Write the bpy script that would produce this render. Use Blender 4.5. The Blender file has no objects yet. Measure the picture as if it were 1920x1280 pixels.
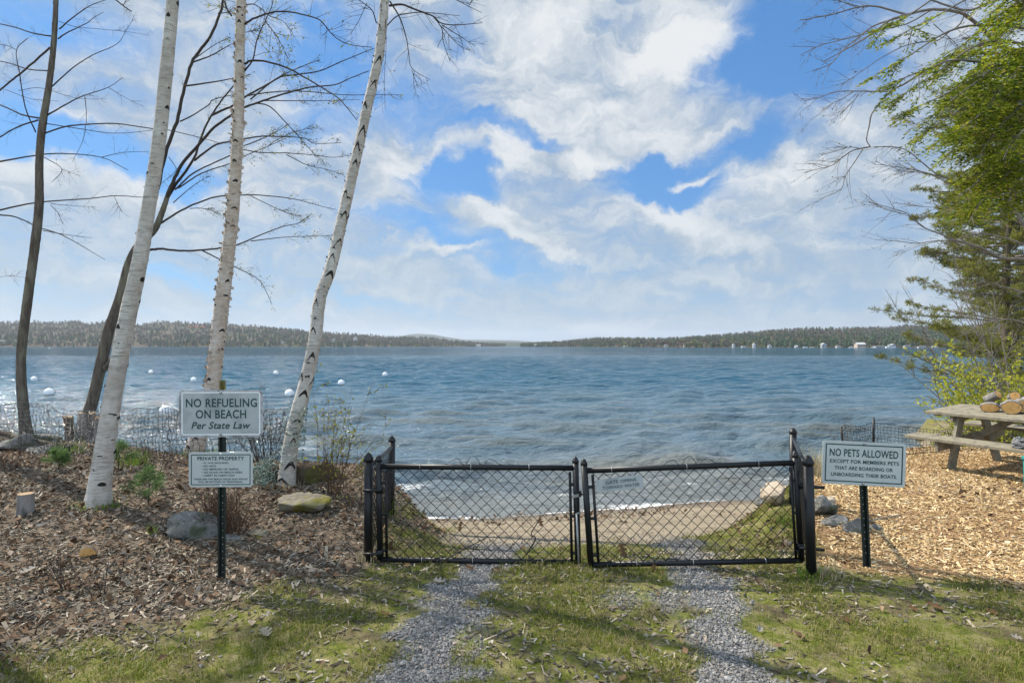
import bpy, math, random
import numpy as np
from mathutils import Vector, Matrix

R = math.radians
SC = bpy.context.scene
COL = SC.collection

# ------------------------------------------------------------------ camera
F = 1173.0          # focal length in photograph pixels (1920 wide)
CX, HZ = 960.0, 648.5
H = 1.65            # eye height over the gate ground
cam_d = bpy.data.cameras.new("camera")
cam_d.sensor_width = 36.0
cam_d.lens = 36.0 * F / 1920.0
cam_d.shift_y = (HZ - 640.0) / 1920.0
cam_d.clip_start = 0.05
cam_d.clip_end = 40000.0
cam = bpy.data.objects.new("camera", cam_d)
cam.location = (0, 0, H)
cam.rotation_euler = (R(90), 0, 0)
COL.objects.link(cam)
SC.camera = cam

# ------------------------------------------------------------------ light
SUN_AZ, SUN_EL = -58.0, 46.0       # degrees: left of the view axis, above the horizon
EXPOSURE = 0.60
SKY_STRENGTH = 0.10
sd = bpy.data.lights.new("sun", 'SUN')
sd.energy = 4.6
sd.angle = R(0.53)
sd.color = (1.0, 0.93, 0.82)
sun = bpy.data.objects.new("sun", sd)
sdir = Vector((math.sin(R(SUN_AZ)) * math.cos(R(SUN_EL)), math.cos(R(SUN_AZ)) * math.cos(R(SUN_EL)), math.sin(R(SUN_EL))))
sun.rotation_euler = sdir.to_track_quat('Z', 'Y').to_euler()
sun.location = (-20, 10, 30)
COL.objects.link(sun)

SC.view_settings.view_transform = 'Standard'
SC.view_settings.look = 'None'
SC.view_settings.exposure = EXPOSURE
SC.view_settings.gamma = 1.0
SC.view_settings.use_curve_mapping = False


class NT:
    """small helper to write node trees"""
    def __init__(self, tree):
        self.t = tree
        self.n = tree.nodes
        self.l = tree.links

    def new(self, kind, **kw):
        nd = self.n.new(kind)
        for k, v in kw.items():
            setattr(nd, k, v)
        return nd

    def put(self, sock, val):
        if isinstance(val, bpy.types.NodeSocket):
            self.l.new(val, sock)
        elif val is not None:
            sock.default_value = val

    def math(self, op, a, b=None, c=None, clamp=False):
        nd = self.new('ShaderNodeMath', operation=op, use_clamp=clamp)
        for i, x in enumerate((a, b, c)):
            if x is not None:
                self.put(nd.inputs[i], x)
        return nd.outputs[0]

    def vmath(self, op, a, b=None, scale=None):
        nd = self.new('ShaderNodeVectorMath', operation=op)
        self.put(nd.inputs[0], a)
        if b is not None:
            self.put(nd.inputs[1], b)
        if scale is not None:
            self.put(nd.inputs['Scale'], scale)
        return nd

    def noise(self, vec, scale, detail=4.0, rough=0.55, dist=0.0, out=0):
        nd = self.new('ShaderNodeTexNoise')
        if vec is not None:
            self.l.new(vec, nd.inputs['Vector'])
        nd.inputs['Scale'].default_value = scale
        nd.inputs['Detail'].default_value = detail
        nd.inputs['Roughness'].default_value = rough
        nd.inputs['Distortion'].default_value = dist
        return nd.outputs[out]

    def maprange(self, v, a, b, c=0.0, d=1.0, smooth=False):
        nd = self.new('ShaderNodeMapRange')
        if smooth:
            nd.interpolation_type = 'SMOOTHSTEP'
        self.put(nd.inputs['Value'], v)
        for k, x in zip(('From Min', 'From Max', 'To Min', 'To Max'), (a, b, c, d)):
            self.put(nd.inputs[k], x)
        return nd.outputs[0]

    def mix(self, fac, a, b, blend='MIX'):
        nd = self.new('ShaderNodeMix', data_type='RGBA', blend_type=blend)
        self.put(nd.inputs[0], fac)
        for s, v in ((nd.inputs[6], a), (nd.inputs[7], b)):
            if isinstance(v, (tuple, list)) and len(v) == 3:
                v = (*v, 1.0)
            self.put(s, v)
        return nd.outputs[2]

    def mapping(self, vec, loc=(0, 0, 0), rot=(0, 0, 0), scale=(1, 1, 1), kind='POINT'):
        nd = self.new('ShaderNodeMapping', vector_type=kind)
        self.l.new(vec, nd.inputs['Vector'])
        nd.inputs['Location'].default_value = loc
        nd.inputs['Rotation'].default_value = rot
        nd.inputs['Scale'].default_value = scale
        return nd.outputs[0]

    def ramp(self, v, stops):
        nd = self.new('ShaderNodeValToRGB')
        self.put(nd.inputs[0], v)
        cr = nd.color_ramp
        while len(cr.elements) < len(stops):
            cr.elements.new(0.5)
        for e, (p, c) in zip(cr.elements, stops):
            e.position = p
            e.color = (*c, 1.0) if len(c) == 3 else c
        return nd.outputs[0]


# ------------------------------------------------------------------ sky (world)
world = bpy.data.worlds.new("World")
SC.world = world
world.use_nodes = True
w = NT(world.node_tree)
w.n.clear()
out = w.new('ShaderNodeOutputWorld')
bg = w.new('ShaderNodeBackground')
bg.inputs['Strength'].default_value = SKY_STRENGTH
w.l.new(bg.outputs[0], out.inputs['Surface'])
sky = w.new('ShaderNodeTexSky', sky_type='NISHITA')
sky.sun_disc = False
sky.sun_elevation = R(SUN_EL)
sky.sun_rotation = R(SUN_AZ)
sky.air_density = 1.0
sky.dust_density = 0.6
sky.ozone_density = 1.6
tc = w.new('ShaderNodeTexCoord')
d = w.vmath('NORMALIZE', tc.outputs['Generated']).outputs[0]
sep = w.new('ShaderNodeSeparateXYZ')
w.l.new(d, sep.inputs[0])
az = w.math('ARCTAN2', sep.outputs[0], sep.outputs[1])
el = w.math('ARCSINE', sep.outputs[2])
elc = w.math('MAXIMUM', el, 0.012)
# azimuth/elevation vector, warped so that the cloud edges are torn
cmb = w.new('ShaderNodeCombineXYZ')
w.l.new(az, cmb.inputs[0]); w.l.new(el, cmb.inputs[1])
# clouds live on a high flat layer: project the direction on it for the texture
zz = w.math('ADD', w.math('MAXIMUM', sep.outputs[2], 0.0), 0.11)
lay = w.new('ShaderNodeCombineXYZ')
w.l.new(w.math('DIVIDE', sep.outputs[0], zz), lay.inputs[0])
w.l.new(w.math('DIVIDE', sep.outputs[1], zz), lay.inputs[1])
layer = lay.outputs[0]
warp_n = w.noise(cmb.outputs[0], 7.0, 6.0, 0.6, out=1)
warp = w.vmath('SCALE', w.vmath('SUBTRACT', warp_n, (0.5, 0.5, 0.5)).outputs[0], scale=0.16).outputs[0]
ae = w.vmath('ADD', cmb.outputs[0], warp).outputs[0]


def dir_of(px, py):
    x, y, z = (px - CX) / F, 1.0, (HZ - py) / F
    return math.atan2(x, y), math.asin(z / math.sqrt(x * x + y * y + z * z))


def blob(px, py, rx, ry, rot=0.0, soft=0.15):
    a, e = dir_of(px, py)
    m = w.mapping(ae, (a, e, 0), (0, 0, R(rot)), (rx / F, ry / F, 1.0), 'TEXTURE')
    ln = w.vmath('LENGTH', m).outputs['Value']
    return w.maprange(ln, 1.35, soft, 0.0, 1.0, True)


def blobs(lst):
    acc = None
    for b in lst:
        s = w.math('MULTIPLY', blob(*b[:5]), b[5])
        acc = s if acc is None else w.math('ADD', acc, s)
    return acc


# openings in the cloud: px, py, rx, ry, tilt, weight
holes = blobs([
    (1440, 75, 190, 105, 0, .85), (1530, 165, 130, 60, 0, .5),
    (1265, 350, 150, 48, -4, 1.0), (1400, 275, 110, 32, 0, .55), (1215, 305, 90, 30, 0, .6),
    (845, 338, 120, 46, 6, 1.0), (985, 262, 80, 26, 0, .8), (905, 240, 60, 22, 0, .4),
    (610, 55, 140, 95, 0, .62), (760, 190, 150, 60, -18, .42), (600, 215, 90, 60, 0, .35), (850, 110, 60, 90, 0, .25),
    (175, 288, 170, 46, -8, .85), (30, 215, 90, 60, 0, .55), (85, 25, 130, 45, 0, .5),
    (330, 512, 90, 26, 0, .45), (870, 470, 240, 34, -14, .42), (800, 425, 120, 28, -10, .3), (350, 330, 90, 30, -10, .3),
    (690, 560, 260, 16, -4, .22), (1480, 555, 200, 18, 0, .15), (1000, 470, 200, 20, -20, .2),
])
# bright heaped cloud
heaps = blobs([
    (1300, 65, 85, 70, 0, 1.0), (1240, 120, 70, 50, 0, .6), (1180, 90, 60, 40, 0, .4), (1095, 300, 70, 26, 0, .9), (965, 285, 70, 36, 0, .9),
    (1300, 327, 58, 15, 0, 1.0), (1010, 60, 110, 120, 0, .55), (1250, 390, 110, 26, -8, .7), (1140, 215, 230, 60, -6, .5),
    (900, 390, 150, 30, -16, .6), (740, 300, 60, 70, 0, .6), (840, 478, 60, 14, 0, .7), (980, 440, 120, 22, -28, .6),
    (1140, 610, 140, 20, 0, .6), (1330, 440, 130, 26, -25, .6), (1420, 350, 110, 40, 0, .5), (150, 335, 260, 40, -6, .45),
])
n1 = w.noise(w.mapping(layer, scale=(1.0, 1.15, 1.0)), 1.05, 9.0, 0.62, 0.6)
n2 = w.noise(w.mapping(ae, scale=(9.0, 26.0, 1.0), rot=(0, 0, R(-9))), 1.0, 7.0, 0.62, 0.4)
n3 = w.noise(ae, 22.0, 6.0, 0.62)
cov = w.math('ADD', w.math('MULTIPLY', w.math('SUBTRACT', n1, 0.5), 0.9), w.math('MULTIPLY', w.math('SUBTRACT', n2, 0.5), 1.15))
cov = w.math('ADD', cov, w.math('MULTIPLY', w.math('SUBTRACT', n3, 0.5), 0.45))
cov = w.math('ADD', cov, 0.74)
cov = w.math('SUBTRACT', cov, w.math('MULTIPLY', holes, 1.28))
cov = w.math('ADD', cov, w.math('MULTIPLY', heaps, 0.95))
cover = w.maprange(cov, -0.10, 0.98, 0.0, 1.0, True)
# tone of the cloud: grey undersides to white tops
tone = w.math('ADD', w.math('MULTIPLY', w.math('SUBTRACT', n2, 0.5), 1.7), w.math('MULTIPLY', w.math('SUBTRACT', n3, 0.5), 0.9))
tone = w.math('ADD', tone, w.math('MULTIPLY', heaps, 0.62))
tone = w.maprange(w.math('ADD', tone, 0.29), 0.0, 1.0, 0.0, 1.0, True)
CLOUD_LO = (2.5, 3.15, 3.95)
CLOUD_HI = (5.5, 5.65, 5.75)
cloud = w.mix(tone, CLOUD_LO, CLOUD_HI)
low = w.maprange(el, 0.0, 0.30, 1.0, 0.0, True)
cloud = w.mix(w.math('MULTIPLY', low, 0.45), cloud, (2.9, 3.8, 4.4))
skyc = w.mix(0.55, w.mix(1.0, sky.outputs[0], (0.46, 0.80, 1.05), 'MULTIPLY'), (0.42, 1.72, 4.35))
cover = w.math('MULTIPLY', cover, 0.985)
fin = w.mix(cover, skyc, cloud)
# sky brightened overhead and behind the viewer, added to fill camera-facing shade
back_fill = w.maprange(sep.outputs[1], 0.25, -0.55, 1.0, 2.3, True)
fin = w.vmath('SCALE', fin, scale=back_fill).outputs[0]
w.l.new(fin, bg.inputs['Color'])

# ------------------------------------------------------------------ general helpers
def P(px, py, Y):
    """the point at depth Y metres that the photograph shows at pixel px, py"""
    return Vector(((px - CX) / F * Y, Y, H - (py - HZ) / F * Y))


def ss(a, b, x):
    t = np.clip((x - a) / (b - a), 0, 1)
    return t * t * (3 - 2 * t)


def _hash(ix, iy, seed):
    h = (ix * 374761393 + iy * 668265263 + seed * 1442695041) & 0xFFFFFFFF
    h = ((h ^ (h >> 13)) * 1274126177) & 0xFFFFFFFF
    return ((h ^ (h >> 16)) & 0xFFFF) / 65535.0


def vnoise(x, y, seed=0):
    x = np.asarray(x, float); y = np.asarray(y, float)
    ix = np.floor(x).astype(np.int64); iy = np.floor(y).astype(np.int64)
    fx = x - ix; fy = y - iy
    fx = fx * fx * (3 - 2 * fx); fy = fy * fy * (3 - 2 * fy)
    a = _hash(ix, iy, seed); b = _hash(ix + 1, iy, seed)
    c = _hash(ix, iy + 1, seed); e = _hash(ix + 1, iy + 1, seed)
    return (a * (1 - fx) + b * fx) * (1 - fy) + (c * (1 - fx) + e * fx) * fy


def fbm(x, y, seed=0, octs=4, gain=0.5):
    s = 0.0; amp = 1.0; tot = 0.0; fr = 1.0
    for o in range(octs):
        s = s + amp * vnoise(np.asarray(x) * fr + 13.7 * o, np.asarray(y) * fr - 7.1 * o, seed + o)
        tot += amp; amp *= gain; fr *= 2.03
    return s / tot


# ------------------------------------------------------------------ materials
def material(name, rough=0.8, spec=0.3, metallic=0.0):
    m = bpy.data.materials.new(name)
    m.use_nodes = True
    t = NT(m.node_tree)
    bs = t.n['Principled BSDF']
    bs.inputs['Roughness'].default_value = rough
    bs.inputs['Specular IOR Level'].default_value = spec
    bs.inputs['Metallic'].default_value = metallic
    return m, t, bs


def bump(t, bs, height, strength=0.4, dist=0.01):
    b = t.new('ShaderNodeBump')
    b.inputs['Strength'].default_value = strength
    b.inputs['Distance'].default_value = dist
    t.l.new(height, b.inputs['Height'])
    t.l.new(b.outputs[0], bs.inputs['Normal'])
    return b


def mottled(name, c0, c1, scale=20.0, rough=0.8, spec=0.3, c2=None, bumpv=0.0, bdist=0.01, metallic=0.0, stretch=(1, 1, 1), island=0.0, trans=0.0):
    """noise-mottled material on object coordinates, optionally varied per loose piece"""
    m, t, bs = material(name, rough, spec, metallic)
    tcn = t.new('ShaderNodeTexCoord')
    v = t.mapping(tcn.outputs['Object'], scale=stretch)
    n = t.noise(v, scale, 6.0, 0.62)
    f = t.maprange(n, 0.3, 0.7)
    c = t.mix(f, c0, c1)
    if c2 is not None:
        n2_ = t.noise(v, scale * 0.31, 5.0, 0.6, 0.4)
        c = t.mix(t.maprange(n2_, 0.5, 0.62), c, c2)
    if island > 0:
        g = t.new('ShaderNodeNewGeometry')
        hsv = t.new('ShaderNodeHueSaturation')
        rr = g.outputs['Random Per Island']
        t.l.new(c, hsv.inputs['Color'])
        t.l.new(t.maprange(rr, 0, 1, 1 - island, 1 + island), hsv.inputs['Value'])
        t.l.new(t.maprange(t.math('FRACT', t.math('MULTIPLY', rr, 7.31)), 0, 1, 0.5 - 0.03 * island, 0.5 + 0.03 * island), hsv.inputs['Hue'])
        t.l.new(t.maprange(t.math('FRACT', t.math('MULTIPLY', rr, 3.77)), 0, 1, 1 - .5 * island, 1 + .3 * island), hsv.inputs['Saturation'])
        c = hsv.outputs[0]
    t.l.new(c, bs.inputs['Base Color'])
    if bumpv > 0:
        bump(t, bs, n, bumpv, bdist)
    if trans > 0:
        tr = t.new('ShaderNodeBsdfTranslucent')
        t.l.new(c, tr.inputs['Color'])
        mx = t.new('ShaderNodeMixShader')
        mx.inputs[0].default_value = trans
        t.l.new(bs.outputs[0], mx.inputs[1]); t.l.new(tr.outputs[0], mx.inputs[2])
        o = t.n['Material Output']
        t.l.new(mx.outputs[0], o.inputs['Surface'])
    return m


def leafy(name, stops, trans=0.35, rough=0.55, vary=0.0, vscale=2.0):
    """leaf material: colour picked per leaf from a ramp, light shines partly through"""
    m, t, bs = material(name, rough, 0.3)
    g = t.new('ShaderNodeNewGeometry')
    c = t.ramp(g.outputs['Random Per Island'], stops)
    if vary > 0:        # older, darker and fresher, lighter shoots
        tcn = t.new('ShaderNodeTexCoord')
        vn = t.noise(tcn.outputs['Object'], vscale, 4, .6)
        c = t.vmath('SCALE', c, scale=t.maprange(vn, .32, .66, 1 - vary, 1 + vary * .55)).outputs[0]
    t.l.new(c, bs.inputs['Base Color'])
    tr = t.new('ShaderNodeBsdfTranslucent')
    t.l.new(c, tr.inputs['Color'])
    mx = t.new('ShaderNodeMixShader')
    mx.inputs[0].default_value = trans
    t.l.new(bs.outputs[0], mx.inputs[1]); t.l.new(tr.outputs[0], mx.inputs[2])
    t.l.new(mx.outputs[0], t.n['Material Output'].inputs['Surface'])
    return m


M = {}
M['black_metal'] = mottled('black_coated_metal', (.004, .005, .006), (.010, .011, .013), 60, .42, .35)
M['galv'] = mottled('galvanised_metal', (.30, .31, .31), (.45, .46, .46), 90, .45, .5, metallic=.6)
M['green_post'] = mottled('dark_green_post_paint', (.006, .012, .010), (.016, .024, .02), 40, .5, .4)
M['olive_post'] = mottled('weathered_olive_post', (.16, .13, .04), (.09, .08, .035), 60, .7, .3, c2=(.22, .18, .05))
M['sign_old'] = mottled('weathered_sign_plate', (.37, .40, .40), (.43, .455, .455), 9, .65, .2, c2=(.29, .315, .32))
M['sign_edge'] = mottled('worn_sign_edge', (.34, .34, .36), (.46, .46, .47), 40, .5, .4, c2=(.2, .19, .19))
M['sign_new'] = mottled('sign_plate', (.44, .47, .46), (.49, .52, .505), 7, .6, .25)
M['sign_line'] = mottled('sign_white_line', (.78, .80, .80), (.84, .85, .85), 20, .5, .4)
M['sign_green'] = mottled('sign_green_letter', (.008, .045, .042), (.014, .06, .055), 30, .5, .4)
M['stone'] = mottled('grey_stone', (.11, .11, .105), (.25, .245, .23), 14, .92, .15, c2=(.085, .095, .06), bumpv=1.0, bdist=.03)
M['stone_moss'] = mottled('mossy_stone', (.13, .115, .085), (.24, .22, .17), 14, .92, .15, c2=(.17, .155, .025), bumpv=1.0, bdist=.03)
M['stone_tan'] = mottled('tan_stone', (.36, .29, .21), (.50, .43, .34), 8, .9, .2, c2=(.22, .17, .11), bumpv=.7, bdist=.02)
M['bark_dark'] = mottled('dark_bark', (.060, .048, .038), (.16, .132, .105), 16, .95, .1, c2=(.17, .155, .11), bumpv=.9, bdist=.015, stretch=(1, 1, .22))
M['bark_grey'] = mottled('grey_bark', (.16, .15, .14), (.30, .28, .26), 14, .95, .1, c2=(.10, .095, .08), bumpv=.8, bdist=.012, stretch=(1, 1, .3))
M['twig_dark'] = mottled('dark_twig', (.036, .030, .026), (.075, .060, .05), 30, .9, .1)
M['twig_grey'] = mottled('grey_twig', (.13, .115, .10), (.24, .215, .19), 20, .9, .1)
M['twig_red'] = mottled('reddish_twig', (.075, .040, .028), (.13, .08, .055), 30, .9, .1)
M['cut_wood'] = mottled('fresh_cut_wood', (.62, .34, .11), (.76, .46, .18), 30, .8, .2, c2=(.50, .26, .08))
M['cut_old'] = mottled('old_cut_wood', (.30, .20, .11), (.42, .30, .18), 30, .85, .2)
M['plank'] = mottled('weathered_plank', (.20, .175, .125), (.31, .28, .21), 30, .85, .2, c2=(.17, .155, .12), bumpv=.3, bdist=.003, stretch=(1, 1, 1))
M['net_black'] = mottled('black_plastic_net', (.008, .009, .009), (.018, .02, .019), 30, .35, .5)
M['net_green'] = mottled('green_plastic_net', (.10, .17, .14), (.26, .33, .29), 30, .45, .4)
M['buoy'] = mottled('white_buoy_plastic', (.72, .73, .73), (.80, .81, .81), 6, .4, .4)
M['buoy_low'] = mottled('stained_buoy_bottom', (.16, .15, .08), (.34, .32, .22), 14, .7, .3)
M['rope'] = mottled('grey_rope', (.12, .13, .14), (.24, .25, .26), 60, .9, .2)
M['teal'] = mottled('teal_plastic', (.01, .20, .19), (.015, .25, .23), 10, .5, .4)
M['box_green'] = mottled('dark_green_box_paint', (.02, .055, .055), (.03, .075, .07), 10, .5, .4)


def birch_bark(name, dark, light, tan, peel):
    m, t, bs = material(name, .75, .25)
    tcn = t.new('ShaderNodeTexCoord')
    at = t.new('ShaderNodeAttribute', attribute_name='mark')
    v = tcn.outputs['Object']
    big = t.noise(t.mapping(v, scale=(3, 3, 2.2)), 2.2, 5, .6, .3)
    lent = t.noise(t.mapping(v, scale=(7, 7, 130)), 1.0, 3, .6)
    lent2 = t.noise(t.mapping(v, scale=(16, 16, 46)), 1.0, 4, .6)
    c = t.mix(t.maprange(big, .38, .60), light, tan)
    blot = t.noise(t.mapping(v, scale=(9, 9, 14)), 1.0, 6, .7, .5)
    c = t.mix(t.maprange(blot, .52, .66, 0, .6), c, (tan[0] * .55, tan[1] * .55, tan[2] * .56))
    c = t.mix(t.math('MULTIPLY', t.maprange(lent, .54, .66), .75), c, dark)
    c = t.mix(t.math('MULTIPLY', t.maprange(lent2, .52, .62), peel), c, (dark[0] * 2.6, dark[1] * 2.3, dark[2] * 2.0))
    edge = t.noise(t.mapping(v, scale=(40, 40, 60)), 1.0, 4, .6)
    mk = t.maprange(t.math('ADD', at.outputs['Fac'], t.math('MULTIPLY', t.math('SUBTRACT', edge, .5), .7)), .38, .58, 0, 1, True)
    c = t.mix(mk, c, (.022, .019, .017))
    t.l.new(c, bs.inputs['Base Color'])
    h = t.math('ADD', t.math('MULTIPLY', lent, .5), t.math('MULTIPLY', lent2, .8))
    bump(t, bs, h, .5, .006)
    return m


M['birch'] = birch_bark('white_birch_bark', (.15, .14, .125), (.57, .545, .50), (.43, .395, .35), .45)
M['birch_peel'] = birch_bark('peeling_birch_bark', (.16, .12, .095), (.58, .53, .47), (.46, .385, .31), .6)
M['peel'] = mottled('curled_bark', (.40, .34, .28), (.56, .50, .43), 30, .8, .2, c2=(.27, .19, .135))


# ------------------------------------------------------------------ mesh helpers
def link(o):
    COL.objects.link(o)
    return o


def np_mesh(name, verts, faces, mats, parent=None, midx=None, smooth=False):
    verts = np.asarray(verts, dtype=np.float32).reshape(-1, 3)
    faces = np.asarray(faces, dtype=np.int32)
    if parent is not None:
        verts = verts - np.array(parent_world(parent), dtype=np.float32)
    me = bpy.data.meshes.new(name)
    me.vertices.add(len(verts))
    me.vertices.foreach_set('co', verts.ravel())
    k = faces.shape[1]
    me.loops.add(faces.size)
    me.loops.foreach_set('vertex_index', faces.ravel())
    me.polygons.add(len(faces))
    me.polygons.foreach_set('loop_start', np.arange(0, faces.size, k, dtype=np.int32))
    for mm in (mats if isinstance(mats, (list, tuple)) else [mats]):
        me.materials.append(mm)
    if midx is not None:
        me.polygons.foreach_set('material_index', np.asarray(midx, dtype=np.int32))
    me.polygons.foreach_set('use_smooth', np.full(len(faces), bool(smooth)))
    me.update(calc_edges=True)
    me.validate()
    o = bpy.data.objects.new(name, me)
    link(o)
    if parent is not None:
        o.parent = parent
    return o


def parent_world(p):
    v = Vector(p.location)
    while p.parent is not None:
        p = p.parent
        v = v + Vector(p.location)
    return v


class MB:
    """collects shapes and links them as ONE mesh object"""
    def __init__(self):
        self.v = []; self.f = []; self.m = []; self.s = []

    def add(self, verts, faces, mi=0, smooth=False):
        o = len(self.v)
        self.v.extend([tuple(x) for x in verts])
        for q in faces:
            self.f.append(tuple(i + o for i in q))
            self.m.append(mi); self.s.append(smooth)

    def beam(self, a, b, wd, ht, up=Vector((0, 0, 1)), mi=0):
        """a squared bar from a to b, wd wide and ht high"""
        a = Vector(a); b = Vector(b)
        x = (b - a).normalized()
        y = up.cross(x)
        y = y.normalized() if y.length > 1e-6 else Vector((1, 0, 0))
        z = x.cross(y).normalized()
        vs = []
        for p in (a, b):
            for sy, sz in ((-1, -1), (1, -1), (1, 1), (-1, 1)):
                vs.append(p + y * (sy * wd / 2) + z * (sz * ht / 2))
        self.add(vs, [(0, 3, 2, 1), (4, 5, 6, 7), (0, 1, 5, 4), (1, 2, 6, 5), (2, 3, 7, 6), (3, 0, 4, 7)], mi)

    def tube(self, pts, rad, seg=8, mi=0, smooth=True, cap=True):
        pts = [Vector(p) for p in pts]
        n = len(pts)
        if not hasattr(rad, '__len__'):
            rad = [rad] * n
        T = []
        for i in range(n):
            a = pts[max(0, i - 1)]; b = pts[min(n - 1, i + 1)]
            t_ = b - a
            T.append(t_.normalized() if t_.length > 1e-9 else Vector((0, 0, 1)))
        nrm = T[0].orthogonal().normalized()
        vs = []
        for i in range(n):
            nrm = nrm - T[i] * nrm.dot(T[i])
            nrm = nrm.normalized() if nrm.length > 1e-6 else T[i].orthogonal().normalized()
            bn = T[i].cross(nrm)
            for k in range(seg):
                an = 2 * math.pi * k / seg
                vs.append(pts[i] + (nrm * math.cos(an) + bn * math.sin(an)) * rad[i])
        fs = []
        for i in range(n - 1):
            for k in range(seg):
                k2 = (k + 1) % seg
                fs.append((i * seg + k, i * seg + k2, (i + 1) * seg + k2, (i + 1) * seg + k))
        self.add(vs, fs, mi, smooth)
        if cap:
            o = len(self.v) - len(vs)
            self.f.append(tuple(o + k for k in reversed(range(seg)))); self.m.append(mi); self.s.append(False)
            self.f.append(tuple(o + (n - 1) * seg + k for k in range(seg))); self.m.append(mi); self.s.append(False)

    def lathe(self, c, prof, seg=12, axis=Vector((0, 0, 1)), mi=0, smooth=True):
        """revolved profile [(r, h)] round axis through c"""
        pts = [Vector(c) + axis * h for r, h in prof]
        ax = axis.normalized()
        nrm = ax.orthogonal().normalized(); bn = ax.cross(nrm)
        vs = []
        for (r, h), p in zip(prof, pts):
            for k in range(seg):
                an = 2 * math.pi * k / seg
                vs.append(p + (nrm * math.cos(an) + bn * math.sin(an)) * max(r, 1e-4))
        fs = []
        for i in range(len(prof) - 1):
            for k in range(seg):
                k2 = (k + 1) % seg
                fs.append((i * seg + k, i * seg + k2, (i + 1) * seg + k2, (i + 1) * seg + k))
        fs.append(tuple(reversed(range(seg))))
        fs.append(tuple((len(prof) - 1) * seg + k for k in range(seg)))
        self.add(vs, fs, mi, smooth)

    def build(self, name, mats, parent=None, bevel=0.0):
        off = parent_world(parent) if parent is not None else Vector((0, 0, 0))
        me = bpy.data.meshes.new(name)
        me.from_pydata([(x - off.x, y - off.y, z - off.z) for x, y, z in self.v], [], self.f)
        for mm in (mats if isinstance(mats, (list, tuple)) else [mats]):
            me.materials.append(mm)
        me.polygons.foreach_set('material_index', self.m)
        me.polygons.foreach_set('use_smooth', self.s)
        me.update()
        o = bpy.data.objects.new(name, me)
        link(o)
        if parent is not None:
            o.parent = parent
        if bevel > 0:
            bv = o.modifiers.new('bevel', 'BEVEL')
            bv.width = bevel; bv.segments = 2; bv.limit_method = 'ANGLE'
        return o


def thing(name, label, cat, loc=(0, 0, 0), group=None):
    o = bpy.data.objects.new(name, None)
    link(o)
    o.empty_display_size = 0.1
    o.location = loc
    o['label'] = label; o['category'] = cat
    if group:
        o['group'] = group
    return o


def tag(o, label=None, cat=None, group=None, kind=None):
    for k, v in (('label', label), ('category', cat), ('group', group), ('kind', kind)):
        if v:
            o[k] = v
    return o


def copy_tree(o, parent=None):
    c = o.copy()
    link(c)
    if parent is not None:
        c.parent = parent
    for ch in list(o.children):
        copy_tree(ch, c)
    return c


def spline(pts, n):
    """Catmull-Rom through rows of pts (any width), n samples per span"""
    p = np.array([list(q) for q in pts], float)
    if len(p) < 3:
        t = np.linspace(0, 1, n + 1)[:, None]
        return p[0] * (1 - t) + p[-1] * t
    e = np.vstack([2 * p[0] - p[1], p, 2 * p[-1] - p[-2]])
    res = []
    for i in range(1, len(e) - 2):
        for k in range(n):
            t = k / n
            a, b, c, dd = e[i - 1], e[i], e[i + 1], e[i + 2]
            res.append(.5 * ((2 * b) + (-a + c) * t + (2 * a - 5 * b + 4 * c - dd) * t * t + (-a + 3 * b - 3 * c + dd) * t ** 3))
    res.append(e[-2])
    return np.array(res)


def unit(a):
    return a / np.maximum(np.linalg.norm(a, axis=-1, keepdims=True), 1e-9)


def leaf_quads(pos, size, rng, aspect=0.5, dirs=None, up_bias=0.0):
    """one diamond leaf per position; returns verts, faces"""
    pos = np.asarray(pos, float)
    n = len(pos)
    size = np.broadcast_to(np.asarray(size, float), (n,))
    a = unit(rng.normal(size=(n, 3))) if dirs is None else unit(np.asarray(dirs, float))
    nrm = rng.normal(size=(n, 3)); nrm[:, 2] += up_bias
    b = unit(np.cross(a, nrm))
    s = size[:, None]
    tip = pos + a * s
    mid = pos + a * s * .5
    v = np.stack([pos, mid + b * s * aspect * .5, tip, mid - b * s * aspect * .5], 1).reshape(-1, 3)
    f = np.arange(4 * n).reshape(n, 4)
    return v, f


def chips(pos, L, W, T, rng, tilt=.3):
    n = len(pos)
    yaw = rng.uniform(0, 2 * math.pi, n); pit = rng.normal(0, tilt, n); rol = rng.normal(0, tilt, n)
    a = np.stack([np.cos(yaw) * np.cos(pit), np.sin(yaw) * np.cos(pit), np.sin(pit)], 1)
    sd_ = np.stack([-np.sin(yaw), np.cos(yaw), np.zeros(n)], 1)
    up = np.cross(a, sd_)
    b = sd_ * np.cos(rol)[:, None] + up * np.sin(rol)[:, None]
    c = np.cross(a, b)
    L = L[:, None]; W = W[:, None]; T = T[:, None]
    t1 = rng.uniform(.35, 1, (n, 1)); t2 = rng.uniform(.35, 1, (n, 1))
    sk = rng.normal(0, .25, (n, 1))
    q = [pos + a * L / 2 + b * W / 2 * t1 + b * W * sk, pos + a * L / 2 - b * W / 2 * t1 + b * W * sk, pos - a * L / 2 - b * W / 2 * t2, pos - a * L / 2 + b * W / 2 * t2]
    v = np.stack([x - c * T for x in q] + [x + c * T for x in q], 1).reshape(-1, 3)
    base = (np.arange(n) * 8)[:, None, None]
    fl = np.array([[4, 7, 6, 5], [0, 4, 5, 1], [1, 5, 6, 2], [2, 6, 7, 3], [3, 7, 4, 0]])[None]
    return v, (base + fl).reshape(-1, 4)

# ------------------------------------------------------------------ terrain
WATER_Z = -0.90
EDGE_X = [-40, -14, -9, -6.5, -4.5, -2.6, -1.3, 0, 2.4, 3.2, 4.2, 5.0, 6, 7.5, 9, 12, 20, 40]
EDGE_Y = [15, 12.2, 11.4, 10.3, 9.2, 8.0, 7.3, 7.3, 7.0, 7.3, 8.5, 9.8, 10.2, 10.6, 12.5, 18, 23, 26]


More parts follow.
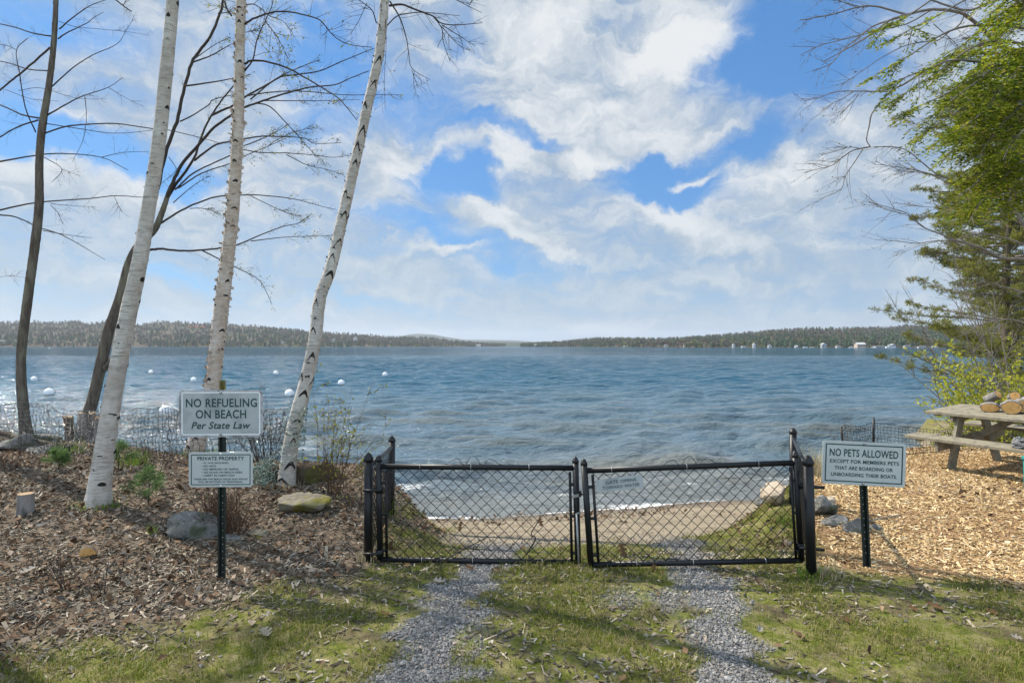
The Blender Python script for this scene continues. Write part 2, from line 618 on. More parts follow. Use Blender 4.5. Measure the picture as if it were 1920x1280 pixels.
def corridor(x, y):
    xl = np.interp(y, [4.6, 5.2, 6.2, 8.0, 9.5], [-1.0, -.75, -.45, -1.0, -1.5])
    xr = np.interp(y, [4.6, 5.2, 6.0, 8.0, 9.5, 11], [2.0, 1.95, 1.75, 3.0, 4.1, 4.8])
    return ss(xl - .75, xl, x) * (1 - ss(xr, xr + .85, x))


def ground_z(x, y, detail=True):
    x = np.asarray(x, float); y = np.asarray(y, float)
    ye = np.interp(x, EDGE_X, EDGE_Y) + .35 * (vnoise(x * .8, y * .0, 5) - .5)
    plat = .25 * ss(4.5, 7.6, y) * ss(-.75, -1.9, x)
    plat = plat + .08 * ss(4.6, 6.2, y) * ss(1.9, 2.8, x) * ss(5.5, 4.4, x) + .05 * np.clip(x - 5.9, 0, 3) * ss(6.5, 7.5, y) * ss(10.2, 9.0, y)
    plat = plat - .17 * ss(6.9, 9.2, y) * ss(-1.5, -2.5, x)
    plat = plat - .62 * ss(10.0, 11.6, y) * ss(6.6, 8.0, x)
    dd = y - ye
    zb = plat * (1 - ss(-.3, .5, dd)) - 1.5 * ss(-.25, 1.5, dd) - .06 * np.clip(dd - 1.5, 0, 60)
    slope = .2045 - .010 * np.clip(x + .5, 0, 4)
    zr = -np.clip(y - 4.85, 0, None) * slope
    zr = np.where(y > 11, zr * 0 - (11 - 4.85) * slope - .1 * (y - 11), zr)
    cw = corridor(x, y)
    z = zb * (1 - cw) + zr * cw
    if detail:
        bk = 4 * cw * (1 - cw) * ss(4.9, 5.6, y)
        z = z + .16 * bk * (fbm(x * 2.6, y * 2.6, 14, 4) - .5)
        z = z + .035 * (fbm(x * 1.1, y * 1.1, 3) - .5) + .012 * (fbm(x * 6, y * 6, 9, 3) - .5)
    return np.maximum(z, -9.0)


def gz(x, y):
    return float(ground_z(np.array([x]), np.array([y]))[0])


def hit(px, py, far=16.0):
    """where the sight line through pixel px, py meets the ground"""
    Y = np.arange(2.0, far, .01)
    x = (px - CX) / F * Y
    zr = H - (py - HZ) / F * Y
    g = ground_z(x, Y)
    k = np.nonzero(zr <= g)[0]
    i = k[0] if len(k) else len(Y) - 1
    return Vector((x[i], Y[i], g[i]))


def track_l(y):
    return np.interp(y, [0, 2.2, 3.06, 3.8, 4.65, 5.3, 5.9], [-.45, -.46, -.47, -.39, -.25, -.10, -.05]), np.interp(y, [0, 3.06, 3.8, 4.65, 5.4, 6], [.30, .27, .22, .20, .30, .40])


def track_r(y):
    return np.interp(y, [0, 2.2, 3.06, 3.8, 4.2, 4.65, 5.0, 5.6], [1.02, 1.05, 1.10, 1.26, 1.36, 1.33, 1.42, 1.5]), np.interp(y, [0, 3.06, 3.8, 4.2, 4.65, 5.2, 5.8], [.24, .21, .17, .22, .17, .18, .2])


def zones(x, y):
    """weights of mulch (left), mulch (right), grass, gravel, sand"""
    x = np.asarray(x, float); y = np.asarray(y, float)
    nz = fbm(x * 2.3, y * 2.3, 21) - .5
    n2_ = fbm(x * 7, y * 7, 31, 3) - .5
    cl, wl = track_l(y); cr, wr = track_r(y)
    g1 = ss(1.2, .45, np.abs(x - cl) / wl + n2_ * 1.7 + nz * .5)
    g2 = ss(1.25, .35, np.abs(x - cr) / wr + n2_ * 1.9 + nz * .8)
    side = ss(.8, .1, np.hypot((x - .95) / .6, (y - 4.1) / .35) + n2_ * 1.2) * .55
    gravel = np.maximum(np.maximum(g1, g2), side) * ss(6.4, 5.7, y + nz * .6)
    lineL = np.interp(x, [-9, -4, -2.7, -2.0, -1.6, -1.15, -1.0, -.9], [3.1, 3.2, 3.35, 3.6, 4.05, 4.25, 4.75, 5.2])
    ml = ss(-.15, .3, y - lineL + nz * .9) * ss(-.85, -1.15, x + nz * .3)
    ml = np.where(y > 5.2, ml * ss(-.9, -1.3, x + nz * .4), ml)
    lineR = np.interp(x, [1.9, 2.2, 2.75, 3.3, 3.8, 6], [5.2, 4.7, 4.35, 4.25, 3.6, 2.8])
    mr = ss(-.12, .22, y - lineR + nz * .6) * ss(2.0, 2.3, x + nz * .2) * ss(-.08, .22, x - (2.14 + .40 * (y - 4.5)) + nz * .5) * ss(10.6, 10.0, y + nz)
    z = ground_z(x, y, False)
    sand = ss(5.55, 5.95, y + nz * .9 - .25 * np.clip(x - .9, 0, 2)) * ss(-1.05, -.55, x - .0 * y + n2_ * .3 + (7 - y) * .12) * ss(3.0, 2.3, x + n2_ * .5 - .42 * (y - 6) + .15)
    sand = sand * ss(.72, .97, corridor(x, y) + n2_ * .3)
    sand = np.maximum(sand, ss(-.45, -.7, z))
    ml = ml * (1 - sand); mr = mr * (1 - sand)
    gravel = gravel * (1 - .7 * sand)
    cwz = corridor(x, y)
    ml = np.maximum(ml, .9 * ss(.5, .62, nz + .5 + .25 * n2_) * ss(.02, .2, cwz) * ss(.95, .6, cwz) * ss(5.3, 6.0, y) * (x < 1.2))
    gravel = gravel * (1 - ml) * (1 - mr)
    grass = np.clip(1 - ml - mr - gravel - sand, 0, 1)
    return ml, mr, grass, gravel, sand


def grid_axis(fine_lo, fine_hi, step, lo, hi, grow=1.13):
    a = list(np.arange(fine_lo, fine_hi + 1e-6, step))
    s = step
    while a[-1] < hi:
        s *= grow; a.append(a[-1] + s)
    s = step
    left = []
    p = fine_lo
    while p > lo:
        s *= grow; p -= s; left.append(p)
    return np.array(left[::-1] + a)


gx = grid_axis(-6.5, 7.0, .05, -70, 70)
gy = grid_axis(2.3, 10.5, .045, -40, 60)
GX, GY = np.meshgrid(gx, gy)
GZ = ground_z(GX, GY)
nxg, nyg = len(gx), len(gy)
ii = np.arange(nxg * nyg).reshape(nyg, nxg)
quads = np.stack([ii[:-1, :-1], ii[:-1, 1:], ii[1:, 1:], ii[1:, :-1]], -1).reshape(-1, 4)
gverts = np.stack([GX, GY, GZ], -1).reshape(-1, 3)
z_ml, z_mr, z_gr, z_gv, z_sd = [a.reshape(-1) for a in zones(GX, GY)]
wet = ss(.16, .03, (GZ - WATER_Z)).reshape(-1)

mg, t, bs = material('ground_soil', .95, .15)
tcn = t.new('ShaderNodeTexCoord')
ov = tcn.outputs['Object']
atA = t.new('ShaderNodeAttribute', attribute_name='zone_a')
atB = t.new('ShaderNodeAttribute', attribute_name='zone_b')
sa = t.new('ShaderNodeSeparateColor'); t.l.new(atA.outputs['Color'], sa.inputs[0])
sb = t.new('ShaderNodeSeparateColor'); t.l.new(atB.outputs['Color'], sb.inputs[0])
na = t.noise(ov, 28, 6, .65); nb = t.noise(ov, 110, 4, .65); nc = t.noise(ov, 3.2, 6, .6); nd_ = t.noise(ov, 9, 6, .65, .5)
vor = t.new('ShaderNodeTexVoronoi'); t.l.new(ov, vor.inputs['Vector']); vor.inputs['Scale'].default_value = 42
c_soil = t.mix(t.maprange(na, .3, .7), (.080, .058, .038), (.19, .145, .095))
c_grass = t.mix(t.maprange(na, .35, .65), (.080, .100, .016), (.19, .205, .034))
c_thatch = t.mix(t.maprange(nb, .3, .7), (.175, .15, .065), (.35, .31, .145))
c_grass = t.mix(t.maprange(nd_, .44, .60), c_grass, c_thatch)
c_grass = t.mix(t.maprange(nc, .50, .62, 0, .8), c_grass, c_soil)
c_ml = t.mix(t.maprange(na, .3, .7), (.085, .066, .048), (.27, .205, .145))
c_mr = t.mix(t.maprange(nb, .3, .7), (.22, .125, .060), (.46, .30, .165))
c_gv = t.mix(t.maprange(t.math('ADD', vor.outputs['Distance'], t.math('MULTIPLY', nb, .4)), .2, .8), (.07, .075, .08), (.27, .28, .29))
c_sd = t.mix(t.maprange(na, .25, .75), (.27, .22, .155), (.40, .34, .25))
c_sd = t.mix(t.maprange(nc, .50, .66), c_sd, (.20, .16, .11))
rut = t.noise(t.mapping(ov, scale=(.35, 5.5, 1), rot=(0, 0, R(4))), 1.0, 4, .6)
c_sd = t.mix(t.maprange(rut, .54, .64, 0, .6), c_sd, (.17, .14, .10))
c = t.mix(sa.outputs[0], c_grass, c_ml)
c = t.mix(sa.outputs[1], c, c_mr)
c = t.mix(sb.outputs[0], c, c_sd)
c = t.mix(sa.outputs[2], c, c_gv)
c = t.mix(t.math('MULTIPLY', sb.outputs[1], .8), c, (.13, .095, .055))
t.l.new(c, bs.inputs['Base Color'])
t.l.new(t.maprange(sb.outputs[1], 0, 1, .95, .25), bs.inputs['Roughness'])
bump(t, bs, t.math('ADD', na, t.math('MULTIPLY', nb, .5)), .9, .03)


def attr_color(o, name, r, g, b):
    at = o.data.color_attributes.new(name, 'FLOAT_COLOR', 'POINT')
    at.data.foreach_set('color', np.stack([r, g, b, np.ones_like(r)], 1).astype(np.float32).ravel())


def sub_sheet(name, label_kind, mask):
    q = quads[mask]
    used, inv = np.unique(q.ravel(), return_inverse=True)
    o = np_mesh(name, gverts[used], inv.reshape(-1, 4), mg, smooth=True)
    attr_color(o, 'zone_a', z_ml[used], z_mr[used], z_gv[used])
    attr_color(o, 'zone_b', z_sd[used], wet[used], z_gr[used])
    o['kind'] = 'structure'
    return o


fs = z_sd[quads].mean(1) > .5
fg = (z_gv[quads].mean(1) > .5) & ~fs
fmr = (z_mr[quads].mean(1) > .5) & ~fs & ~fg
fml = (z_ml[quads].mean(1) > .5) & ~fs & ~fg
sub_sheet('ground', 'g', ~(fs | fg))
sub_sheet('beach', 'b', fs)
sub_sheet('gravel_path', 'p', fg)

# ------------------------------------------------------------------ lake
rngw = np.random.default_rng(11)
rows = [6.6]
while rows[-1] < 170:
    rows.append(rows[-1] + max(.026, .0040 * rows[-1]))
while rows[-1] < 14000:
    rows.append(rows[-1] * 1.10)
rows = np.array(rows)
cols = np.concatenate([np.linspace(-4.0, -1.05, 40)[:-1], np.linspace(-1.05, 1.05, 720), np.linspace(1.05, 4.0, 40)[1:]])
WX = rows[:, None] * cols[None, :]
WX = np.clip(WX, -14500, 14500)
WY = np.repeat(rows[:, None], len(cols), 1)
gap = np.gradient(rows)[:, None] * np.ones_like(WX)
WZ = np.zeros_like(WX); DX = np.zeros_like(WX); DY = np.zeros_like(WX)
near = rows < 175
X_, Y_, G_ = WX[near], WY[near], gap[near]
zz_ = np.zeros_like(X_); dx_ = np.zeros_like(X_); dy_ = np.zeros_like(X_)
gust = .55 + .9 * fbm(X_ * .05, Y_ * .05, 77, 3)
for i in range(64):
    lam = .24 * (2.8 / .24) ** (rngw.random() ** .9)
    th = R(-90 + 12) + rngw.normal(0, .52 if lam < .7 else .26)
    kx, ky = math.cos(th), math.sin(th)
    k = 2 * math.pi / lam
    amp = (.0086 if lam < .8 else .0092) * lam
    ph = k * (kx * X_ + ky * Y_) + rngw.uniform(0, 6.28)
    fade = np.clip((lam / G_ - 2.5) / 3.0, 0, 1) * gust
    zz_ += amp * fade * np.sin(ph)
    dx_ += -kx * amp * fade * np.cos(ph) * .85
    dy_ += -ky * amp * fade * np.cos(ph) * .85
for i in range(26):
    lam = .10 * (3.2 ** rngw.random())
    th = R(-90 + 12) + rngw.normal(0, .75)
    kx, ky = math.cos(th), math.sin(th)
    k = 2 * math.pi / lam
    fade = np.clip((lam / G_ - 2.5) / 2.0, 0, 1) * gust
    zz_ += .0085 * lam * fade * np.sin(k * (kx * X_ + ky * Y_) + rngw.uniform(0, 6.28))
# swell rolling on to the beach
bend = .6 * fbm(X_ * .22, Y_ * .1, 41, 3)
shore = ss(8.0, 10.5, Y_) * ss(34, 15, Y_)
for lam, a, s in ((2.3, .085, 0.0), (3.4, .080, 1.9), (1.5, .03, 4.0)):
    ph = 2 * math.pi / lam * (Y_ + 2.2 * bend + .10 * X_) + s
    prof = (np.exp(1.4 * np.sin(ph)) - 1.27) / 2.4
    seg = ss(.34, .58, fbm(X_ * .28 + s, Y_ * .5, 55 + int(s * 10), 3))
    zz_ += a * 1.5 * shore * seg * prof
calm = .35 + .65 * ss(8.6, 12, Y_)
depth_here = WATER_Z - ground_z(X_, Y_, False)
calm = calm * (.25 + .75 * ss(.0, .30, depth_here))
WZ[near] = zz_ * calm
WX[near] += dx_ * calm; WY[near] += dy_ * calm
WZ = WZ + WATER_Z
nr, ncl = WX.shape
ii = np.arange(nr * ncl).reshape(nr, ncl)
wq = np.stack([ii[:-1, :-1], ii[:-1, 1:], ii[1:, 1:], ii[1:, :-1]], -1).reshape(-1, 4)
wv = np.stack([WX, WY, WZ], -1).reshape(-1, 3)
dep = (WZ - ground_z(WX, np.minimum(WY, 59), False)).reshape(-1)
crest = np.zeros_like(WZ); crest[near] = zz_ * calm
shallow = ss(.85, .10, dep) * ss(26, 13, wv[:, 1])
lace = ss(.030, .0, dep) * .8 + .5 * ss(.12, .03, dep) * (fbm(wv[:, 0] * 2.2, wv[:, 1] * 5, 91, 4) > .5)
lace = np.clip(lace * (wv[:, 1] < 14), 0, 1)
tops = .6 * ss(.22, .32, crest.reshape(-1)) * ss(.4, .6, fbm(wv[:, 0] * 5, wv[:, 1] * 9, 97, 3)) * (fbm(wv[:, 0] * 1.3, wv[:, 1] * 1.3, 92, 3) > .50)
lace = lace * ss(.36, .58, fbm(wv[:, 0] * 1.1, wv[:, 1] * 2.5, 95, 4))
band = ss(.50, .62, fbm(wv[:, 0] * .9, wv[:, 1] * 2.4, 96, 4)) * ss(.030, .075, crest.reshape(-1)) * ss(16, 10, wv[:, 1]) * .55
foam = np.clip(np.maximum(np.maximum(lace, band), tops * .8), 0, 1)

mw, t, bs = material('lake_water', .10, .5)
bs.inputs['IOR'].default_value = 1.333
tcn = t.new('ShaderNodeTexCoord'); ov = tcn.outputs['Object']
aw = t.new('ShaderNodeAttribute', attribute_name='water')
sw = t.new('ShaderNodeSeparateColor'); t.l.new(aw.outputs['Color'], sw.inputs[0])
sx = t.new('ShaderNodeSeparateXYZ'); t.l.new(ov, sx.inputs[0])
murk_sheen = t.maprange(sx.outputs[1], 9.0, 55.0, 1.0, 0.0, True)
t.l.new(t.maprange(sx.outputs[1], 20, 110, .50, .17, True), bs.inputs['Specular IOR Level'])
silt_glow = t.noise(t.mapping(ov, scale=(.25, .8, 1)), 1.0, 4, .6)
deep = t.mix(murk_sheen, (.003, .078, .132), (.105, .155, .190))  # pale blue near shore: silty water with reflected sky painted into its colour
deep = t.mix(t.math('MULTIPLY', sw.outputs[2], t.maprange(silt_glow, .38, .62, .05, .45)), deep, (.125, .105, .050))  # brown painted on crests for light passing through the waves
col = t.mix(t.math('MULTIPLY', sw.outputs[0], t.maprange(silt_glow, .3, .7, .6, 1.0)), deep, (.22, .21, .18))
# broken white water: near laces from the waves, far caps from sparse noise
fn = t.noise(t.mapping(ov, scale=(1, 2.2, 1)), 14, 6, .7)
fo = t.maprange(t.math('ADD', sw.outputs[1], t.math('MULTIPLY', t.math('SUBTRACT', fn, .5), 1.5)), .35, .75, 0, 1, True)
cap1 = t.noise(t.mapping(ov, scale=(.5, .9, 1)), 1.0, 4, .65, .4)
cap2 = t.noise(t.mapping(ov, scale=(.035, .05, 1)), 1.0, 3, .5)
far_caps = t.math('MULTIPLY', t.maprange(cap1, .725, .76), t.maprange(cap2, .42, .55))
far_caps = t.math('MULTIPLY', far_caps, t.maprange(sx.outputs[1], 25, 45))
fo = t.math('MAXIMUM', fo, t.math('MULTIPLY', far_caps, .8))
col = t.mix(fo, col, (.72, .73, .72))
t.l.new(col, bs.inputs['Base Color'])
t.l.new(t.maprange(fo, 0, 1, .07, .9), bs.inputs['Roughness'])
r1 = t.noise(t.mapping(ov, scale=(.55, 1.3, 1), rot=(0, 0, R(10))), 5.5, 4, .62, .3)
r15 = t.noise(t.mapping(ov, scale=(.5, 1.4, 1), rot=(0, 0, R(18))), 2.3, 4, .62, .3)
r2 = t.noise(t.mapping(ov, scale=(.5, 1.6, 1), rot=(0, 0, R(14))), 1.7, 5, .64, .3)
r3 = t.noise(t.mapping(ov, scale=(.7, 1.6, 1), rot=(0, 0, R(14))), .16, 4, .6, .3)
b1 = t.new('ShaderNodeBump'); b1.inputs['Distance'].default_value = .085; b1.inputs['Strength'].default_value = 1.0
t.l.new(t.math('ADD', r1, t.math('MULTIPLY', r15, 1.6)), b1.inputs['Height'])
b2 = t.new('ShaderNodeBump'); b2.inputs['Strength'].default_value = 1.0
t.l.new(t.math('MULTIPLY', r2, t.maprange(sx.outputs[1], 30, 110, .12, 1.0)), b2.inputs['Height']); b2.inputs['Distance'].default_value = 1.0
t.l.new(b1.outputs[0], b2.inputs['Normal'])
b3 = t.new('ShaderNodeBump'); b3.inputs['Strength'].default_value = 1.0
t.l.new(t.math('MULTIPLY', r3, t.maprange(sx.outputs[1], 60, 300, 0, 6.5)), b3.inputs['Height']); b3.inputs['Distance'].default_value = 1.0
t.l.new(b2.outputs[0], b3.inputs['Normal'])
t.l.new(b3.outputs[0], bs.inputs['Normal'])
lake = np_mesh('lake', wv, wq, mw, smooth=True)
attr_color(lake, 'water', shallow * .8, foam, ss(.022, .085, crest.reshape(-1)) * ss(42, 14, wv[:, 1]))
lake['kind'] = 'structure'

# ------------------------------------------------------------------ far hills and woods
rngh = np.random.default_rng(5)


def hill(name, prof, shore_d, ridge_d, mat, back=1.6):
    """a wooded ridge: prof lists (px, py) of its crest; shore_d/ridge_d distances by px"""
    px = np.arange(prof[0][0], prof[-1][0] + 1, 6.0)
    py = np.interp(px, [q[0] for q in prof], [q[1] for q in prof])
    sdv = np.interp(px, [q[0] for q in shore_d], [q[1] for q in shore_d])
    rdv = np.interp(px, [q[0] for q in ridge_d], [q[1] for q in ridge_d])
    u = np.linspace(0, 1, 26)
    zr_ = H + (HZ - py) / F * rdv
    V = []
    for k in u:
        dist = sdv + (rdv - sdv) * k
        base = WATER_Z - .3 + (zr_ - WATER_Z) * (k ** .85)
        wob = (fbm(px * .02 + 3, np.full_like(px, k * 3), 17, 4) - .5) * .22 * (zr_ - WATER_Z) * math.sin(math.pi * k)
        x = (px - CX) / F * dist
        V.append(np.stack([x, dist, base + wob], 1))
    x = (px - CX) / F * rdv * back
    V.append(np.stack([x, rdv * back, np.full_like(px, -20)], 1))
    V = np.array(V)
    a, b = V.shape[:2]
    ii = np.arange(a * b).reshape(a, b)
    q = np.stack([ii[:-1, :-1], ii[:-1, 1:], ii[1:, 1:], ii[1:, :-1]], -1).reshape(-1, 4)
    o = np_mesh(name, V.reshape(-1, 3), q, mat, smooth=True)
    o['kind'] = 'structure'
    return o, V[:-1], px


M['hill'] = mottled('wooded_hill_floor', (.060, .050, .038), (.115, .098, .072), .012, .95, .1, c2=(.05, .062, .03))
M['mountain'] = mottled('far_mountain_forest', (.030, .045, .030), (.050, .065, .04), .004, .95, .1)
PROF_L = [(-420, 596), (-200, 606), (0, 606), (60, 604), (110, 606), (150, 603), (172, 609), (200, 602), (260, 610), (300, 604), (400, 608), (480, 612), (560, 620), (650, 627), (720, 632), (800, 634), (860, 641), (905, 645), (950, 647.6)]
PROF_R = [(975, 647.5), (1010, 645), (1060, 642), (1120, 636), (1160, 636), (1240, 638), (1300, 634), (1380, 628), (1440, 623), (1520, 618), (1600, 618), (1700, 614), (1800, 614), (1900, 612), (2300, 606)]
hl, VL, pxL = hill('hill', PROF_L, [(-420, 1500), (600, 1650), (870, 2300), (950, 3000)], [(-420, 2600), (500, 2700), (800, 2900), (950, 3300)], M['hill'])
hr, VR, pxR = hill('hill', PROF_R, [(975, 2100), (1100, 1500), (1300, 1050), (1800, 900), (2300, 950)], [(975, 2500), (1200, 2200), (1500, 2000), (2300, 2000)], M['hill'])
hill('far_shore_hill', [(820, 646), (860, 641.5), (900, 640.5), (960, 641.5), (1000, 642), (1040, 643.5), (1090, 647)], [(820, 4300), (1090, 4300)], [(820, 5200), (1090, 5200)], M['mountain'])
hill('mountain', [(700, 645), (735, 636), (765, 627), (785, 625.5), (812, 627), (840, 632), (870, 636.5), (905, 637), (960, 638), (1010, 641), (1060, 645)], [(700, 7600), (1060, 7600)], [(700, 9400), (1060, 9400)], M['mountain'])

FOREST = leafy('far_woods_leaf', [(0, (.030, .044, .024))], 0.0)


def wood_mat(name, a, b):
    m, t, bs = material(name, .95, .1)
    g = t.new('ShaderNodeNewGeometry')
    tcn = t.new('ShaderNodeTexCoord')
    n = t.noise(tcn.outputs['Object'], .35, 4, .7)
    c = t.mix(g.outputs['Random Per Island'], a, b)
    c = t.mix(t.maprange(n, .35, .65, .0, .5), c, (a[0] * .55, a[1] * .55, a[2] * .55))
    t.l.new(c, bs.inputs['Base Color'])
    return m


W_CON = wood_mat('far_conifer_green', (.040, .070, .048), (.085, .122, .070))
W_BARE = wood_mat('far_bare_twigs', (.115, .112, .092), (.19, .178, .145))
W_BUD = wood_mat('far_budding_green', (.15, .165, .07), (.24, .25, .11))
W_RED = wood_mat('far_reddish_twigs', (.13, .10, .078), (.19, .145, .115))


def conifer_shape(rng, tiers=5, seg=7):
    v = []; f = []
    for k in range(tiers):
        h0 = .12 + .88 * k / tiers; h1 = min(1.0, h0 + .88 / tiers * 1.55)
        r = .26 * (1 - k / tiers) ** .8 + .03
        b = len(v)
        for j in range(seg):
            an = 2 * math.pi * (j + rng.random() * .6) / seg
            rr = r * rng.uniform(.55, 1.15)
            v.append((math.cos(an) * rr, math.sin(an) * rr, h0 - rng.uniform(0, .05)))
        v.append((rng.normal(0, .01), rng.normal(0, .01), h1))
        for j in range(seg):
            f.append((b + j, b + (j + 1) % seg, b + seg))
    return np.array(v), np.array(f)


def clump_shape(rng, n=34, lo=.12):
    """a broadleaf crown as many loose facets in an uneven dome"""
    v = []; f = []
    for k in range(n):
        h = lo + (1 - lo) * rng.random() ** .8
        rad = .42 * math.sin(math.pi * min(1, .18 + .8 * (h - lo) / (1 - lo))) * rng.uniform(.35, 1.05)
        an = rng.uniform(0, 6.283)
        c = np.array([math.cos(an) * rad, math.sin(an) * rad, h])
        s = rng.uniform(.08, .17)
        tri = c + rng.normal(0, s, (3, 3))
        b = len(v)
        v.extend(tri.tolist()); f.append((b, b + 1, b + 2))
    return np.array(v), np.array(f)


def trees_mesh(name, pos, hts, kinds, rng, parent=None):
    shapes = [[conifer_shape(rng) for _ in range(5)], [clump_shape(rng) for _ in range(5)]]
    V = []; Fs = []; mi = []; off = 0
    for p, h, k in zip(pos, hts, kinds):
        v, f = shapes[0 if k == 0 else 1][rng.integers(5)]
        an = rng.uniform(0, 6.283); ca, sn = math.cos(an), math.sin(an)
        wd = h * rng.uniform(.85, 1.25)
        q = np.stack([(v[:, 0] * ca - v[:, 1] * sn) * wd, (v[:, 0] * sn + v[:, 1] * ca) * wd, v[:, 2] * h], 1) + p
        V.append(q); Fs.append(f + off); off += len(v); mi.append(np.full(len(f), k))
    o = np_mesh(name, np.vstack(V), np.vstack(Fs), [W_CON, W_BARE, W_BUD, W_RED], parent, np.concatenate(mi))
    return o


def forest(V, px, n, label, pc, hh, x0=None):
    a, b = V.shape[:2]
    u = rngh.random(n) ** 1.25 * (a - 1.001); s = rngh.random(n) * (b - 1.001)
    i = u.astype(int); j = s.astype(int); fu = (u - i)[:, None]; fs_ = (s - j)[:, None]
    p = (V[i, j] * (1 - fu) + V[np.minimum(i + 1, a - 1), j] * fu) * (1 - fs_) + (V[i, np.minimum(j + 1, b - 1)] * (1 - fu) + V[np.minimum(i + 1, a - 1), np.minimum(j + 1, b - 1)] * fu) * fs_
    patch = fbm(p[:, 0] * .006, p[:, 1] * .004, 61, 3)
    r = rngh.random(n)
    edge = np.exp(-u / 2.2)            # more conifers on the shore
    con = r < pc * (.25 + 2.2 * ss(.44, .62, patch)) + .18 * edge
    kinds = np.where(con, 0, np.where(rngh.random(n) < .14 + .2 * edge, 2, np.where(rngh.random(n) < .25, 3, 1)))
    hts = hh * rngh.uniform(.6, 1.15, n) * np.where(con, 1.12, .9)
    o = trees_mesh('woods', p - np.array([0, 0, .5]), hts, kinds, rngh)
    tag(o, label, 'woods', kind='stuff')
    return p


forest(VL, pxL, 6500, 'grey green spring woods covering the long hill across the lake on the left', .20, 11.5)
forest(VR, pxR, 7000, 'brown and green spring woods covering the low hill across the lake on the right', .24, 10.5)


def shore_point(px, V, pxs, k=0.0):
    j = int(np.clip(np.searchsorted(pxs, px), 0, len(pxs) - 1))
    i = int(k * 25)
    return Vector(V[i, j])


# trees one can tell apart at the water's edge across the lake
_ps = {}
for kind, nm in ((0, 'conifer_tree'), (2, 'budding_tree'), (1, 'bare_tree')):
    o = trees_mesh(nm, [np.zeros(3)], [1.0], [kind], rngh)
    o['category'] = 'tree'
    o['group'] = 'trees along the far shore'
    o['label'] = {0: 'dark green conifer among many on the far lake shore', 2: 'pale green budding tree among many on the far lake shore', 1: 'bare grey brown tree among many on the far lake shore'}[kind]
    _ps[kind] = [o, False]
spots = [(px, 'R') for px in (1190, 1216, 1262, 1300, 1336, 1352, 1392, 1402, 1430, 1455, 1468, 1482, 1505, 1530, 1538, 1556, 1582, 1590, 1596, 1622, 1630, 1636, 1655, 1664, 1684, 1692, 1698, 1706, 1716, 1722, 1740, 1748, 1756, 1764, 1775)] + \
        [(px, 'L') for px in (12, 24, 52, 66, 80, 96, 110, 124, 136, 150, 164, 270, 284, 300, 318, 330, 346, 362, 376, 440, 462, 486, 500, 516, 532, 548, 640, 678, 696, 718, 738, 760, 782, 800, 826)]
for n_, (px, side) in enumerate(spots):
    V, pxs = (VR, pxR) if side == 'R' else (VL, pxL)
    kind = [0, 0, 2, 0, 1][int(rngh.integers(5))]
    base, used = _ps[kind]
    o = base if not used else link(base.copy())
    _ps[kind][1] = True
    p = shore_point(px + rngh.uniform(-3, 3), V, pxs, rngh.uniform(.0, .1))
    o.location = (p.x, p.y, p.z - .3)
    hh = rngh.uniform(11, 19) * (1.0 if kind == 0 else .75)
    o.scale = (hh * rngh.uniform(.8, 1.2), hh * rngh.uniform(.8, 1.2), hh)
    o.rotation_euler = (0, 0, rngh.uniform(0, 6.28))

# ------------------------------------------------------------------ houses and boats across the lake
M['h_white'] = mottled('white_clapboard', (.50, .50, .49), (.58, .58, .57), .5, .7, .3)
M['h_tan'] = mottled('tan_clapboard', (.46, .36, .29), (.54, .44, .36), .5, .7, .3)
M['h_grey'] = mottled('grey_clapboard', (.30, .31, .32), (.38, .39, .40), .5, .7, .3)
M['h_olive'] = mottled('olive_boards', (.24, .22, .13), (.30, .28, .18), .5, .7, .3)
M['r_dark'] = mottled('dark_shingle_roof', (.09, .09, .095), (.15, .15, .155), .8, .9, .2)
M['r_red'] = mottled('red_roof', (.36, .10, .08), (.44, .14, .11), .8, .9, .2)
M['r_light'] = mottled('pale_roof', (.42, .42, .42), (.52, .52, .52), .8, .9, .2)
M['glass'] = mottled('dark_window_glass', (.02, .025, .03), (.035, .04, .045), .8, .15, .6)


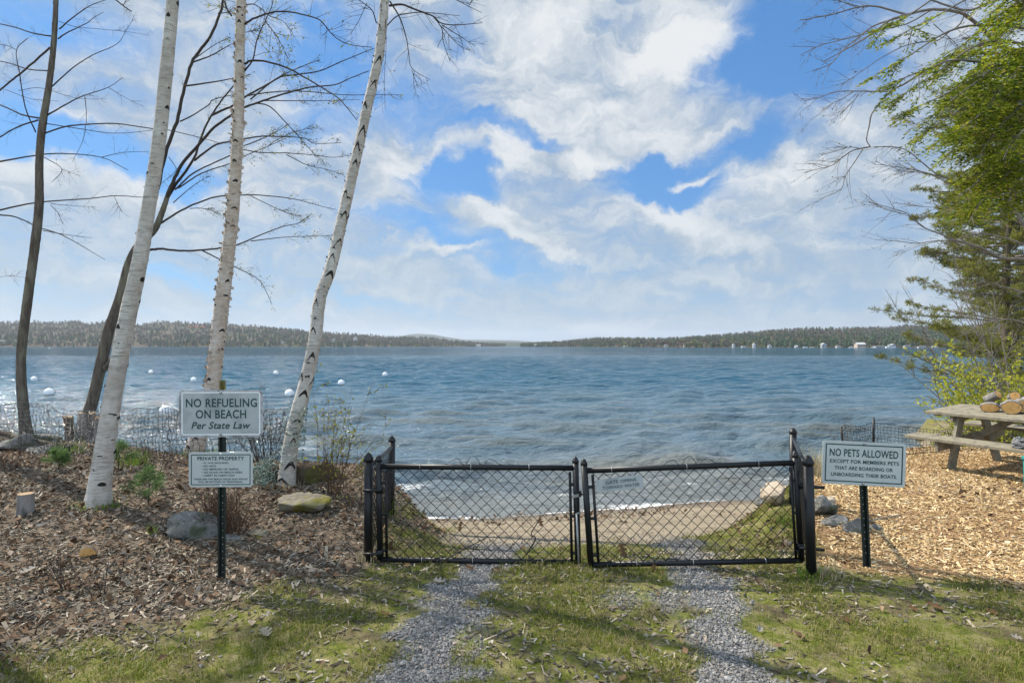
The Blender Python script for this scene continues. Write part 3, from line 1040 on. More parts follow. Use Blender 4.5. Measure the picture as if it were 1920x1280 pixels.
def house(px, py, dist, wpx, hpx, wallm, roofm, label, gable_front=False, name='house'):
    b = P(px, py, dist)
    wd = .85 * wpx / F * dist; ht = .9 * hpx / F * dist; dp = wd * .8
    r = thing(name, label, 'house', b, 'houses across the lake')
    m = MB()
    x0, x1 = -wd / 2, wd / 2; y0, y1 = -dp / 2, dp / 2
    rh = ht * .45
    vs = [(x0, y0, -3), (x1, y0, -3), (x1, y1, -3), (x0, y1, -3), (x0, y0, ht), (x1, y0, ht), (x1, y1, ht), (x0, y1, ht)]
    fs_ = [(0, 1, 5, 4), (1, 2, 6, 5), (2, 3, 7, 6), (3, 0, 4, 7)]
    if gable_front:
        vs += [(0, y0, ht + rh), (0, y1, ht + rh)]
        fs_ += [(4, 5, 8), (6, 7, 9)]
    else:
        vs += [(x0, 0, ht + rh), (x1, 0, ht + rh)]
        fs_ += [(4, 8, 7), (5, 6, 9)]
    m.add([Vector(q) + b for q in vs], fs_)
    m.build('wall', wallm, r)
    m = MB(); e = .06 * wd; tk = .05 * ht
    if gable_front:
        for s in (-1, 1):
            xa = s * (wd / 2 + e)
            za = ht - rh * e / (wd / 2)
            q = [(xa, y0 - e, za), (0, y0 - e, ht + rh), (0, y1 + e, ht + rh), (xa, y1 + e, za)]
            m.add([Vector(k) + b + Vector((0, 0, .06)) for k in q] + [Vector(k) + b + Vector((0, 0, .06 + tk)) for k in q], [(0, 1, 2, 3), (7, 6, 5, 4), (0, 4, 5, 1), (1, 5, 6, 2), (2, 6, 7, 3), (3, 7, 4, 0)])
    else:
        for s in (-1, 1):
            ya = s * (dp / 2 + e)
            za = ht - rh * e / (dp / 2)
            q = [(x0 - e, ya, za), (x0 - e, 0, ht + rh), (x1 + e, 0, ht + rh), (x1 + e, ya, za)]
            m.add([Vector(k) + b + Vector((0, 0, .06)) for k in q] + [Vector(k) + b + Vector((0, 0, .06 + tk)) for k in q], [(0, 1, 2, 3), (7, 6, 5, 4), (0, 4, 5, 1), (1, 5, 6, 2), (2, 6, 7, 3), (3, 7, 4, 0)])
    m.build('roof', roofm, r)
    n = max(2, int(wpx / 3.5))
    for k in range(n):
        m = MB()
        cx = x0 + wd * (k + .5) / n
        ww = wd / n * .42; hh = ht * .42
        m.beam(b + Vector((cx, y0 - .04, ht * .28)), b + Vector((cx, y0 - .04, ht * .28 + hh)), ww, .12, Vector((0, 1, 0)))
        m.build('window', M['glass'], r)
    return r


HOUSES = [
    (1004, 648.6, 2000, 6, 2.6, 'h_white', 'r_light', 'small white house alone on the point at the narrows', False),
    (1172, 651.0, 1350, 6, 2.2, 'h_white', 'r_light', 'lone low white cabin at the wooded shore left of the bigger cottages', False),
    (1230, 651.2, 1250, 8, 2.2, 'h_grey', 'r_light', 'low grey cabin beside the small white cottage on the far shore', False),
    (1248, 650.0, 1200, 7, 4.0, 'h_white', 'r_dark', 'white cottage beside the low grey cabin on the far shore', True),
    (1285, 650.6, 1120, 8, 3.6, 'h_white', 'r_dark', 'white cottage under bare trees right of the grey cabin', False),
    (1375, 650.8, 1000, 5, 5.0, 'h_white', 'r_light', 'tall narrow white house between dark conifers on the far shore', True),
    (1394, 651.8, 1000, 9, 3.0, 'h_white', 'r_dark', 'wide low white cottage next to two tall narrow white houses', False),
    (1414, 650.8, 980, 6, 5.6, 'h_white', 'r_light', 'tallest narrow white house on the far right shore', True),
    (1443, 651.5, 960, 7, 4.6, 'h_white', 'r_dark', 'white gabled house with dark roof in a gap of bare trees', True),
    (1493, 651.8, 940, 6, 3.2, 'h_white', 'r_light', 'small white cabin half hidden behind moored white boats', False),
    (1544, 651.0, 920, 10, 6.0, 'h_grey', 'r_light', 'tall pale grey house among conifers on the right shore', True),
    (1571, 652.0, 920, 8, 3.4, 'h_white', 'r_dark', 'low white boathouse at the water left of the large tan house', False),
    (1612, 651.5, 910, 18, 7.0, 'h_tan', 'r_light', 'large tan house with long pale roof on the far shore', False),
    (1647, 652.4, 905, 20, 3.4, 'h_white', 'r_dark', 'long low white house with dark roof and conifers behind', False),
    (1673, 652.0, 905, 11, 5.4, 'h_grey', 'r_light', 'grey gabled house with pale roof above a white boat', True),
    (1700, 652.0, 900, 12, 4.0, 'h_grey', 'r_dark', 'dark roofed grey cottage right of the gabled grey house', False),
    (1727, 652.2, 900, 12, 3.4, 'h_white', 'r_dark', 'white cottage with dark roof in front of dark pines, far right', False),
    (1751, 652.4, 900, 12, 2.4, 'h_white', 'r_light', 'last low white cabin before the near shrubs on the right', False),
    (896, 648.6, 2550, 11, 2.0, 'h_white', 'r_light', 'long white boathouse at the tip of the left shore', False),
    (626, 640.5, 1900, 8, 4.4, 'h_white', 'r_dark', 'white gabled farmhouse on the slope right of the leaning birches', True),
    (604, 640.0, 1950, 7, 2.6, 'h_white', 'r_red', 'red roofed house on the slope beside the white farmhouse', False),
    (666, 635.8, 2050, 7, 3.2, 'h_white', 'r_light', 'small white house higher up the slope right of the farmhouse', True),
    (512, 630.0, 2150, 12, 3.0, 'h_grey', 'r_light', 'pale grey house on the slope between the two right birches', False),
    (530, 643.0, 1750, 6, 2.4, 'h_white', 'r_dark', 'little white cabin low on the left shore', False),
    (374, 616.0, 2400, 34, 3.6, 'h_tan', 'r_red', 'long tan building with reddish roof high on the left hill', False),
    (5, 643.5, 1600, 16, 4.5, 'h_olive', 'r_dark', 'olive shed by the water at the far left end of the shore', False),
]
for (px, py, dist, wpx, hpx, wm, rm, lab, gf) in HOUSES:
    house(px, py, dist, wpx, hpx, M[wm], M[rm], lab, gf)

M['boat_white'] = mottled('white_boat_hull', (.76, .77, .78), (.82, .83, .84), 1, .35, .5)


def boat(px, dist, lpx, label, cabin=True):
    b = Vector(((px - CX) / F * dist, dist, WATER_Z))
    L = lpx / F * dist
    r = thing('motor_boat', label, 'boat', b, 'boats moored across the lake')
    m = MB()
    secs = [(-.5, .16, .30), (-.2, .19, .30), (.15, .18, .32), (.38, .11, .36), (.5, .01, .42)]
    vs = []
    for u, hw, top in secs:
        for s in ((-1, top), (-.75, -.05), (.75, -.05), (1, top)):
            vs.append(b + Vector((u * L, s[0] * hw * L, s[1] * L * .42 + .1)))
    fs_ = []
    for k in range(len(secs) - 1):
        for j in range(3):
            fs_.append((k * 4 + j, k * 4 + j + 1, k * 4 + 5 + j, k * 4 + 4 + j))
        fs_.append((k * 4 + 3, k * 4, k * 4 + 4, k * 4 + 7))
    fs_.append((0, 3, 2, 1))
    m.add(vs, fs_)
    m.build('hull', M['boat_white'], r)
    if cabin:
        m = MB()
        m.beam(b + Vector((-.25 * L, 0, .22 * L)), b + Vector((.12 * L, 0, .22 * L)), .28 * L, .17 * L)
        m.build('cabin', M['h_grey'], r)
    return r


boat(1510, 915, 9, 'white motor boat moored left of the tall pale grey house')
boat(1522, 910, 7, 'smaller white boat moored beside the left motor boat', False)
boat(1596, 890, 8, 'white boat at the shore in front of the large tan house')
boat(1670, 885, 18, 'longest white boat below the grey gabled house')
boat(1637, 890, 7, 'little white boat off the long low white house', False)

# ------------------------------------------------------------------ chain link
def chain_mesh(mb, bl, br, tr, tl, w=.084, r=.0036, rng=random, bulge=0.0, mi=0):
    """woven diamonds filling the four-cornered patch"""
    bl, br, tr, tl = map(Vector, (bl, br, tr, tl))
    L = ((br - bl).length + (tr - tl).length) / 2
    Hh = ((tl - bl).length + (tr - br).length) / 2
    n = max(2, round(L / (w / 2))); m = max(2, round(Hh / (w * .97)) * 2)
    nrm = (br - bl).cross(tl - bl).normalized()

    def at(u, v):
        q = (bl * (1 - u) + br * u) * (1 - v) + (tl * (1 - u) + tr * u) * v
        return q + nrm * (bulge * math.sin(math.pi * u) * math.sin(math.pi * v))
    for i in range(n):
        pts = []
        for j in range(m + 1):
            uu = (i + (0.0 if ((j + i) % 2 == 0) else 1.0)) / n
            off = .0035 * (1 if (j + i) % 2 else -1)
            p = at(uu, j / m) + nrm * off
            # small flat at each crossing
            pts.append(p)
        mb.tube(pts, r, 4, mi, smooth=True)
    for i in range(n):       # knuckles at the top edge
        a = at((i + (0.0 if ((m + i) % 2 == 0) else 1.0)) / n, 1.0)
        mb.tube([a, a + Vector((rng.uniform(-.006, .006), 0, .016))], r, 4, mi)


def finial(mb, p, r, h):
    mb.lathe(p, [(r * 1.12, 0), (r * 1.16, .012), (r * 1.16, .022), (r * .98, .03), (r * .9, h * .55), (r * .5, h * .85), (0.001, h)], 12)


def post(mb, a, b, r, cap_h=.07):
    mb.tube([a, b], r, 14)
    finial(mb, Vector(b) - Vector((0, 0, .01)), r, cap_h)


def base_pt(px, py, Y):
    p = P(px, py, Y)
    return p


rnd = random.Random(4)

# --- left gate leaf
YL = 4.74
lf_root = thing('gate_leaf', 'left black chain link gate leaf with a stick and twig caught in it', 'gate', (P(712, 1052, YL).x, YL, gz(P(712, 1052, YL).x, YL)), 'pair of black chain link gate leaves')


def gate_leaf(root, TL, TR, BL, BR, tops, tension, rail_r=.021):
    m = MB()
    for (b, tpx) in ((BL, tops[0]), (BR, tops[1])):
        d_ = (Vector(tpx) - Vector(b))
        m.tube([b, tpx], .0235, 14)
        m.lathe(Vector(tpx) - d_.normalized() * .005, [(.026, 0), (.027, .015), (.022, .02), (.018, .035), (.001, .05)], 12, d_.normalized())
    m.tube([TL, TR], rail_r, 12); m.tube([BL, BR], rail_r, 12)
    m.build('frame', M['black_metal'], root)
    m = MB()
    o = .012
    i_l, i_r = tension
    def lerp(a, b, u):
        return Vector(a) * (1 - u) + Vector(b) * u
    chain_mesh(m, lerp(BL, BR, i_l) + Vector((0, 0, .018)), lerp(BL, BR, i_r) + Vector((0, 0, .018)), lerp(TL, TR, i_r) - Vector((0, 0, .020)), lerp(TL, TR, i_l) - Vector((0, 0, .020)), rng=rnd)
    m.build('wire_mesh', M['black_metal'], root)
    for u in (i_l, i_r):
        m = MB()
        a = lerp(BL, BR, u) + Vector((0, -.006, .02)); b = lerp(TL, TR, u) + Vector((0, -.006, -.03))
        m.tube([a, b], .0105, 8)
        for k in (.08, .5, .86):
            q = a * (1 - k) + b * k
            e = (Vector(BL) if u < .5 else Vector(BR)) * (1 - k) + (Vector(TL) if u < .5 else Vector(TR)) * k
            m.tube([q, Vector((e.x, q.y, q.z))], .012, 8)
        m.build('tension_bar', M['black_metal'], root)
    m = MB()
    for rail in ((TL, TR), (BL, BR)):
        for u in (.17, .46, .78):
            q = lerp(*rail, u + rnd.uniform(-.05, .05))
            ax = (Vector(rail[1]) - Vector(rail[0])).normalized()
            ring = [q + (Vector((0, -1, 0)) * math.cos(an) + Vector((0, 0, 1)) * math.sin(an)) * .0235 for an in [k * math.pi / 6 for k in range(13)]]
            m.tube(ring, .0022, 5, cap=False)
    m.build('wire_tie', M['galv'], root)


def wire_loops(root, a, b, hgt):
    m = MB()
    pts = []
    a = Vector(a); b = Vector(b)
    prof = [0, .0, .35, .55, .62, .1, .0, .7, 1.0, .75, .0, .05, .55, .6, .4, .05, 0]
    for k, h in enumerate(prof):
        pts.append(tuple(a.lerp(b, k / (len(prof) - 1)) + Vector((0, .004 * math.sin(k), h * hgt))))
    m.tube([Vector(q) for q in spline(pts, 5)], .0022, 5)
    m.build('bent_wire', M['black_metal'], root)


gate_leaf(lf_root, P(712, 874, YL), P(1080, 877, YL), P(713, 1048, YL), P(1084, 1054, YL), (P(710, 863, YL), P(1079, 866, YL)), (.033, .968))
wire_loops(lf_root, P(832, 874, YL) + Vector((0, 0, .018)), P(942, 875, YL) + Vector((0, 0, .018)), .062)
# latch and drop rod on the free end
m = MB()
q = P(1083, 925, YL)
m.tube([q + Vector((-.03, -.03, 0)), q + Vector((.085, -.03, .004))], .007, 8)
m.tube([q + Vector((.075, -.05, .0)), q + Vector((.075, .05, 0))], .006, 8)
m.lathe(q + Vector((0, 0, -.02)), [(.03, 0), (.031, .04)], 12)
m.build('latch', M['black_metal'], lf_root)
m = MB(); m.beam(q + Vector((-.048, -.036, -.012)), q + Vector((.006, -.036, -.004)), .012, .022); m.build('latch_plate', M['galv'], lf_root)
m = MB()
m.tube([P(1081, 962, YL - .035), P(1086, 1073, YL - .035)], .0085, 8)
m.tube([P(1081, 962, YL - .035), P(1089, 961, YL - .035)], .007, 8)
m.build('drop_rod', M['galv'], lf_root)
for py in (918, 1036):
    m = MB(); q = P(701, py, YL)
    m.lathe(q + Vector((.045, 0, -.02)), [(.031, 0), (.031, .045)], 12)
    m.tube([q + Vector((-.075, -.025, 0)), q + Vector((.05, -.025, 0))], .011, 8)
    m.build('hinge', M['black_metal'], lf_root)

# --- right gate leaf
YR = 4.62
rf_root = thing('gate_leaf', 'sagging black chain link gate leaf on the right carrying the small gate sign', 'gate', (P(1505, 1055, YR).x, YR, gz(P(1505, 1055, YR).x, YR)), 'pair of black chain link gate leaves')
gate_leaf(rf_root, P(1097, 882, YR), P(1492, 867, YR), P(1108, 1058, YR), P(1503, 1050, YR), (P(1095, 870, YR), P(1491, 855, YR)), (.035, .972))
wire_loops(rf_root, P(1236, 877, YR) + Vector((0, 0, .018)), P(1348, 872, YR) + Vector((0, 0, .018)), .058)
for py in (909, 1024):
    m = MB(); q = P(1500, py, YR)
    m.lathe(q + Vector((0, 0, -.02)), [(.031, 0), (.031, .045)], 12)
    m.tube([q + Vector((-.02, -.03, 0)), q + Vector((.15, -.06, -.006))], .012, 8)
    m.build('hinge', M['black_metal'], rf_root)


# ------------------------------------------------------------------ lettering
def text_shape(s, width, height, weight=.012, shear=0.0):
    cu = bpy.data.curves.new('lettering', 'FONT')
    cu.body = s; cu.size = 1.0; cu.offset = weight; cu.shear = shear
    cu.space_character = 1.06
    cu.resolution_u = 4
    cu.extrude = 0.0
    ob = bpy.data.objects.new('lettering', cu)
    me = bpy.data.meshes.new_from_object(ob)
    v = np.empty(len(me.vertices) * 3); me.vertices.foreach_get('co', v); v = v.reshape(-1, 3)[:, :2]
    fs_ = [tuple(p.vertices) for p in me.polygons]
    bpy.data.objects.remove(ob); bpy.data.curves.remove(cu); bpy.data.meshes.remove(me)
    lo, hi = v.min(0), v.max(0)
    v = (v - (lo + hi) / 2) / (hi - lo) * np.array([width, height])
    return v, fs_


def round_rect(wd, ht, r, n=6):
    pts = []
    for cx, cy, a0 in ((wd / 2 - r, ht / 2 - r, 0), (-wd / 2 + r, ht / 2 - r, 90), (-wd / 2 + r, -ht / 2 + r, 180), (wd / 2 - r, -ht / 2 + r, 270)):
        for k in range(n + 1):
            an = R(a0 + 90 * k / n)
            pts.append((cx + r * math.cos(an), cy + r * math.sin(an)))
    return pts


class Board:
    """flat sign set in the world: centre, right, up vectors (facing n)"""
    def __init__(self, c, u, v):
        self.c = Vector(c); self.u = Vector(u).normalized(); self.v = Vector(v)
        self.v = (self.v - self.u * self.v.dot(self.u)).normalized()
        self.n = self.u.cross(self.v)

    def pt(self, x, y, z=0.0):
        return self.c + self.u * x + self.v * y + self.n * z

    def plate(self, wd, ht, r, tk, z0=0.0):
        m = MB(); p = round_rect(wd, ht, r); n = len(p)
        m.add([self.pt(x, y, z0) for x, y in p] + [self.pt(x, y, z0 - tk) for x, y in p],
              [tuple(range(n)), tuple(reversed(range(n, 2 * n)))] + [(k, k + n, (k + 1) % n + n, (k + 1) % n) for k in range(n)])
        return m

    def ring(self, wd, ht, r, lw, z, m=None):
        m = m or MB(); a = round_rect(wd, ht, r); b = round_rect(wd - 2 * lw, ht - 2 * lw, max(.002, r - lw)); n = len(a)
        m.add([self.pt(x, y, z) for x, y in a] + [self.pt(x, y, z) for x, y in b], [(k, (k + 1) % n, (k + 1) % n + n, k + n) for k in range(n)])
        return m

    def text(self, lines, z):
        m = MB()
        for s, x, y, wd, ht, wt, sh in lines:
            v, fs_ = text_shape(s, wd, ht, wt, sh)
            m.add([self.pt(x + a, y + b, z) for a, b in v], fs_)
        return m

    def bolt(self, x, y, r=.008):
        m = MB()
        m.lathe(self.pt(x, y, .001), [(r * 1.5, 0), (r * 1.5, .002), (r, .0022), (r, .006), (r * .6, .008)], 10, self.n)
        return m


def channel_post(a, b, wd, dp, face):
    """U channel post with a row of holes shown as pale plugs left out: a real channel section"""
    m = MB()
    a = Vector(a); b = Vector(b); ax = (b - a).normalized()
    u = ax.cross(face).normalized(); f = Vector(face).normalized()
    sec = [(-wd / 2, -dp), (-wd / 2 + .006, -dp), (-wd * .26, -.004), (wd * .26, -.004), (wd / 2 - .006, -dp), (wd / 2, -dp), (wd * .3, 0), (-wd * .3, 0)]
    sec = [(-wd / 2, 0), (-wd * .28, 0), (-wd * .2, -dp), (wd * .2, -dp), (wd * .28, 0), (wd / 2, 0), (wd / 2, -.004), (wd * .31, -.004), (wd * .23, -dp - .004), (-wd * .23, -dp - .004), (-wd * .31, -.004), (-wd / 2, -.004)]
    vs = [a + u * x + f * y for x, y in sec] + [b + u * x + f * y for x, y in sec]
    n = len(sec)
    m.add(vs, [(k, (k + 1) % n, (k + 1) % n + n, k + n) for k in range(n)] + [tuple(reversed(range(n))), tuple(range(n, 2 * n))])
    return m


# --- left sign post with two boards
YS = 4.40
sb_ = P(415, 1086, YS); sb_.z = gz(sb_.x, YS)
sp = thing('sign_post', 'dark post holding a NO REFUELING ON BEACH sign above a smaller PRIVATE PROPERTY sign', 'sign', sb_)
fy = Vector((0, -1, 0))
channel_post(P(415, 1100, YS), P(417, 735, YS), .056, .018, fy).build('post', M['green_post'], sp)
channel_post(P(417, 735, YS + .004), P(417, 713, YS + .004), .044, .018, fy).build('post_top', M['olive_post'], sp)
mh = MB()
for py in range(930, 1080, 13):
    q = P(416, py, YS)
    mh.lathe(q + Vector((0, .0135, 0)), [(.0042, 0), (.0042, .003)], 8, fy)
mh.build('bolt_hole', M['galv'], sp)
B = Board(P(414.5, 775, YS - .012), (1, .03, .002), (0, 0, 1))
s1 = B.plate(.580, .330, .035, .004).build('sign_board', M['sign_edge'], sp)
m = MB(); p_ = round_rect(.532, .290, .016); m.add([B.pt(x, y, .0012) for x, y in p_], [tuple(range(len(p_)))]); m.build('sign_face', M['sign_old'], s1)
B.ring(.546, .303, .018, .0085, .0022).build('border', M['sign_line'], s1)
B.text([("NO REFUELING", .004, .075, .492, .060, .016, 0), ("ON BEACH", -.0, -.004, .348, .060, .016, 0), ("Per State Law", .0, -.082, .410, .050, .018, .27)], .0026).build('lettering', M['sign_green'], s1)
B.bolt(0, .147, .007).build('bolt', M['galv'], s1); B.bolt(-.002, -.145, .007).build('bolt', M['galv'], s1)
B = Board(P(414, 880, YS - .012), (1, .03, -.002), (0, 0, 1))
s2 = B.plate(.442, .244, .022, .004).build('sign_board', M['sign_new'], sp)
B.ring(.412, .214, .006, .0055, .0016).build('border', M['sign_green'], s2)
L2 = [("PRIVATE PROPERTY", -.0, .079, .322, .026, .016, 0)]
for k, (s, wdt) in enumerate((("\u2022 ID TAG REQUIRED", .186), ("\u2022 NO PETS", .100), ("\u2022 NO SMOKING OR VAPING", .256), ("\u2022 NO GLASS ON BEACH AREA", .282), ("\u2022 CARRY IN CARRY OUT", .230))):
    L2.append((s, -.132 + wdt / 2, .047 - k * .0218, wdt, .0135, .010, 0))
L2.append(("THESE ARE THE BEACH RULES AND POLICE", 0, -.066, .372, .0125, .010, 0))
L2.append(("WILL BE NOTIFIED OF TRESPASSING.", 0, -.085, .310, .0125, .010, 0))
B.text(L2, .0022).build('lettering', M['sign_green'], s2)
B.bolt(0, .112, .005).build('bolt', M['sign_line'], s2); B.bolt(0, -.112, .005).build('bolt', M['sign_line'], s2)

# --- right sign post
YS2 = 4.66
sb2 = P(1625, 1053, YS2); sb2.z = gz(sb2.x, YS2)
sp2 = thing('sign_post', 'leaning dark green post with a white NO PETS ALLOWED sign in the wood chips', 'sign', sb2)
channel_post(P(1626, 1066, YS2), P(1616, 842, YS2), .062, .02, Vector((.06, -1, 0))).build('post', M['green_post'], sp2)
mh = MB()
for k in range(10):
    q = P(1618.5 + k * .75, 920 + k * 13, YS2)
    mh.lathe(q + Vector((.0, .0155, 0)), [(.0042, 0), (.0042, .003)], 8, fy)
mh.build('bolt_hole', M['galv'], sp2)
B = Board(P(1619.5, 869, YS2 - .014), (1, -.10, -.034), (.03, 0, 1))
s3 = B.plate(.590, .322, .022, .004).build('sign_board', M['sign_new'], sp2)
B.ring(.548, .280, .005, .008, .0016).build('border', M['sign_green'], s3)
B.text([("NO PETS ALLOWED", -.002, .076, .484, .056, .012, 0), ("EXCEPT FOR MEMBERS PETS", .003, .012, .486, .027, .014, 0), ("THAT ARE BOARDING OR", .0, -.037, .412, .027, .014, 0), ("UNBOARDING THEIR BOATS.", .003, -.086, .466, .027, .014, 0)], .0024).build('lettering', M['sign_green'], s3)
B.bolt(0, .148, .007).build('bolt', M['galv'], s3); B.bolt(0, -.148, .007).build('bolt', M['galv'], s3)

# --- small sign wired to the right gate leaf
B = Board(P(1161.5, 906.5, YR - .020), (1, 0, .115), (-.115, 0, 1))
gs = B.plate(.350, .094, .022, .003).build('gate_sign', M['sign_old'], rf_root)
B.text([("GATE OPENS", .012, .018, .228, .024, .014, 0), ("TOWARD WATER", .010, -.019, .276, .024, .014, 0)], .0016).build('lettering', M['sign_green'], gs)

# ------------------------------------------------------------------ short chain link fences beside the gate
def flank(label, A, A2, B_, B2, rA, rB, bulge):
    A, A2, B_, B2 = map(Vector, (A, A2, B_, B2))
    r = thing('chain_link_fence', label, 'fence', (A.x, A.y, gz(A.x, A.y)), 'chain link wings beside the gate')
    m = MB(); post(m, A - Vector((0, 0, .1)), A2, rA); m.build('gate_post', M['black_metal'], r)
    m = MB(); post(m, B_ - Vector((0, 0, .2)), B2, rB, .06); m.build('end_post', M['black_metal'], r)
    m = MB()
    chain_mesh(m, A + Vector((0, 0, .06)), B_ + Vector((0, 0, .03)), B2 - Vector((0, 0, .07)), A2 - Vector((0, 0, .07)), w=.075, r=.0030, rng=rnd, bulge=bulge)
    m.build('wire_mesh', M['black_metal'], r)
    m = MB(); m.tube([A2 - Vector((0, 0, .055)), B2 - Vector((0, 0, .055))], .017, 10); m.build('top_rail', M['black_metal'], r)
    return r


YA = 4.78
a = P(691, 1052, YA)
b = P(733, 935, 6.0)
flank('left black chain link wing running back from the gate post to the bank', (a.x, a.y, gz(a.x, a.y)), P(691, 862, YA), (b.x, b.y, gz(b.x, b.y)), P(735, 826, 6.0), .034, .031, .03)
a = P(1522, 1078, 4.50)
b = P(1486, 960, 6.2)
flank('right black chain link wing running back from the leaning gate post past the rocks', (a.x, a.y, gz(a.x, a.y)), P(1515, 868, 4.50), (b.x, b.y, gz(b.x, b.y)), P(1487, 811, 6.2), .036, .033, .02)

# ------------------------------------------------------------------ picnic table
tip = Vector((5.73, 8.69, .75))
ph = R(24.0); tl_ = R(5.0)
bx = Vector((math.cos(ph) * math.cos(tl_), math.sin(ph) * math.cos(tl_), math.sin(tl_)))    # across
ax = Vector((math.sin(ph), -math.cos(ph), 0))                                                # along, towards the camera
ux = ax.cross(bx); ux = ux if ux.z > 0 else -ux
pt = lambda a_, b_, c_: tip + ax * a_ + bx * b_ + ux * c_
tb = thing('picnic_table', 'weathered grey brown wooden picnic table with attached benches on the wood chips', 'picnic table', (tip.x, tip.y, 0))
PL, PW = 1.85, .80
for k in range(5):
    m = MB(); wdt = PW / 5
    m.beam(pt(0, wdt * (k + .5), -.019), pt(PL, wdt * (k + .5), -.019), wdt - .006, .038, ux)
    m.build('tabletop', M['plank'], tb, .004)
for b0 in (-.36, PW + .10):
    for k in range(2):
        m = MB()
        m.beam(pt(-.06, b0 + .135 * (k + .5), -.31), pt(PL - .06, b0 + .135 * (k + .5), -.31), .130, .038, ux)
        m.build('bench', M['plank'], tb, .004)
for a0 in (.36, PL - .36):
    m = MB(); m.beam(pt(a0 - .02, .02, -.083), pt(a0 - .02, PW - .02, -.083), .038, .088, ux); m.build('top_brace', M['plank'], tb, .003)
    m = MB(); m.beam(pt(a0 - .02, -.33, -.40), pt(a0 - .02, PW + .34, -.40), .038, .135, ux); m.build('bench_brace', M['plank'], tb, .003)
    for s in (0, 1):
        bt, bb = (.16, -.13) if s == 0 else (PW - .16, PW + .13)
        m = MB(); m.beam(pt(a0 + .02, bt, -.045), pt(a0 + .02, bb, -.80), .040, .135, ax.cross(bx)); m.build('leg', M['plank'], tb, .003)
    s = 1 if a0 < PL / 2 else -1
    m = MB(); m.beam(pt(a0, PW / 2, -.40), pt(a0 + s * .55, PW / 2, -.06), .038, .085, ux); m.build('diagonal_brace', M['plank'], tb, .003)
    m = MB(); m.beam(pt(a0 - .01, .02, -.06), pt(a0 - .01, .02, -.15), .0, .0, ax)
# cleats under the left ends
for b0, c0 in ((PW / 2, -.056), (-.225, -.345)):
    m = MB(); m.beam(pt(.10, b0 - (.3 if c0 > -.1 else .11), c0), pt(.10, b0 + (.3 if c0 > -.1 else .11), c0), .07, .034, ux); m.build('cleat', M['plank'], tb, .003)


# --- cut firewood on the table
def log(c, axis, r, L, label, squash=1.0, half=False, seed=0, group='firewood pieces on the picnic table'):
    rg = random.Random(seed)
    axis = Vector(axis).normalized(); c = Vector(c)
    up = Vector((0, 0, 1)); side = axis.cross(up).normalized(); up = side.cross(axis).normalized()
    n = 20
    prof = [1 + rg.uniform(-.06, .06) for _ in range(n)]
    def sec(o, sc):
        v = []
        for k in range(n):
            an = 2 * math.pi * k / n
            x, y = math.cos(an) * r * prof[k] * sc, math.sin(an) * r * prof[k] * squash * sc
            if half:
                y = max(y, -.15 * r)
            v.append(o + side * x + up * y)
        return v
    rt = thing('firewood', label, 'firewood', c, group)
    m = MB()
    rings = [sec(c - axis * L / 2, 1), sec(c - axis * L / 2 * .3, 1.03), sec(c + axis * L / 2 * .4, .98), sec(c + axis * L / 2, 1)]
    vs = [q for rr in rings for q in rr]
    fs_ = []
    for i in range(3):
        for k in range(n):
            k2 = (k + 1) % n
            fs_.append((i * n + k, i * n + k2, (i + 1) * n + k2, (i + 1) * n + k))
    fs_ += [tuple(reversed(range(n))), tuple(range(3 * n, 4 * n))]
    m.add(vs, fs_, 0, False)
    m.build('bark', M['bark_grey'], rt)
    for e, ring in ((-1, rings[0]), (1, rings[3])):
        m = MB()
        cc = c + axis * (e * L / 2)
        q = [p + axis * e * .002 for p in ring]
        q = [cc + (p - cc) * .92 + axis * e * .002 for p in ring]
        inner = [cc + (p - cc) * .5 + axis * e * .003 for p in ring]
        m.add(q + inner, [(k, (k + 1) % n, (k + 1) % n + n, k + n) for k in range(n)] + [tuple(range(n, 2 * n))])
        m.build('cut_end', M['cut_wood'], rt)
    return rt


sp_ = lambda a_, b_, r_: pt(a_, b_, r_ * .98)
tw = -ax * .55 - bx * .1


def table_spot(px, py):
    # point of the table top under that pixel
    o = Vector((0, 0, H)); dv = P(px, py, 1.0) - o
    tt = (tip - o).dot(ux) / dv.dot(ux)
    return o + dv * tt


lg = [(1856, 773, .108, -.62, -.78, .16, 'flattened oval firewood piece lying at the left end of the pile', .52),
      (1897, 777, .112, -.60, -.80, .16, 'round firewood piece with the brightest orange cut end facing the camera', .74),
      (1920, 775, .085, -.45, -.9, .16, 'small round firewood piece right of the bright orange one', 1.0),
      (1938, 775, .10, -.4, -.9, .2, 'firewood piece at the right edge leaning on the small round one', 1.0)]
for k, (px, py, r, dx, dy, L, lab, sq) in enumerate(lg):
    q = table_spot(px, py)
    axv = Vector((dx, dy, 0)); axv = (axv - ux * axv.dot(ux)).normalized()
    log(q + Vector((0, 0, r * sq + .004)) - axv * L / 2, axv, r, L, lab, sq, False, k + 1)
q = table_spot(1872, 762) ; axv = Vector((.35, -.9, .55))
log(q + ux * .115 + Vector((.06, .18, .0)), axv, .06, .18, 'stubby firewood piece standing tilted behind the bright orange one', 1.0, False, 9)
q = table_spot(1912, 762); axv = Vector((-.5, -.8, .15))
log(q + ux * .10 + Vector((.05, .16, .02)), axv, .06, .26, 'bark covered firewood piece lying behind the others on the right', 1.0, False, 12)

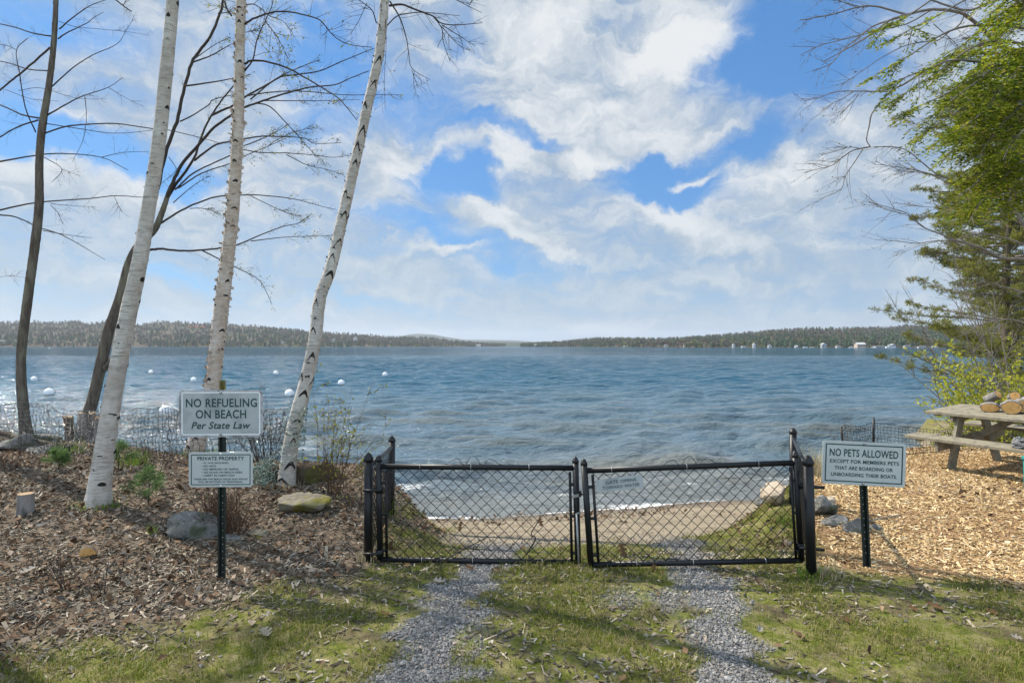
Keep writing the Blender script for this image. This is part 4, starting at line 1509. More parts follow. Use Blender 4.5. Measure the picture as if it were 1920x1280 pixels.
# --- coil of rope on the bench, teal bin beside the table
rp = MB()
rg = random.Random(3)
cq = pt(1.36, -.2, -.29)
for k in range(46):
    a0 = rg.uniform(0, 6.28); rr = rg.uniform(.10, .16)
    pts = []
    for j in range(8):
        an = a0 + j * .55
        pts.append(cq + ax * math.cos(an) * rr * 1.25 + bx * math.sin(an) * rr * .8 + ux * (.008 + .11 * rg.random() * (1 - j / 16)))
    rp.tube([Vector(q) for q in spline([tuple(p) for p in pts], 3)], .008, 5)
o = rp.build('rope_bundle', M['rope'])
tag(o, 'bundle of tangled grey rope on the near picnic bench', 'rope')
q = P(1951, 908, 7.1); q.z = gz(q.x, q.y)
bn = thing('bin', 'teal plastic bin on the wood chips beside the picnic table', 'bin', q)
m = MB(); m.lathe(q, [(.13, 0), (.15, .02), (.155, .34)], 20); m.build('body', M['teal'], bn)
m = MB(); m.lathe(q + Vector((0, 0, .342)), [(.168, 0), (.168, .03), (.14, .05), (.03, .06)], 20); m.build('lid', M['teal'], bn)

# ------------------------------------------------------------------ plastic net fences
def net(mb, top, bot, nu, nv, r, rng, knot=2.2, wob=.012, sag=0.0, mi=0):
    """square plastic netting hung between two curves"""
    tp = spline([tuple(p) for p in top], 12); bt = spline([tuple(p) for p in bot], 12)

    def curve(c, u):
        s = np.linspace(0, 1, len(c))
        return np.array([np.interp(u, s, c[:, k]) for k in range(3)])
    g = []
    for i in range(nu + 1):
        u = i / nu
        a = curve(tp, u); b = curve(bt, u)
        row = []
        for j in range(nv + 1):
            v = j / nv
            p = a * (1 - v) + b * v
            p = p + np.array([rng.gauss(0, wob), rng.gauss(0, wob), rng.gauss(0, wob * .7)])
            p[1] += sag * math.sin(math.pi * v) * math.sin(u * 9)
            row.append(Vector(p))
        g.append(row)
    for i in range(nu + 1):
        mb.tube(g[i], r, 3, mi, cap=False)
    for j in range(nv + 1):
        mb.tube([g[i][j] for i in range(nu + 1)], r, 3, mi, cap=False)
    for row in g:
        for p in row:
            s = r * knot
            mb.add([p + Vector(k) * s for k in ((1, 0, 0), (-1, 0, 0), (0, 1, 0), (0, -1, 0), (0, 0, 1), (0, 0, -1))],
                   [(0, 2, 4), (2, 1, 4), (1, 3, 4), (3, 0, 4), (2, 0, 5), (1, 2, 5), (3, 1, 5), (0, 3, 5)], mi)


rn = random.Random(8)
nf = thing('net_fence', 'sagging black plastic net fence strung past the birch trunks on the left bank', 'fence', (-6.2, 8.6, .2))
m = MB()
top = [P(-60, 760, 10.1), P(0, 758, 9.9), P(60, 754, 9.6), P(120, 768, 9.3), P(185, 771, 9.0), P(240, 769, 8.6), P(300, 764, 8.0), P(345, 772, 7.7)]
bot = [P(-60, 832, 9.9), P(0, 832, 9.6), P(60, 838, 9.2), P(124, 850, 8.6), P(180, 852, 8.4), P(240, 856, 8.1), P(300, 858, 7.7), P(350, 862, 7.4)]
net(m, top, bot, 62, 10, .0044, rn, 2.3, .014)
m.build('netting', M['net_black'], nf)
m = MB()
top = [P(350, 776, 7.6), P(420, 768, 7.5), P(480, 766, 7.3), P(505, 768, 7.1), P(538, 766, 6.9)]
bot = [P(350, 862, 7.4), P(420, 862, 7.3), P(480, 862, 7.1), P(505, 860, 6.9), P(530, 858, 6.7)]
net(m, top, bot, 24, 10, .0036, rn, 2.4, .015)
m.build('netting', M['net_black'], nf)
for (px, pt_, pb, Y) in ((126, 836, 866, 8.5),):
    m = MB(); m.beam(P(px, pb + 4, Y), P(px, pt_, Y), .05, .05, Vector((0, 1, 0))); m.build('stake', M['black_metal'], nf)
# net wound round the right birch and heaped at its foot
m = MB()
for k in range(130):
    px = rn.gauss(497, 11); py = rn.uniform(868, 918)
    a_ = P(px, py, 6.5 + rn.uniform(-.12, .25))
    pts = [a_]
    for j in range(3):
        a_ = a_ + Vector((rn.gauss(0, .04), rn.gauss(0, .03), rn.gauss(0, .04)))
        pts.append(a_)
    m.tube(pts, .004, 3, cap=False)
m.build('fallen_netting', M['net_green'], nf)
m = MB()
for k in range(46):
    hgt = rn.uniform(.28, .82)
    p0 = Vector((-2.31 + (hgt) * .085, 6.48, .18 + hgt))
    a0 = rn.uniform(3.3, 6.1); pts = []
    for j in range(6):
        an = a0 + j * .3 * rn.choice((1, 1, .6))
        pts.append(p0 + Vector((math.cos(an) * .118, math.sin(an) * .118, rn.gauss(0, .018))))
    m.tube(pts, .004, 3, cap=False)
m.build('wound_netting', M['net_green'], nf)

nr_ = thing('net_fence', 'low black plastic net fence on thin stakes behind the NO PETS sign and picnic table', 'fence', (5.6, 10.0, 0))
m = MB()
top = [P(1580, 796, 9.6), P(1610, 799, 9.7), P(1640, 793, 9.8), P(1700, 800, 9.8), P(1760, 806, 9.8), P(1800, 800, 9.8), P(1870, 806, 9.9), P(1960, 806, 10)]
bot = [P(1580, 846, 9.4), P(1610, 848, 9.4), P(1640, 846, 9.5), P(1700, 850, 9.5), P(1760, 846, 9.6), P(1800, 846, 9.7), P(1870, 846, 9.7), P(1960, 846, 9.8)]
net(m, top, bot, 66, 9, .0036, rn, 2.0, .007)
m.build('netting', M['net_black'], nr_)
for (px, py0, lean) in ((1638, 783, 0), (1583, 800, -6), (1798, 794, 0), (1860, 800, 0)):
    Y = 9.75
    m = MB(); b_ = P(px, 850, Y); b_.z = gz(b_.x, Y) - .1
    m.tube([b_, P(px + lean, py0, Y)], .017, 8); m.build('stake', M['black_metal'], nr_)

# ------------------------------------------------------------------ swim buoys
BUOYS = [(64, 711, 12, 'small white round buoy left of the dark leaning trunk'), (92, 736, 18, 'white round buoy above the net fence near the left dark trunk'),
         (283, 698, 9, 'tiny white buoy alone on the water right of the thick birch'), (363, 712, 11, 'small white buoy just above the left corner of the big sign'),
         (311, 771, 24, 'largest white buoy floating against the net fence'), (517, 699, 9, 'tiny white buoy left of the leaning right birch'),
         (543, 738, 18, 'white buoy touching the left side of the right birch trunk'), (640, 718, 13, 'small white buoy above the thin budding shrub'),
         (722, 702, 10, 'white buoy farthest to the right on the swim line')]
for px, py, dpx, lab in BUOYS:
    Y = (H - WATER_Z) * F / (py + dpx * .38 - HZ)
    r = dpx / F * Y / 2
    c = P(px, py, Y)
    bz = Vector((c.x, c.y, WATER_Z + r * .72))
    bu = thing('buoy', lab, 'buoy', bz, 'white swim buoys on the lake')
    m = MB()
    n = 14
    m.lathe(bz, [(r * math.cos(R(a_)), r * math.sin(R(a_))) for a_ in range(-25, 91, 9)], 20)
    m.build('float', M['buoy'], bu)
    m = MB(); m.lathe(bz, [(r * math.cos(R(a_)), r * math.sin(R(a_))) for a_ in range(-90, -20, 8)] + [(r * math.cos(R(-25)), r * math.sin(R(-25)))], 20)
    m.build('waterline', M['buoy_low'], bu)
    m = MB()
    ring = [bz + Vector((math.cos(an) * r * .13, 0, r * 1.05 + math.sin(an) * r * .13)) for an in [k * math.pi / 5 for k in range(11)]]
    m.tube(ring, r * .05, 6, cap=False); m.build('eyelet', M['galv'], bu)

# ------------------------------------------------------------------ rocks
import bmesh


def rock(px, py, wpx, hpx, label, mat, seed, depth=1.0, sink=.25, Yfix=None):
    b = hit(px, py) if Yfix is None else P(px, py, Yfix)
    rx = wpx / 2 / F * b.y * 1.25; hz = hpx / F * b.y * 1.15
    bm_ = bmesh.new()
    bmesh.ops.create_icosphere(bm_, subdivisions=4, radius=1.0)
    rg = np.random.default_rng(seed)
    cuts = [(unit(rg.normal(size=3)), rg.uniform(.42, .80)) for _ in range(13)]
    for v in bm_.verts:
        p = np.array(v.co)
        for nrm, dd in cuts:
            e = p.dot(nrm) - dd
            if e > 0:
                p = p - nrm * e * .96
        nn = fbm(p[0] * 2.2 + seed, p[1] * 2.2 + p[2] * 1.7, seed, 4) - .5
        n3_ = fbm(p[0] * 7 + seed, p[1] * 7 + p[2] * 6, seed + 2, 4) - .5
        p = p * (1 + .46 * nn + .20 * n3_)
        v.co = Vector((p[0] * rx, p[1] * rx * depth, p[2] * hz * (.62 if p[2] > 0 else .4)))
    me = bpy.data.meshes.new('rock'); bm_.to_mesh(me); bm_.free()
    me.materials.append(mat)
    me.polygons.foreach_set('use_smooth', [True] * len(me.polygons))
    o = bpy.data.objects.new('rock', me); link(o)
    o.location = (b.x, b.y + rx * depth * .6, gz(b.x, b.y) + hz * (sink - .16))
    tag(o, label, 'rock')
    return o


rock(362, 1008, 96, 62, 'grey angular boulder behind the left sign post in the brown mulch', M['stone'], 3, .7, .32)
rock(425, 1016, 60, 16, 'flat grey stone low at the foot of the grey boulder by the left post', M['stone'], 13, .8, .2)
rock(552, 964, 122, 38, 'broad mossy yellow green boulder below the right birch', M['stone_moss'], 5, .8, .25)
rock(478, 1008, 44, 14, 'small flat brown stone between the sign post and mossy boulder', M['stone_moss'], 9, .8, .25)
rock(30, 846, 110, 34, 'pale grey rock under the logs at the left end of the bank', M['stone'], 21, .7, .3)
rock(80, 852, 70, 20, 'low grey rock right of the pale rock at the net fence', M['stone'], 22, .7, .3)
rock(1546, 968, 62, 46, 'rounded grey green boulder behind the right gate post', M['stone'], 31, .8, .35)
rock(1572, 984, 60, 18, 'flat grey rock just in front of the rounded boulder by the right gate post', M['stone'], 33, .8, .2)
rock(1562, 950, 18, 12, 'small tan stone resting against the rounded grey boulder', M['stone_tan'], 34, .8, .9)
rock(1612, 1000, 46, 34, 'grey rock beside the NO PETS post', M['stone'], 37, .8, .25)
rock(1645, 994, 44, 14, 'low grey slab of rock right of the NO PETS post', M['stone'], 38, .8, .2)
rock(1462, 946, 56, 46, 'tan boulder on the beach seen through the right gate mesh', M['stone_tan'], 41, .9, .35)
rock(1426, 948, 22, 16, 'small pale stone at the waterline left of the tan boulder', M['stone'], 43, .9, .3)
rock(576, 905, 170, 46, 'dark earth covered rock behind the foot of the right birch', mottled('earthy_stone', (.06, .045, .032), (.13, .10, .07), 9, .95, .1, c2=(.09, .085, .03), bumpv=.8, bdist=.03), 47, .5, .35)

# ------------------------------------------------------------------ trees
def bark_trunk(name, pix, Y, mat, parent, marks, seed, seg=44, ds=.012, rough=.006, extend=None, flare=1.0, lean=0.0):
    """trunk along pixel centres (px, py, width px) at depth Y; dark bark marks are kept in the attribute 'mark'"""
    rg = np.random.default_rng(seed)
    ctl = []
    for k, (px, py, wpx) in enumerate(pix):
        yy = Y + lean * max(0, (HZ - py)) / 600
        p = P(px, py, yy)
        ctl.append((p.x, p.y, p.z, wpx / 2 / F * yy / math.hypot(1, (px - CX) / F)))
    c = spline(ctl, 30)
    seglen = np.r_[0, np.cumsum(np.linalg.norm(np.diff(c[:, :3], axis=0), axis=1))]
    S = seglen[-1]
    vis = np.interp(-40, [-q[1] for q in pix], np.linspace(0, S, len(pix)))
    s = np.arange(0, S, ds)
    C = np.stack([np.interp(s, seglen, c[:, k]) for k in range(4)], 1)
    T = unit(np.gradient(C[:, :3], axis=0))
    ref = np.array([0, -1.0, 0])
    n = unit(ref - T * (T @ ref)[:, None]); b = np.cross(T, n)      # n looks at the road side
    th = np.linspace(0, 2 * math.pi, seg, endpoint=False)
    mk = np.zeros((len(s), seg)); bulge = np.zeros((len(s), seg))
    for (s0, t0, wt, hh, arm, swell) in marks(rg, S):
        lo, hi = np.searchsorted(s, [s0 - hh * 2.5 - arm, s0 + hh * 2.5 + arm])
        if hi <= lo:
            continue
        dt = (th[None, :] - t0 + math.pi) % (2 * math.pi) - math.pi
        u = dt / wt
        line = s0 - arm * np.abs(u) ** 1.3
        dv = (s[lo:hi, None] - line) / hh
        val = np.clip(1.15 - np.hypot(dv, u * .95), 0, 1)
        mk[lo:hi] = np.maximum(mk[lo:hi], np.clip(val * 2.2, 0, 1))
        bulge[lo:hi] += swell * np.exp(-dv ** 2 * .5 - u ** 2)
    rad = C[:, 3:4] * np.ones((1, seg))
    fl = 1 + (flare - 1) * np.exp(-s / .16)[:, None] * (1 + .45 * np.sin(th * 5 + 1.3) + .25 * np.sin(th * 3 + seed))[None, :]
    xx = np.cos(th)[None, :] * 3 + np.zeros((len(s), 1)); yy_ = s[:, None] * 2.2 + np.sin(th)[None, :] * 3
    rad = rad * fl * (1 + .10 * (fbm(xx, yy_, seed, 4) - .5)) + rough * (fbm(xx * 5, yy_ * 16, seed + 3, 3) - .5) + bulge
    V = C[:, None, :3] + rad[:, :, None] * (np.cos(th)[None, :, None] * n[:, None, :] + np.sin(th)[None, :, None] * b[:, None, :])
    a_ = len(s)
    ii = np.arange(a_ * seg).reshape(a_, seg); jj = np.roll(ii, -1, 1)
    q = np.stack([ii[:-1], jj[:-1], jj[1:], ii[1:]], -1).reshape(-1, 4)
    o = np_mesh(name, V.reshape(-1, 3), q, mat, parent, smooth=True)
    at = o.data.attributes.new('mark', 'FLOAT', 'POINT')
    at.data.foreach_set('value', mk.reshape(-1).astype(np.float32))
    return o, C, T


def path3(pts, Y, w0, w1, dy=0.0, rg=random):
    """limb through pixel points; widths in pixels at both ends; dy metres of depth gained along it"""
    n = len(pts)
    L = [0]
    for k in range(1, n):
        L.append(L[-1] + math.hypot(pts[k][0] - pts[k - 1][0], pts[k][1] - pts[k - 1][1]))
    res = []
    for k, (px, py) in enumerate(pts):
        u = L[k] / max(L[-1], 1e-6)
        yy = Y + dy * u
        p = P(px, py, yy)
        res.append((p.x, p.y, p.z, (w0 + (w1 - w0) * u ** .8) / 2 / F * yy / math.hypot(1, (px - CX) / F)))
    c = spline(res, 5)
    jig = np.array([[rg.gauss(0, 1) for _ in range(3)] for _ in range(len(c))]) * c[:, 3:4] * .13
    jig[0] = 0
    c[:, :3] += jig
    return c


def limb(mb, c, seg=7, mi=0):
    mb.tube([Vector(p[:3]) for p in c], [max(.0012, p[3]) for p in c], seg, mi)


def twig_out(mb, c, rng, n, length, r0, leaves, droop=-.15, spread=.9, sub=2, start=.15, leaf_every=.07, bias=(0, 0, 0), zig=.35):
    """n twigs leaving the limb c; tips and nodes are added to leaves"""
    m = len(c)
    bias = np.array(bias, float)
    for _ in range(n):
        u = start + (1 - start) * rng.random()
        i = min(m - 2, int(u * (m - 1)))
        p = np.array(c[i][:3]); d_ = unit(np.array(c[min(m - 1, i + 1)][:3]) - np.array(c[i][:3]))
        side = unit(np.cross(d_, rng.normal(size=3)))
        dirv = unit(d_ * rng.uniform(.3, 1.0) + side * spread * rng.uniform(.4, 1.1) + bias)
        L = length * rng.uniform(.4, 1.2) * (1 - .45 * u)
        k = max(3, int(L / .12))
        pts = [p]
        for j in range(k):
            dirv = unit(dirv + rng.normal(0, zig * .35, 3) + np.array([0, 0, droop * .25]))
            pts.append(pts[-1] + dirv * L / k)
        rr = min(r0, max(.0012, c[i][3] * .7))
        mb.tube([Vector(q) for q in pts], [max(.0011, rr * (1 - .75 * j / k)) for j in range(k + 1)], 4, cap=False)
        for j in range(1, len(pts)):
            seg_n = max(1, int(L / k / leaf_every))
            for q in range(seg_n):
                leaves.append(pts[j - 1] + (pts[j] - pts[j - 1]) * rng.random())
        if sub > 0 and L > .2:
            cc = np.array([[*q, max(.0012, rr * (1 - .75 * j / k))] for j, q in enumerate(pts)])
            twig_out(mb, cc, rng, rng.integers(1, 3 if sub < 2 else 4), L * .5, rr * .6, leaves, droop, spread, sub - 1, .2, leaf_every, bias, zig)


LEAF_BUD = leafy('opening_bud_leaf', [(0, (.20, .23, .025)), (.5, (.30, .32, .04)), (.85, (.14, .14, .03)), (1, (.07, .045, .02))], .45)
LEAF_DRY = leafy('dark_bud', [(0, (.05, .04, .025)), (.5, (.08, .065, .03)), (.8, (.13, .13, .03)), (1, (.04, .03, .02))], .15)
LEAF_SHRUB = leafy('spring_shrub_leaf', [(0, (.34, .38, .03)), (.5, (.48, .48, .045)), (.8, (.24, .30, .035)), (1, (.58, .50, .06))], .5)
LEAF_HEM = leafy('hemlock_needle', [(0, (.045, .085, .010)), (.3, (.14, .20, .016)), (.65, (.25, .31, .022)), (.9, (.44, .44, .035)), (1, (.30, .21, .045))], .55, vary=.55, vscale=3.2)
LEAF_PINE = leafy('pine_needle', [(0, (.10, .13, .03)), (.5, (.22, .24, .045)), (.85, (.32, .30, .06)), (1, (.27, .20, .09))], .45, vary=.4, vscale=1.6)
LEAF_SEED = leafy('seedling_needle', [(0, (.07, .14, .04)), (.6, (.12, .21, .06)), (1, (.18, .25, .09))], .4)
LEAF_WEED = leafy('fresh_weed_leaf', [(0, (.09, .17, .025)), (.6, (.15, .23, .03)), (1, (.22, .25, .05))], .4)
LEAF_TAN = leafy('dry_grass_blade', [(0, (.34, .28, .16)), (.6, (.45, .40, .27)), (1, (.26, .24, .10))], .3)


def add_leaves(name, pts, size, mat, parent, rng, aspect=.5, keep=1.0, jitter=.01, dirs=None):
    pts = np.array(pts)
    if keep < 1:
        pts = pts[rng.random(len(pts)) < keep]
    pts = pts + rng.normal(0, jitter, pts.shape)
    v, f = leaf_quads(pts, size * rng.uniform(.5, 1.25, len(pts)), rng, aspect, dirs)
    return np_mesh(name, v, f, mat, parent)


# --- crowns above the picture: they throw the dappled shade on the near ground
def crown(name_b, name_l, root, C, s_from, n, length, r0, rng, leafmat, leaf_size, woodmat, up=.5, keep=1.0, side=None):
    mb = MB(); leaves = []
    m = len(C); k0 = int(m * s_from)
    for k in range(n):
        i = k0 + int((m - 2 - k0) * (k + rng.random()) / n)
        i = min(i, m - 2)
        p = C[i, :3]
        an = rng.uniform(0, 6.283)
        dv = np.array([math.cos(an), math.sin(an), up])
        if side is not None:
            dv = dv + np.array(side)
        dv = unit(dv)
        u = (i - k0) / max(1, m - k0)
        L = length * (1 - .6 * u) * rng.uniform(.7, 1.15)
        pts = [p]
        for j in range(9):
            dv = unit(dv + rng.normal(0, .12, 3) + np.array([0, 0, .03]))
            pts.append(pts[-1] + dv * L / 9)
        cc = np.array([[*q, max(.004, r0 * (1 - u * .5) * (1 - .85 * j / 9))] for j, q in enumerate(pts)])
        mb.tube([Vector(q) for q in pts], list(cc[:, 3]), 6, cap=False)
        twig_out(mb, cc, rng, 9, L * .5, .008, leaves, -.05, .8, 1, .2, .06)
    mb.build(name_b, woodmat, root)
    add_leaves(name_l, leaves, leaf_size, leafmat, root, rng, .6, keep, .03)


def marks_a(rg, S):
    r = []
    for s0 in np.arange(.25, S * .75, .13):
        for _ in range(rg.integers(1, 3)):
            big = rg.random() < .38
            r.append((s0 + rg.uniform(-.1, .1), rg.uniform(0, 6.283), rg.uniform(.28, .55) if big else rg.uniform(.12, .34), rg.uniform(.014, .028) if big else rg.uniform(.004, .011), rg.uniform(.0, .02), .006 if big else .001))
    return r


def marks_c(rg, S):
    r = []
    s0 = .2
    while s0 < S * .8:
        r.append((s0, rg.uniform(-.7, .7), rg.uniform(.55, 1.0), rg.uniform(.013, .028), rg.uniform(.06, .13), .006))
        r.append((s0 + rg.uniform(-.1, .1), rg.uniform(1.5, 4.8), rg.uniform(.5, .9), rg.uniform(.014, .028), rg.uniform(.06, .12), .005))
        for _ in range(3):
            r.append((s0 + rg.uniform(-.2, .2), rg.uniform(0, 6.283), rg.uniform(.12, .5), rg.uniform(.004, .011), rg.uniform(0, .03), .001))
        s0 += rg.uniform(.16, .34)
    return r


def marks_b(rg, S):
    r = []
    for s0 in np.arange(.15, S * .75, .14):
        r.append((s0 + rg.uniform(-.1, .1), rg.uniform(0, 6.283), rg.uniform(.2, .7), rg.uniform(.005, .016), rg.uniform(.0, .04), .004))
        if rg.random() < .3:
            r.append((s0, rg.uniform(-1, 1), rg.uniform(.35, .6), rg.uniform(.014, .022), rg.uniform(.02, .05), .006))
    return r


def base_flakes(name, C, T, n, smin, smax, rng, root, size, mat, sides=True):
    """curled strips of loose bark standing off the trunk"""
    m = MB()
    for _ in range(n):
        i = int(len(C) * rng.uniform(smin, smax))
        t_ = Vector(T[i]); p = Vector(C[i, :3]); r = C[i, 3]
        an = rng.choice([rng.normal(0, .45), math.pi + rng.normal(0, .45)]) if sides else rng.uniform(0, 6.28)
        rd = Vector((math.cos(an), -abs(math.sin(an)) if rng.random() < .7 else math.sin(an), 0))
        rd = (rd - t_ * rd.dot(t_)).normalized(); tg = t_.cross(rd)
        w_ = size * rng.uniform(.5, 1.4); h_ = size * rng.uniform(.4, 1.6); curl = rng.uniform(.2, .9)
        vs = []
        for k in range(4):
            u = k / 3
            o = rd * (r + .002 + curl * w_ * u * u) + tg * (w_ * u * (1 - .3 * u)) * rng.choice([1])
            vs.append(p + o - t_ * h_ / 2 * (1 - .3 * u)); vs.append(p + o + t_ * h_ / 2 * (1 - .2 * u))
        m.add(vs, [(2 * k, 2 * k + 2, 2 * k + 3, 2 * k + 1) for k in range(3)], 0, True)
    return m.build(name, mat, root)


rngt = np.random.default_rng(21)
rpt = random.Random(17)

# birch 1: the thick one
Y1 = hit(186, 944).y
t1 = thing('birch_tree', 'thickest pale birch leaning right, rooted in the brown mulch left of the sign post', 'tree', hit(186, 944), 'leaning white birches')
pix1 = [(184, 960, 58), (185, 946, 52), (187, 913, 45), (200, 817, 39), (218, 707, 35), (239, 597, 34), (260, 500, 31), (277, 400, 28), (290, 320, 27), (301, 240, 26.5), (313, 120, 25.5), (324, 0, 24), (340, -200, 21), (360, -500, 17), (385, -900, 10), (400, -1300, 3)]
o, C1, T1 = bark_trunk('trunk', pix1, Y1, M['birch'], t1, marks_a, 3, flare=1.22)
base_flakes('loose_bark', C1, T1, 40, .02, .55, rngt, t1, .016, M['peel'])
crown('branches', 'crown', t1, C1, .50, 18, 2.9, .022, rngt, LEAF_BUD, .030, M['twig_dark'], .35, .5)

# birch 2: peeling, partly behind the sign
Y2 = hit(366, 854).y
t2 = thing('birch_tree', 'pale birch with peeling curled bark rising behind the NO REFUELING sign', 'tree', hit(366, 854), 'leaning white birches')
pix2 = [(358, 872, 48), (364, 856, 42), (371, 821, 35), (385, 770, 31), (398, 725, 29), (407, 648, 28), (417, 560, 28), (427, 480, 26), (436, 400, 24), (446, 240, 21), (449, 120, 19), (452, 0, 18), (458, -200, 15), (470, -500, 11), (482, -900, 4)]
o, C2, T2 = bark_trunk('trunk', pix2, Y2, M['birch_peel'], t2, marks_b, 7, rough=.018, flare=1.1)
base_flakes('loose_bark', C2, T2, 260, .06, .66, rngt, t2, .040, M['peel'])['kind'] = 'stuff'
mb = MB(); lv = []
for pts, w0, w1, dy in [
    ([(456, 47), (475, 36), (503, 25), (537, 22), (581, 31), (603, 41), (625, 67), (653, 83), (697, 89)], 4.2, 1.2, -.8),
    ([(459, 120), (472, 114), (500, 116), (537, 127), (569, 144), (606, 166), (637, 187), (669, 225)], 4.6, 1.4, -.9),
    ([(459, 132), (474, 112), (482, 75), (497, 40), (510, 10), (516, -30)], 3.4, 1.2, .5),
    ([(497, 40), (517, 66), (531, 90), (540, 110)], 2.2, .9, .2),
    ([(459, 9), (480, 10), (505, 30), (530, 40), (548, 60)], 2.4, .8, .6),
    ([(434, 30), (424, 14), (417, -10)], 3.6, 2.5, .2),
    ([(455, 62), (475, 58), (492, 52)], 1.6, .7, .2),
]:
    c = path3(pts, Y2, w0, w1, dy, rpt); limb(mb, c)
    twig_out(mb, c, rngt, 13, .55, .0035, lv, -.12, .9, 2, .2, .10)
mb.build('branches', M['twig_dark'], t2)
add_leaves('young_leaves', lv, .034, LEAF_BUD, t2, rngt, .7, .5, .03)
crown('upper_branches', 'crown', t2, C2, .66, 12, 2.2, .016, rngt, LEAF_BUD, .03, M['twig_dark'], .35, .5)

# birch 3: the one marked with black chevrons
Y3 = hit(538, 908).y
t3 = thing('birch_tree', 'slender birch with black chevron marks leaning right beside the budding shrub', 'tree', hit(538, 908), 'leaning white birches')
pix3 = [(536, 930, 42), (538, 908, 33), (541, 868, 30), (548, 817, 28), (560, 766, 27), (576, 707, 26), (591, 633, 24.5), (600, 560, 23), (621, 500, 22), (644, 400, 21), (667, 300, 19), (689, 200, 18), (711, 100, 17), (721, 0, 16), (736, -200, 13.5), (765, -520, 9), (790, -850, 3)]
o, C3, T3 = bark_trunk('trunk', pix3, Y3, M['birch'], t3, marks_c, 12, rough=.010, flare=1.3)
base_flakes('loose_bark', C3, T3, 70, .02, .62, rngt, t3, .016, M['bark_dark'])
mb = MB(); lv = []
for pts, w0, w1, dy in [
    ([(730, 11), (753, 9), (781, 19), (812, 31), (828, 44), (859, 47), (905, 43)], 4.4, 1.0, .6),
    ([(812, 31), (828, 53), (831, 78), (844, 116)], 2.2, .8, .2), ([(828, 47), (859, 66), (891, 87)], 2.0, .8, .2), ([(828, 50), (850, 75), (871, 94)], 1.6, .7, .2),
    ([(731, 3), (750, 34), (761, 69), (766, 97), (772, 128), (806, 150)], 3.2, .8, -.5), ([(772, 131), (784, 165)], 1.3, .7, 0),
    ([(722, 52), (744, 31), (769, 25), (800, 24), (862, 30)], 2.6, .8, .5),
    ([(706, 44), (697, 19), (672, 0), (650, -14)], 2.4, 1.0, -.3), ([(688, 6), (672, 41), (656, 66)], 1.4, .6, .1),
    ([(722, 20), (724, 80), (721, 140), (722, 205)], 1.3, .6, -.3),
    ([(800, -30), (855, 0), (903, 24)], 2.2, .8, .4), ([(880, 10), (892, -12)], 1.2, .7, 0),
]:
    c = path3(pts, Y3, w0, w1, dy, rpt); limb(mb, c)
    twig_out(mb, c, rngt, 9, .36, .0024, lv, -.12, .9, 1, .2, .12)
mb.build('branches', M['twig_dark'], t3)
add_leaves('young_leaves', lv, .02, LEAF_DRY, t3, rngt, .5, .25, .012)
crown('upper_branches', 'crown', t3, C3, .62, 11, 2.2, .016, rngt, LEAF_BUD, .03, M['twig_dark'], .35, .5)


# dark tree A at the far left
def no_marks(rg, S):
    return [(s0, rg.uniform(0, 6.28), .5, .03, 0, .010) for s0 in np.arange(.3, S * .8, .55)]


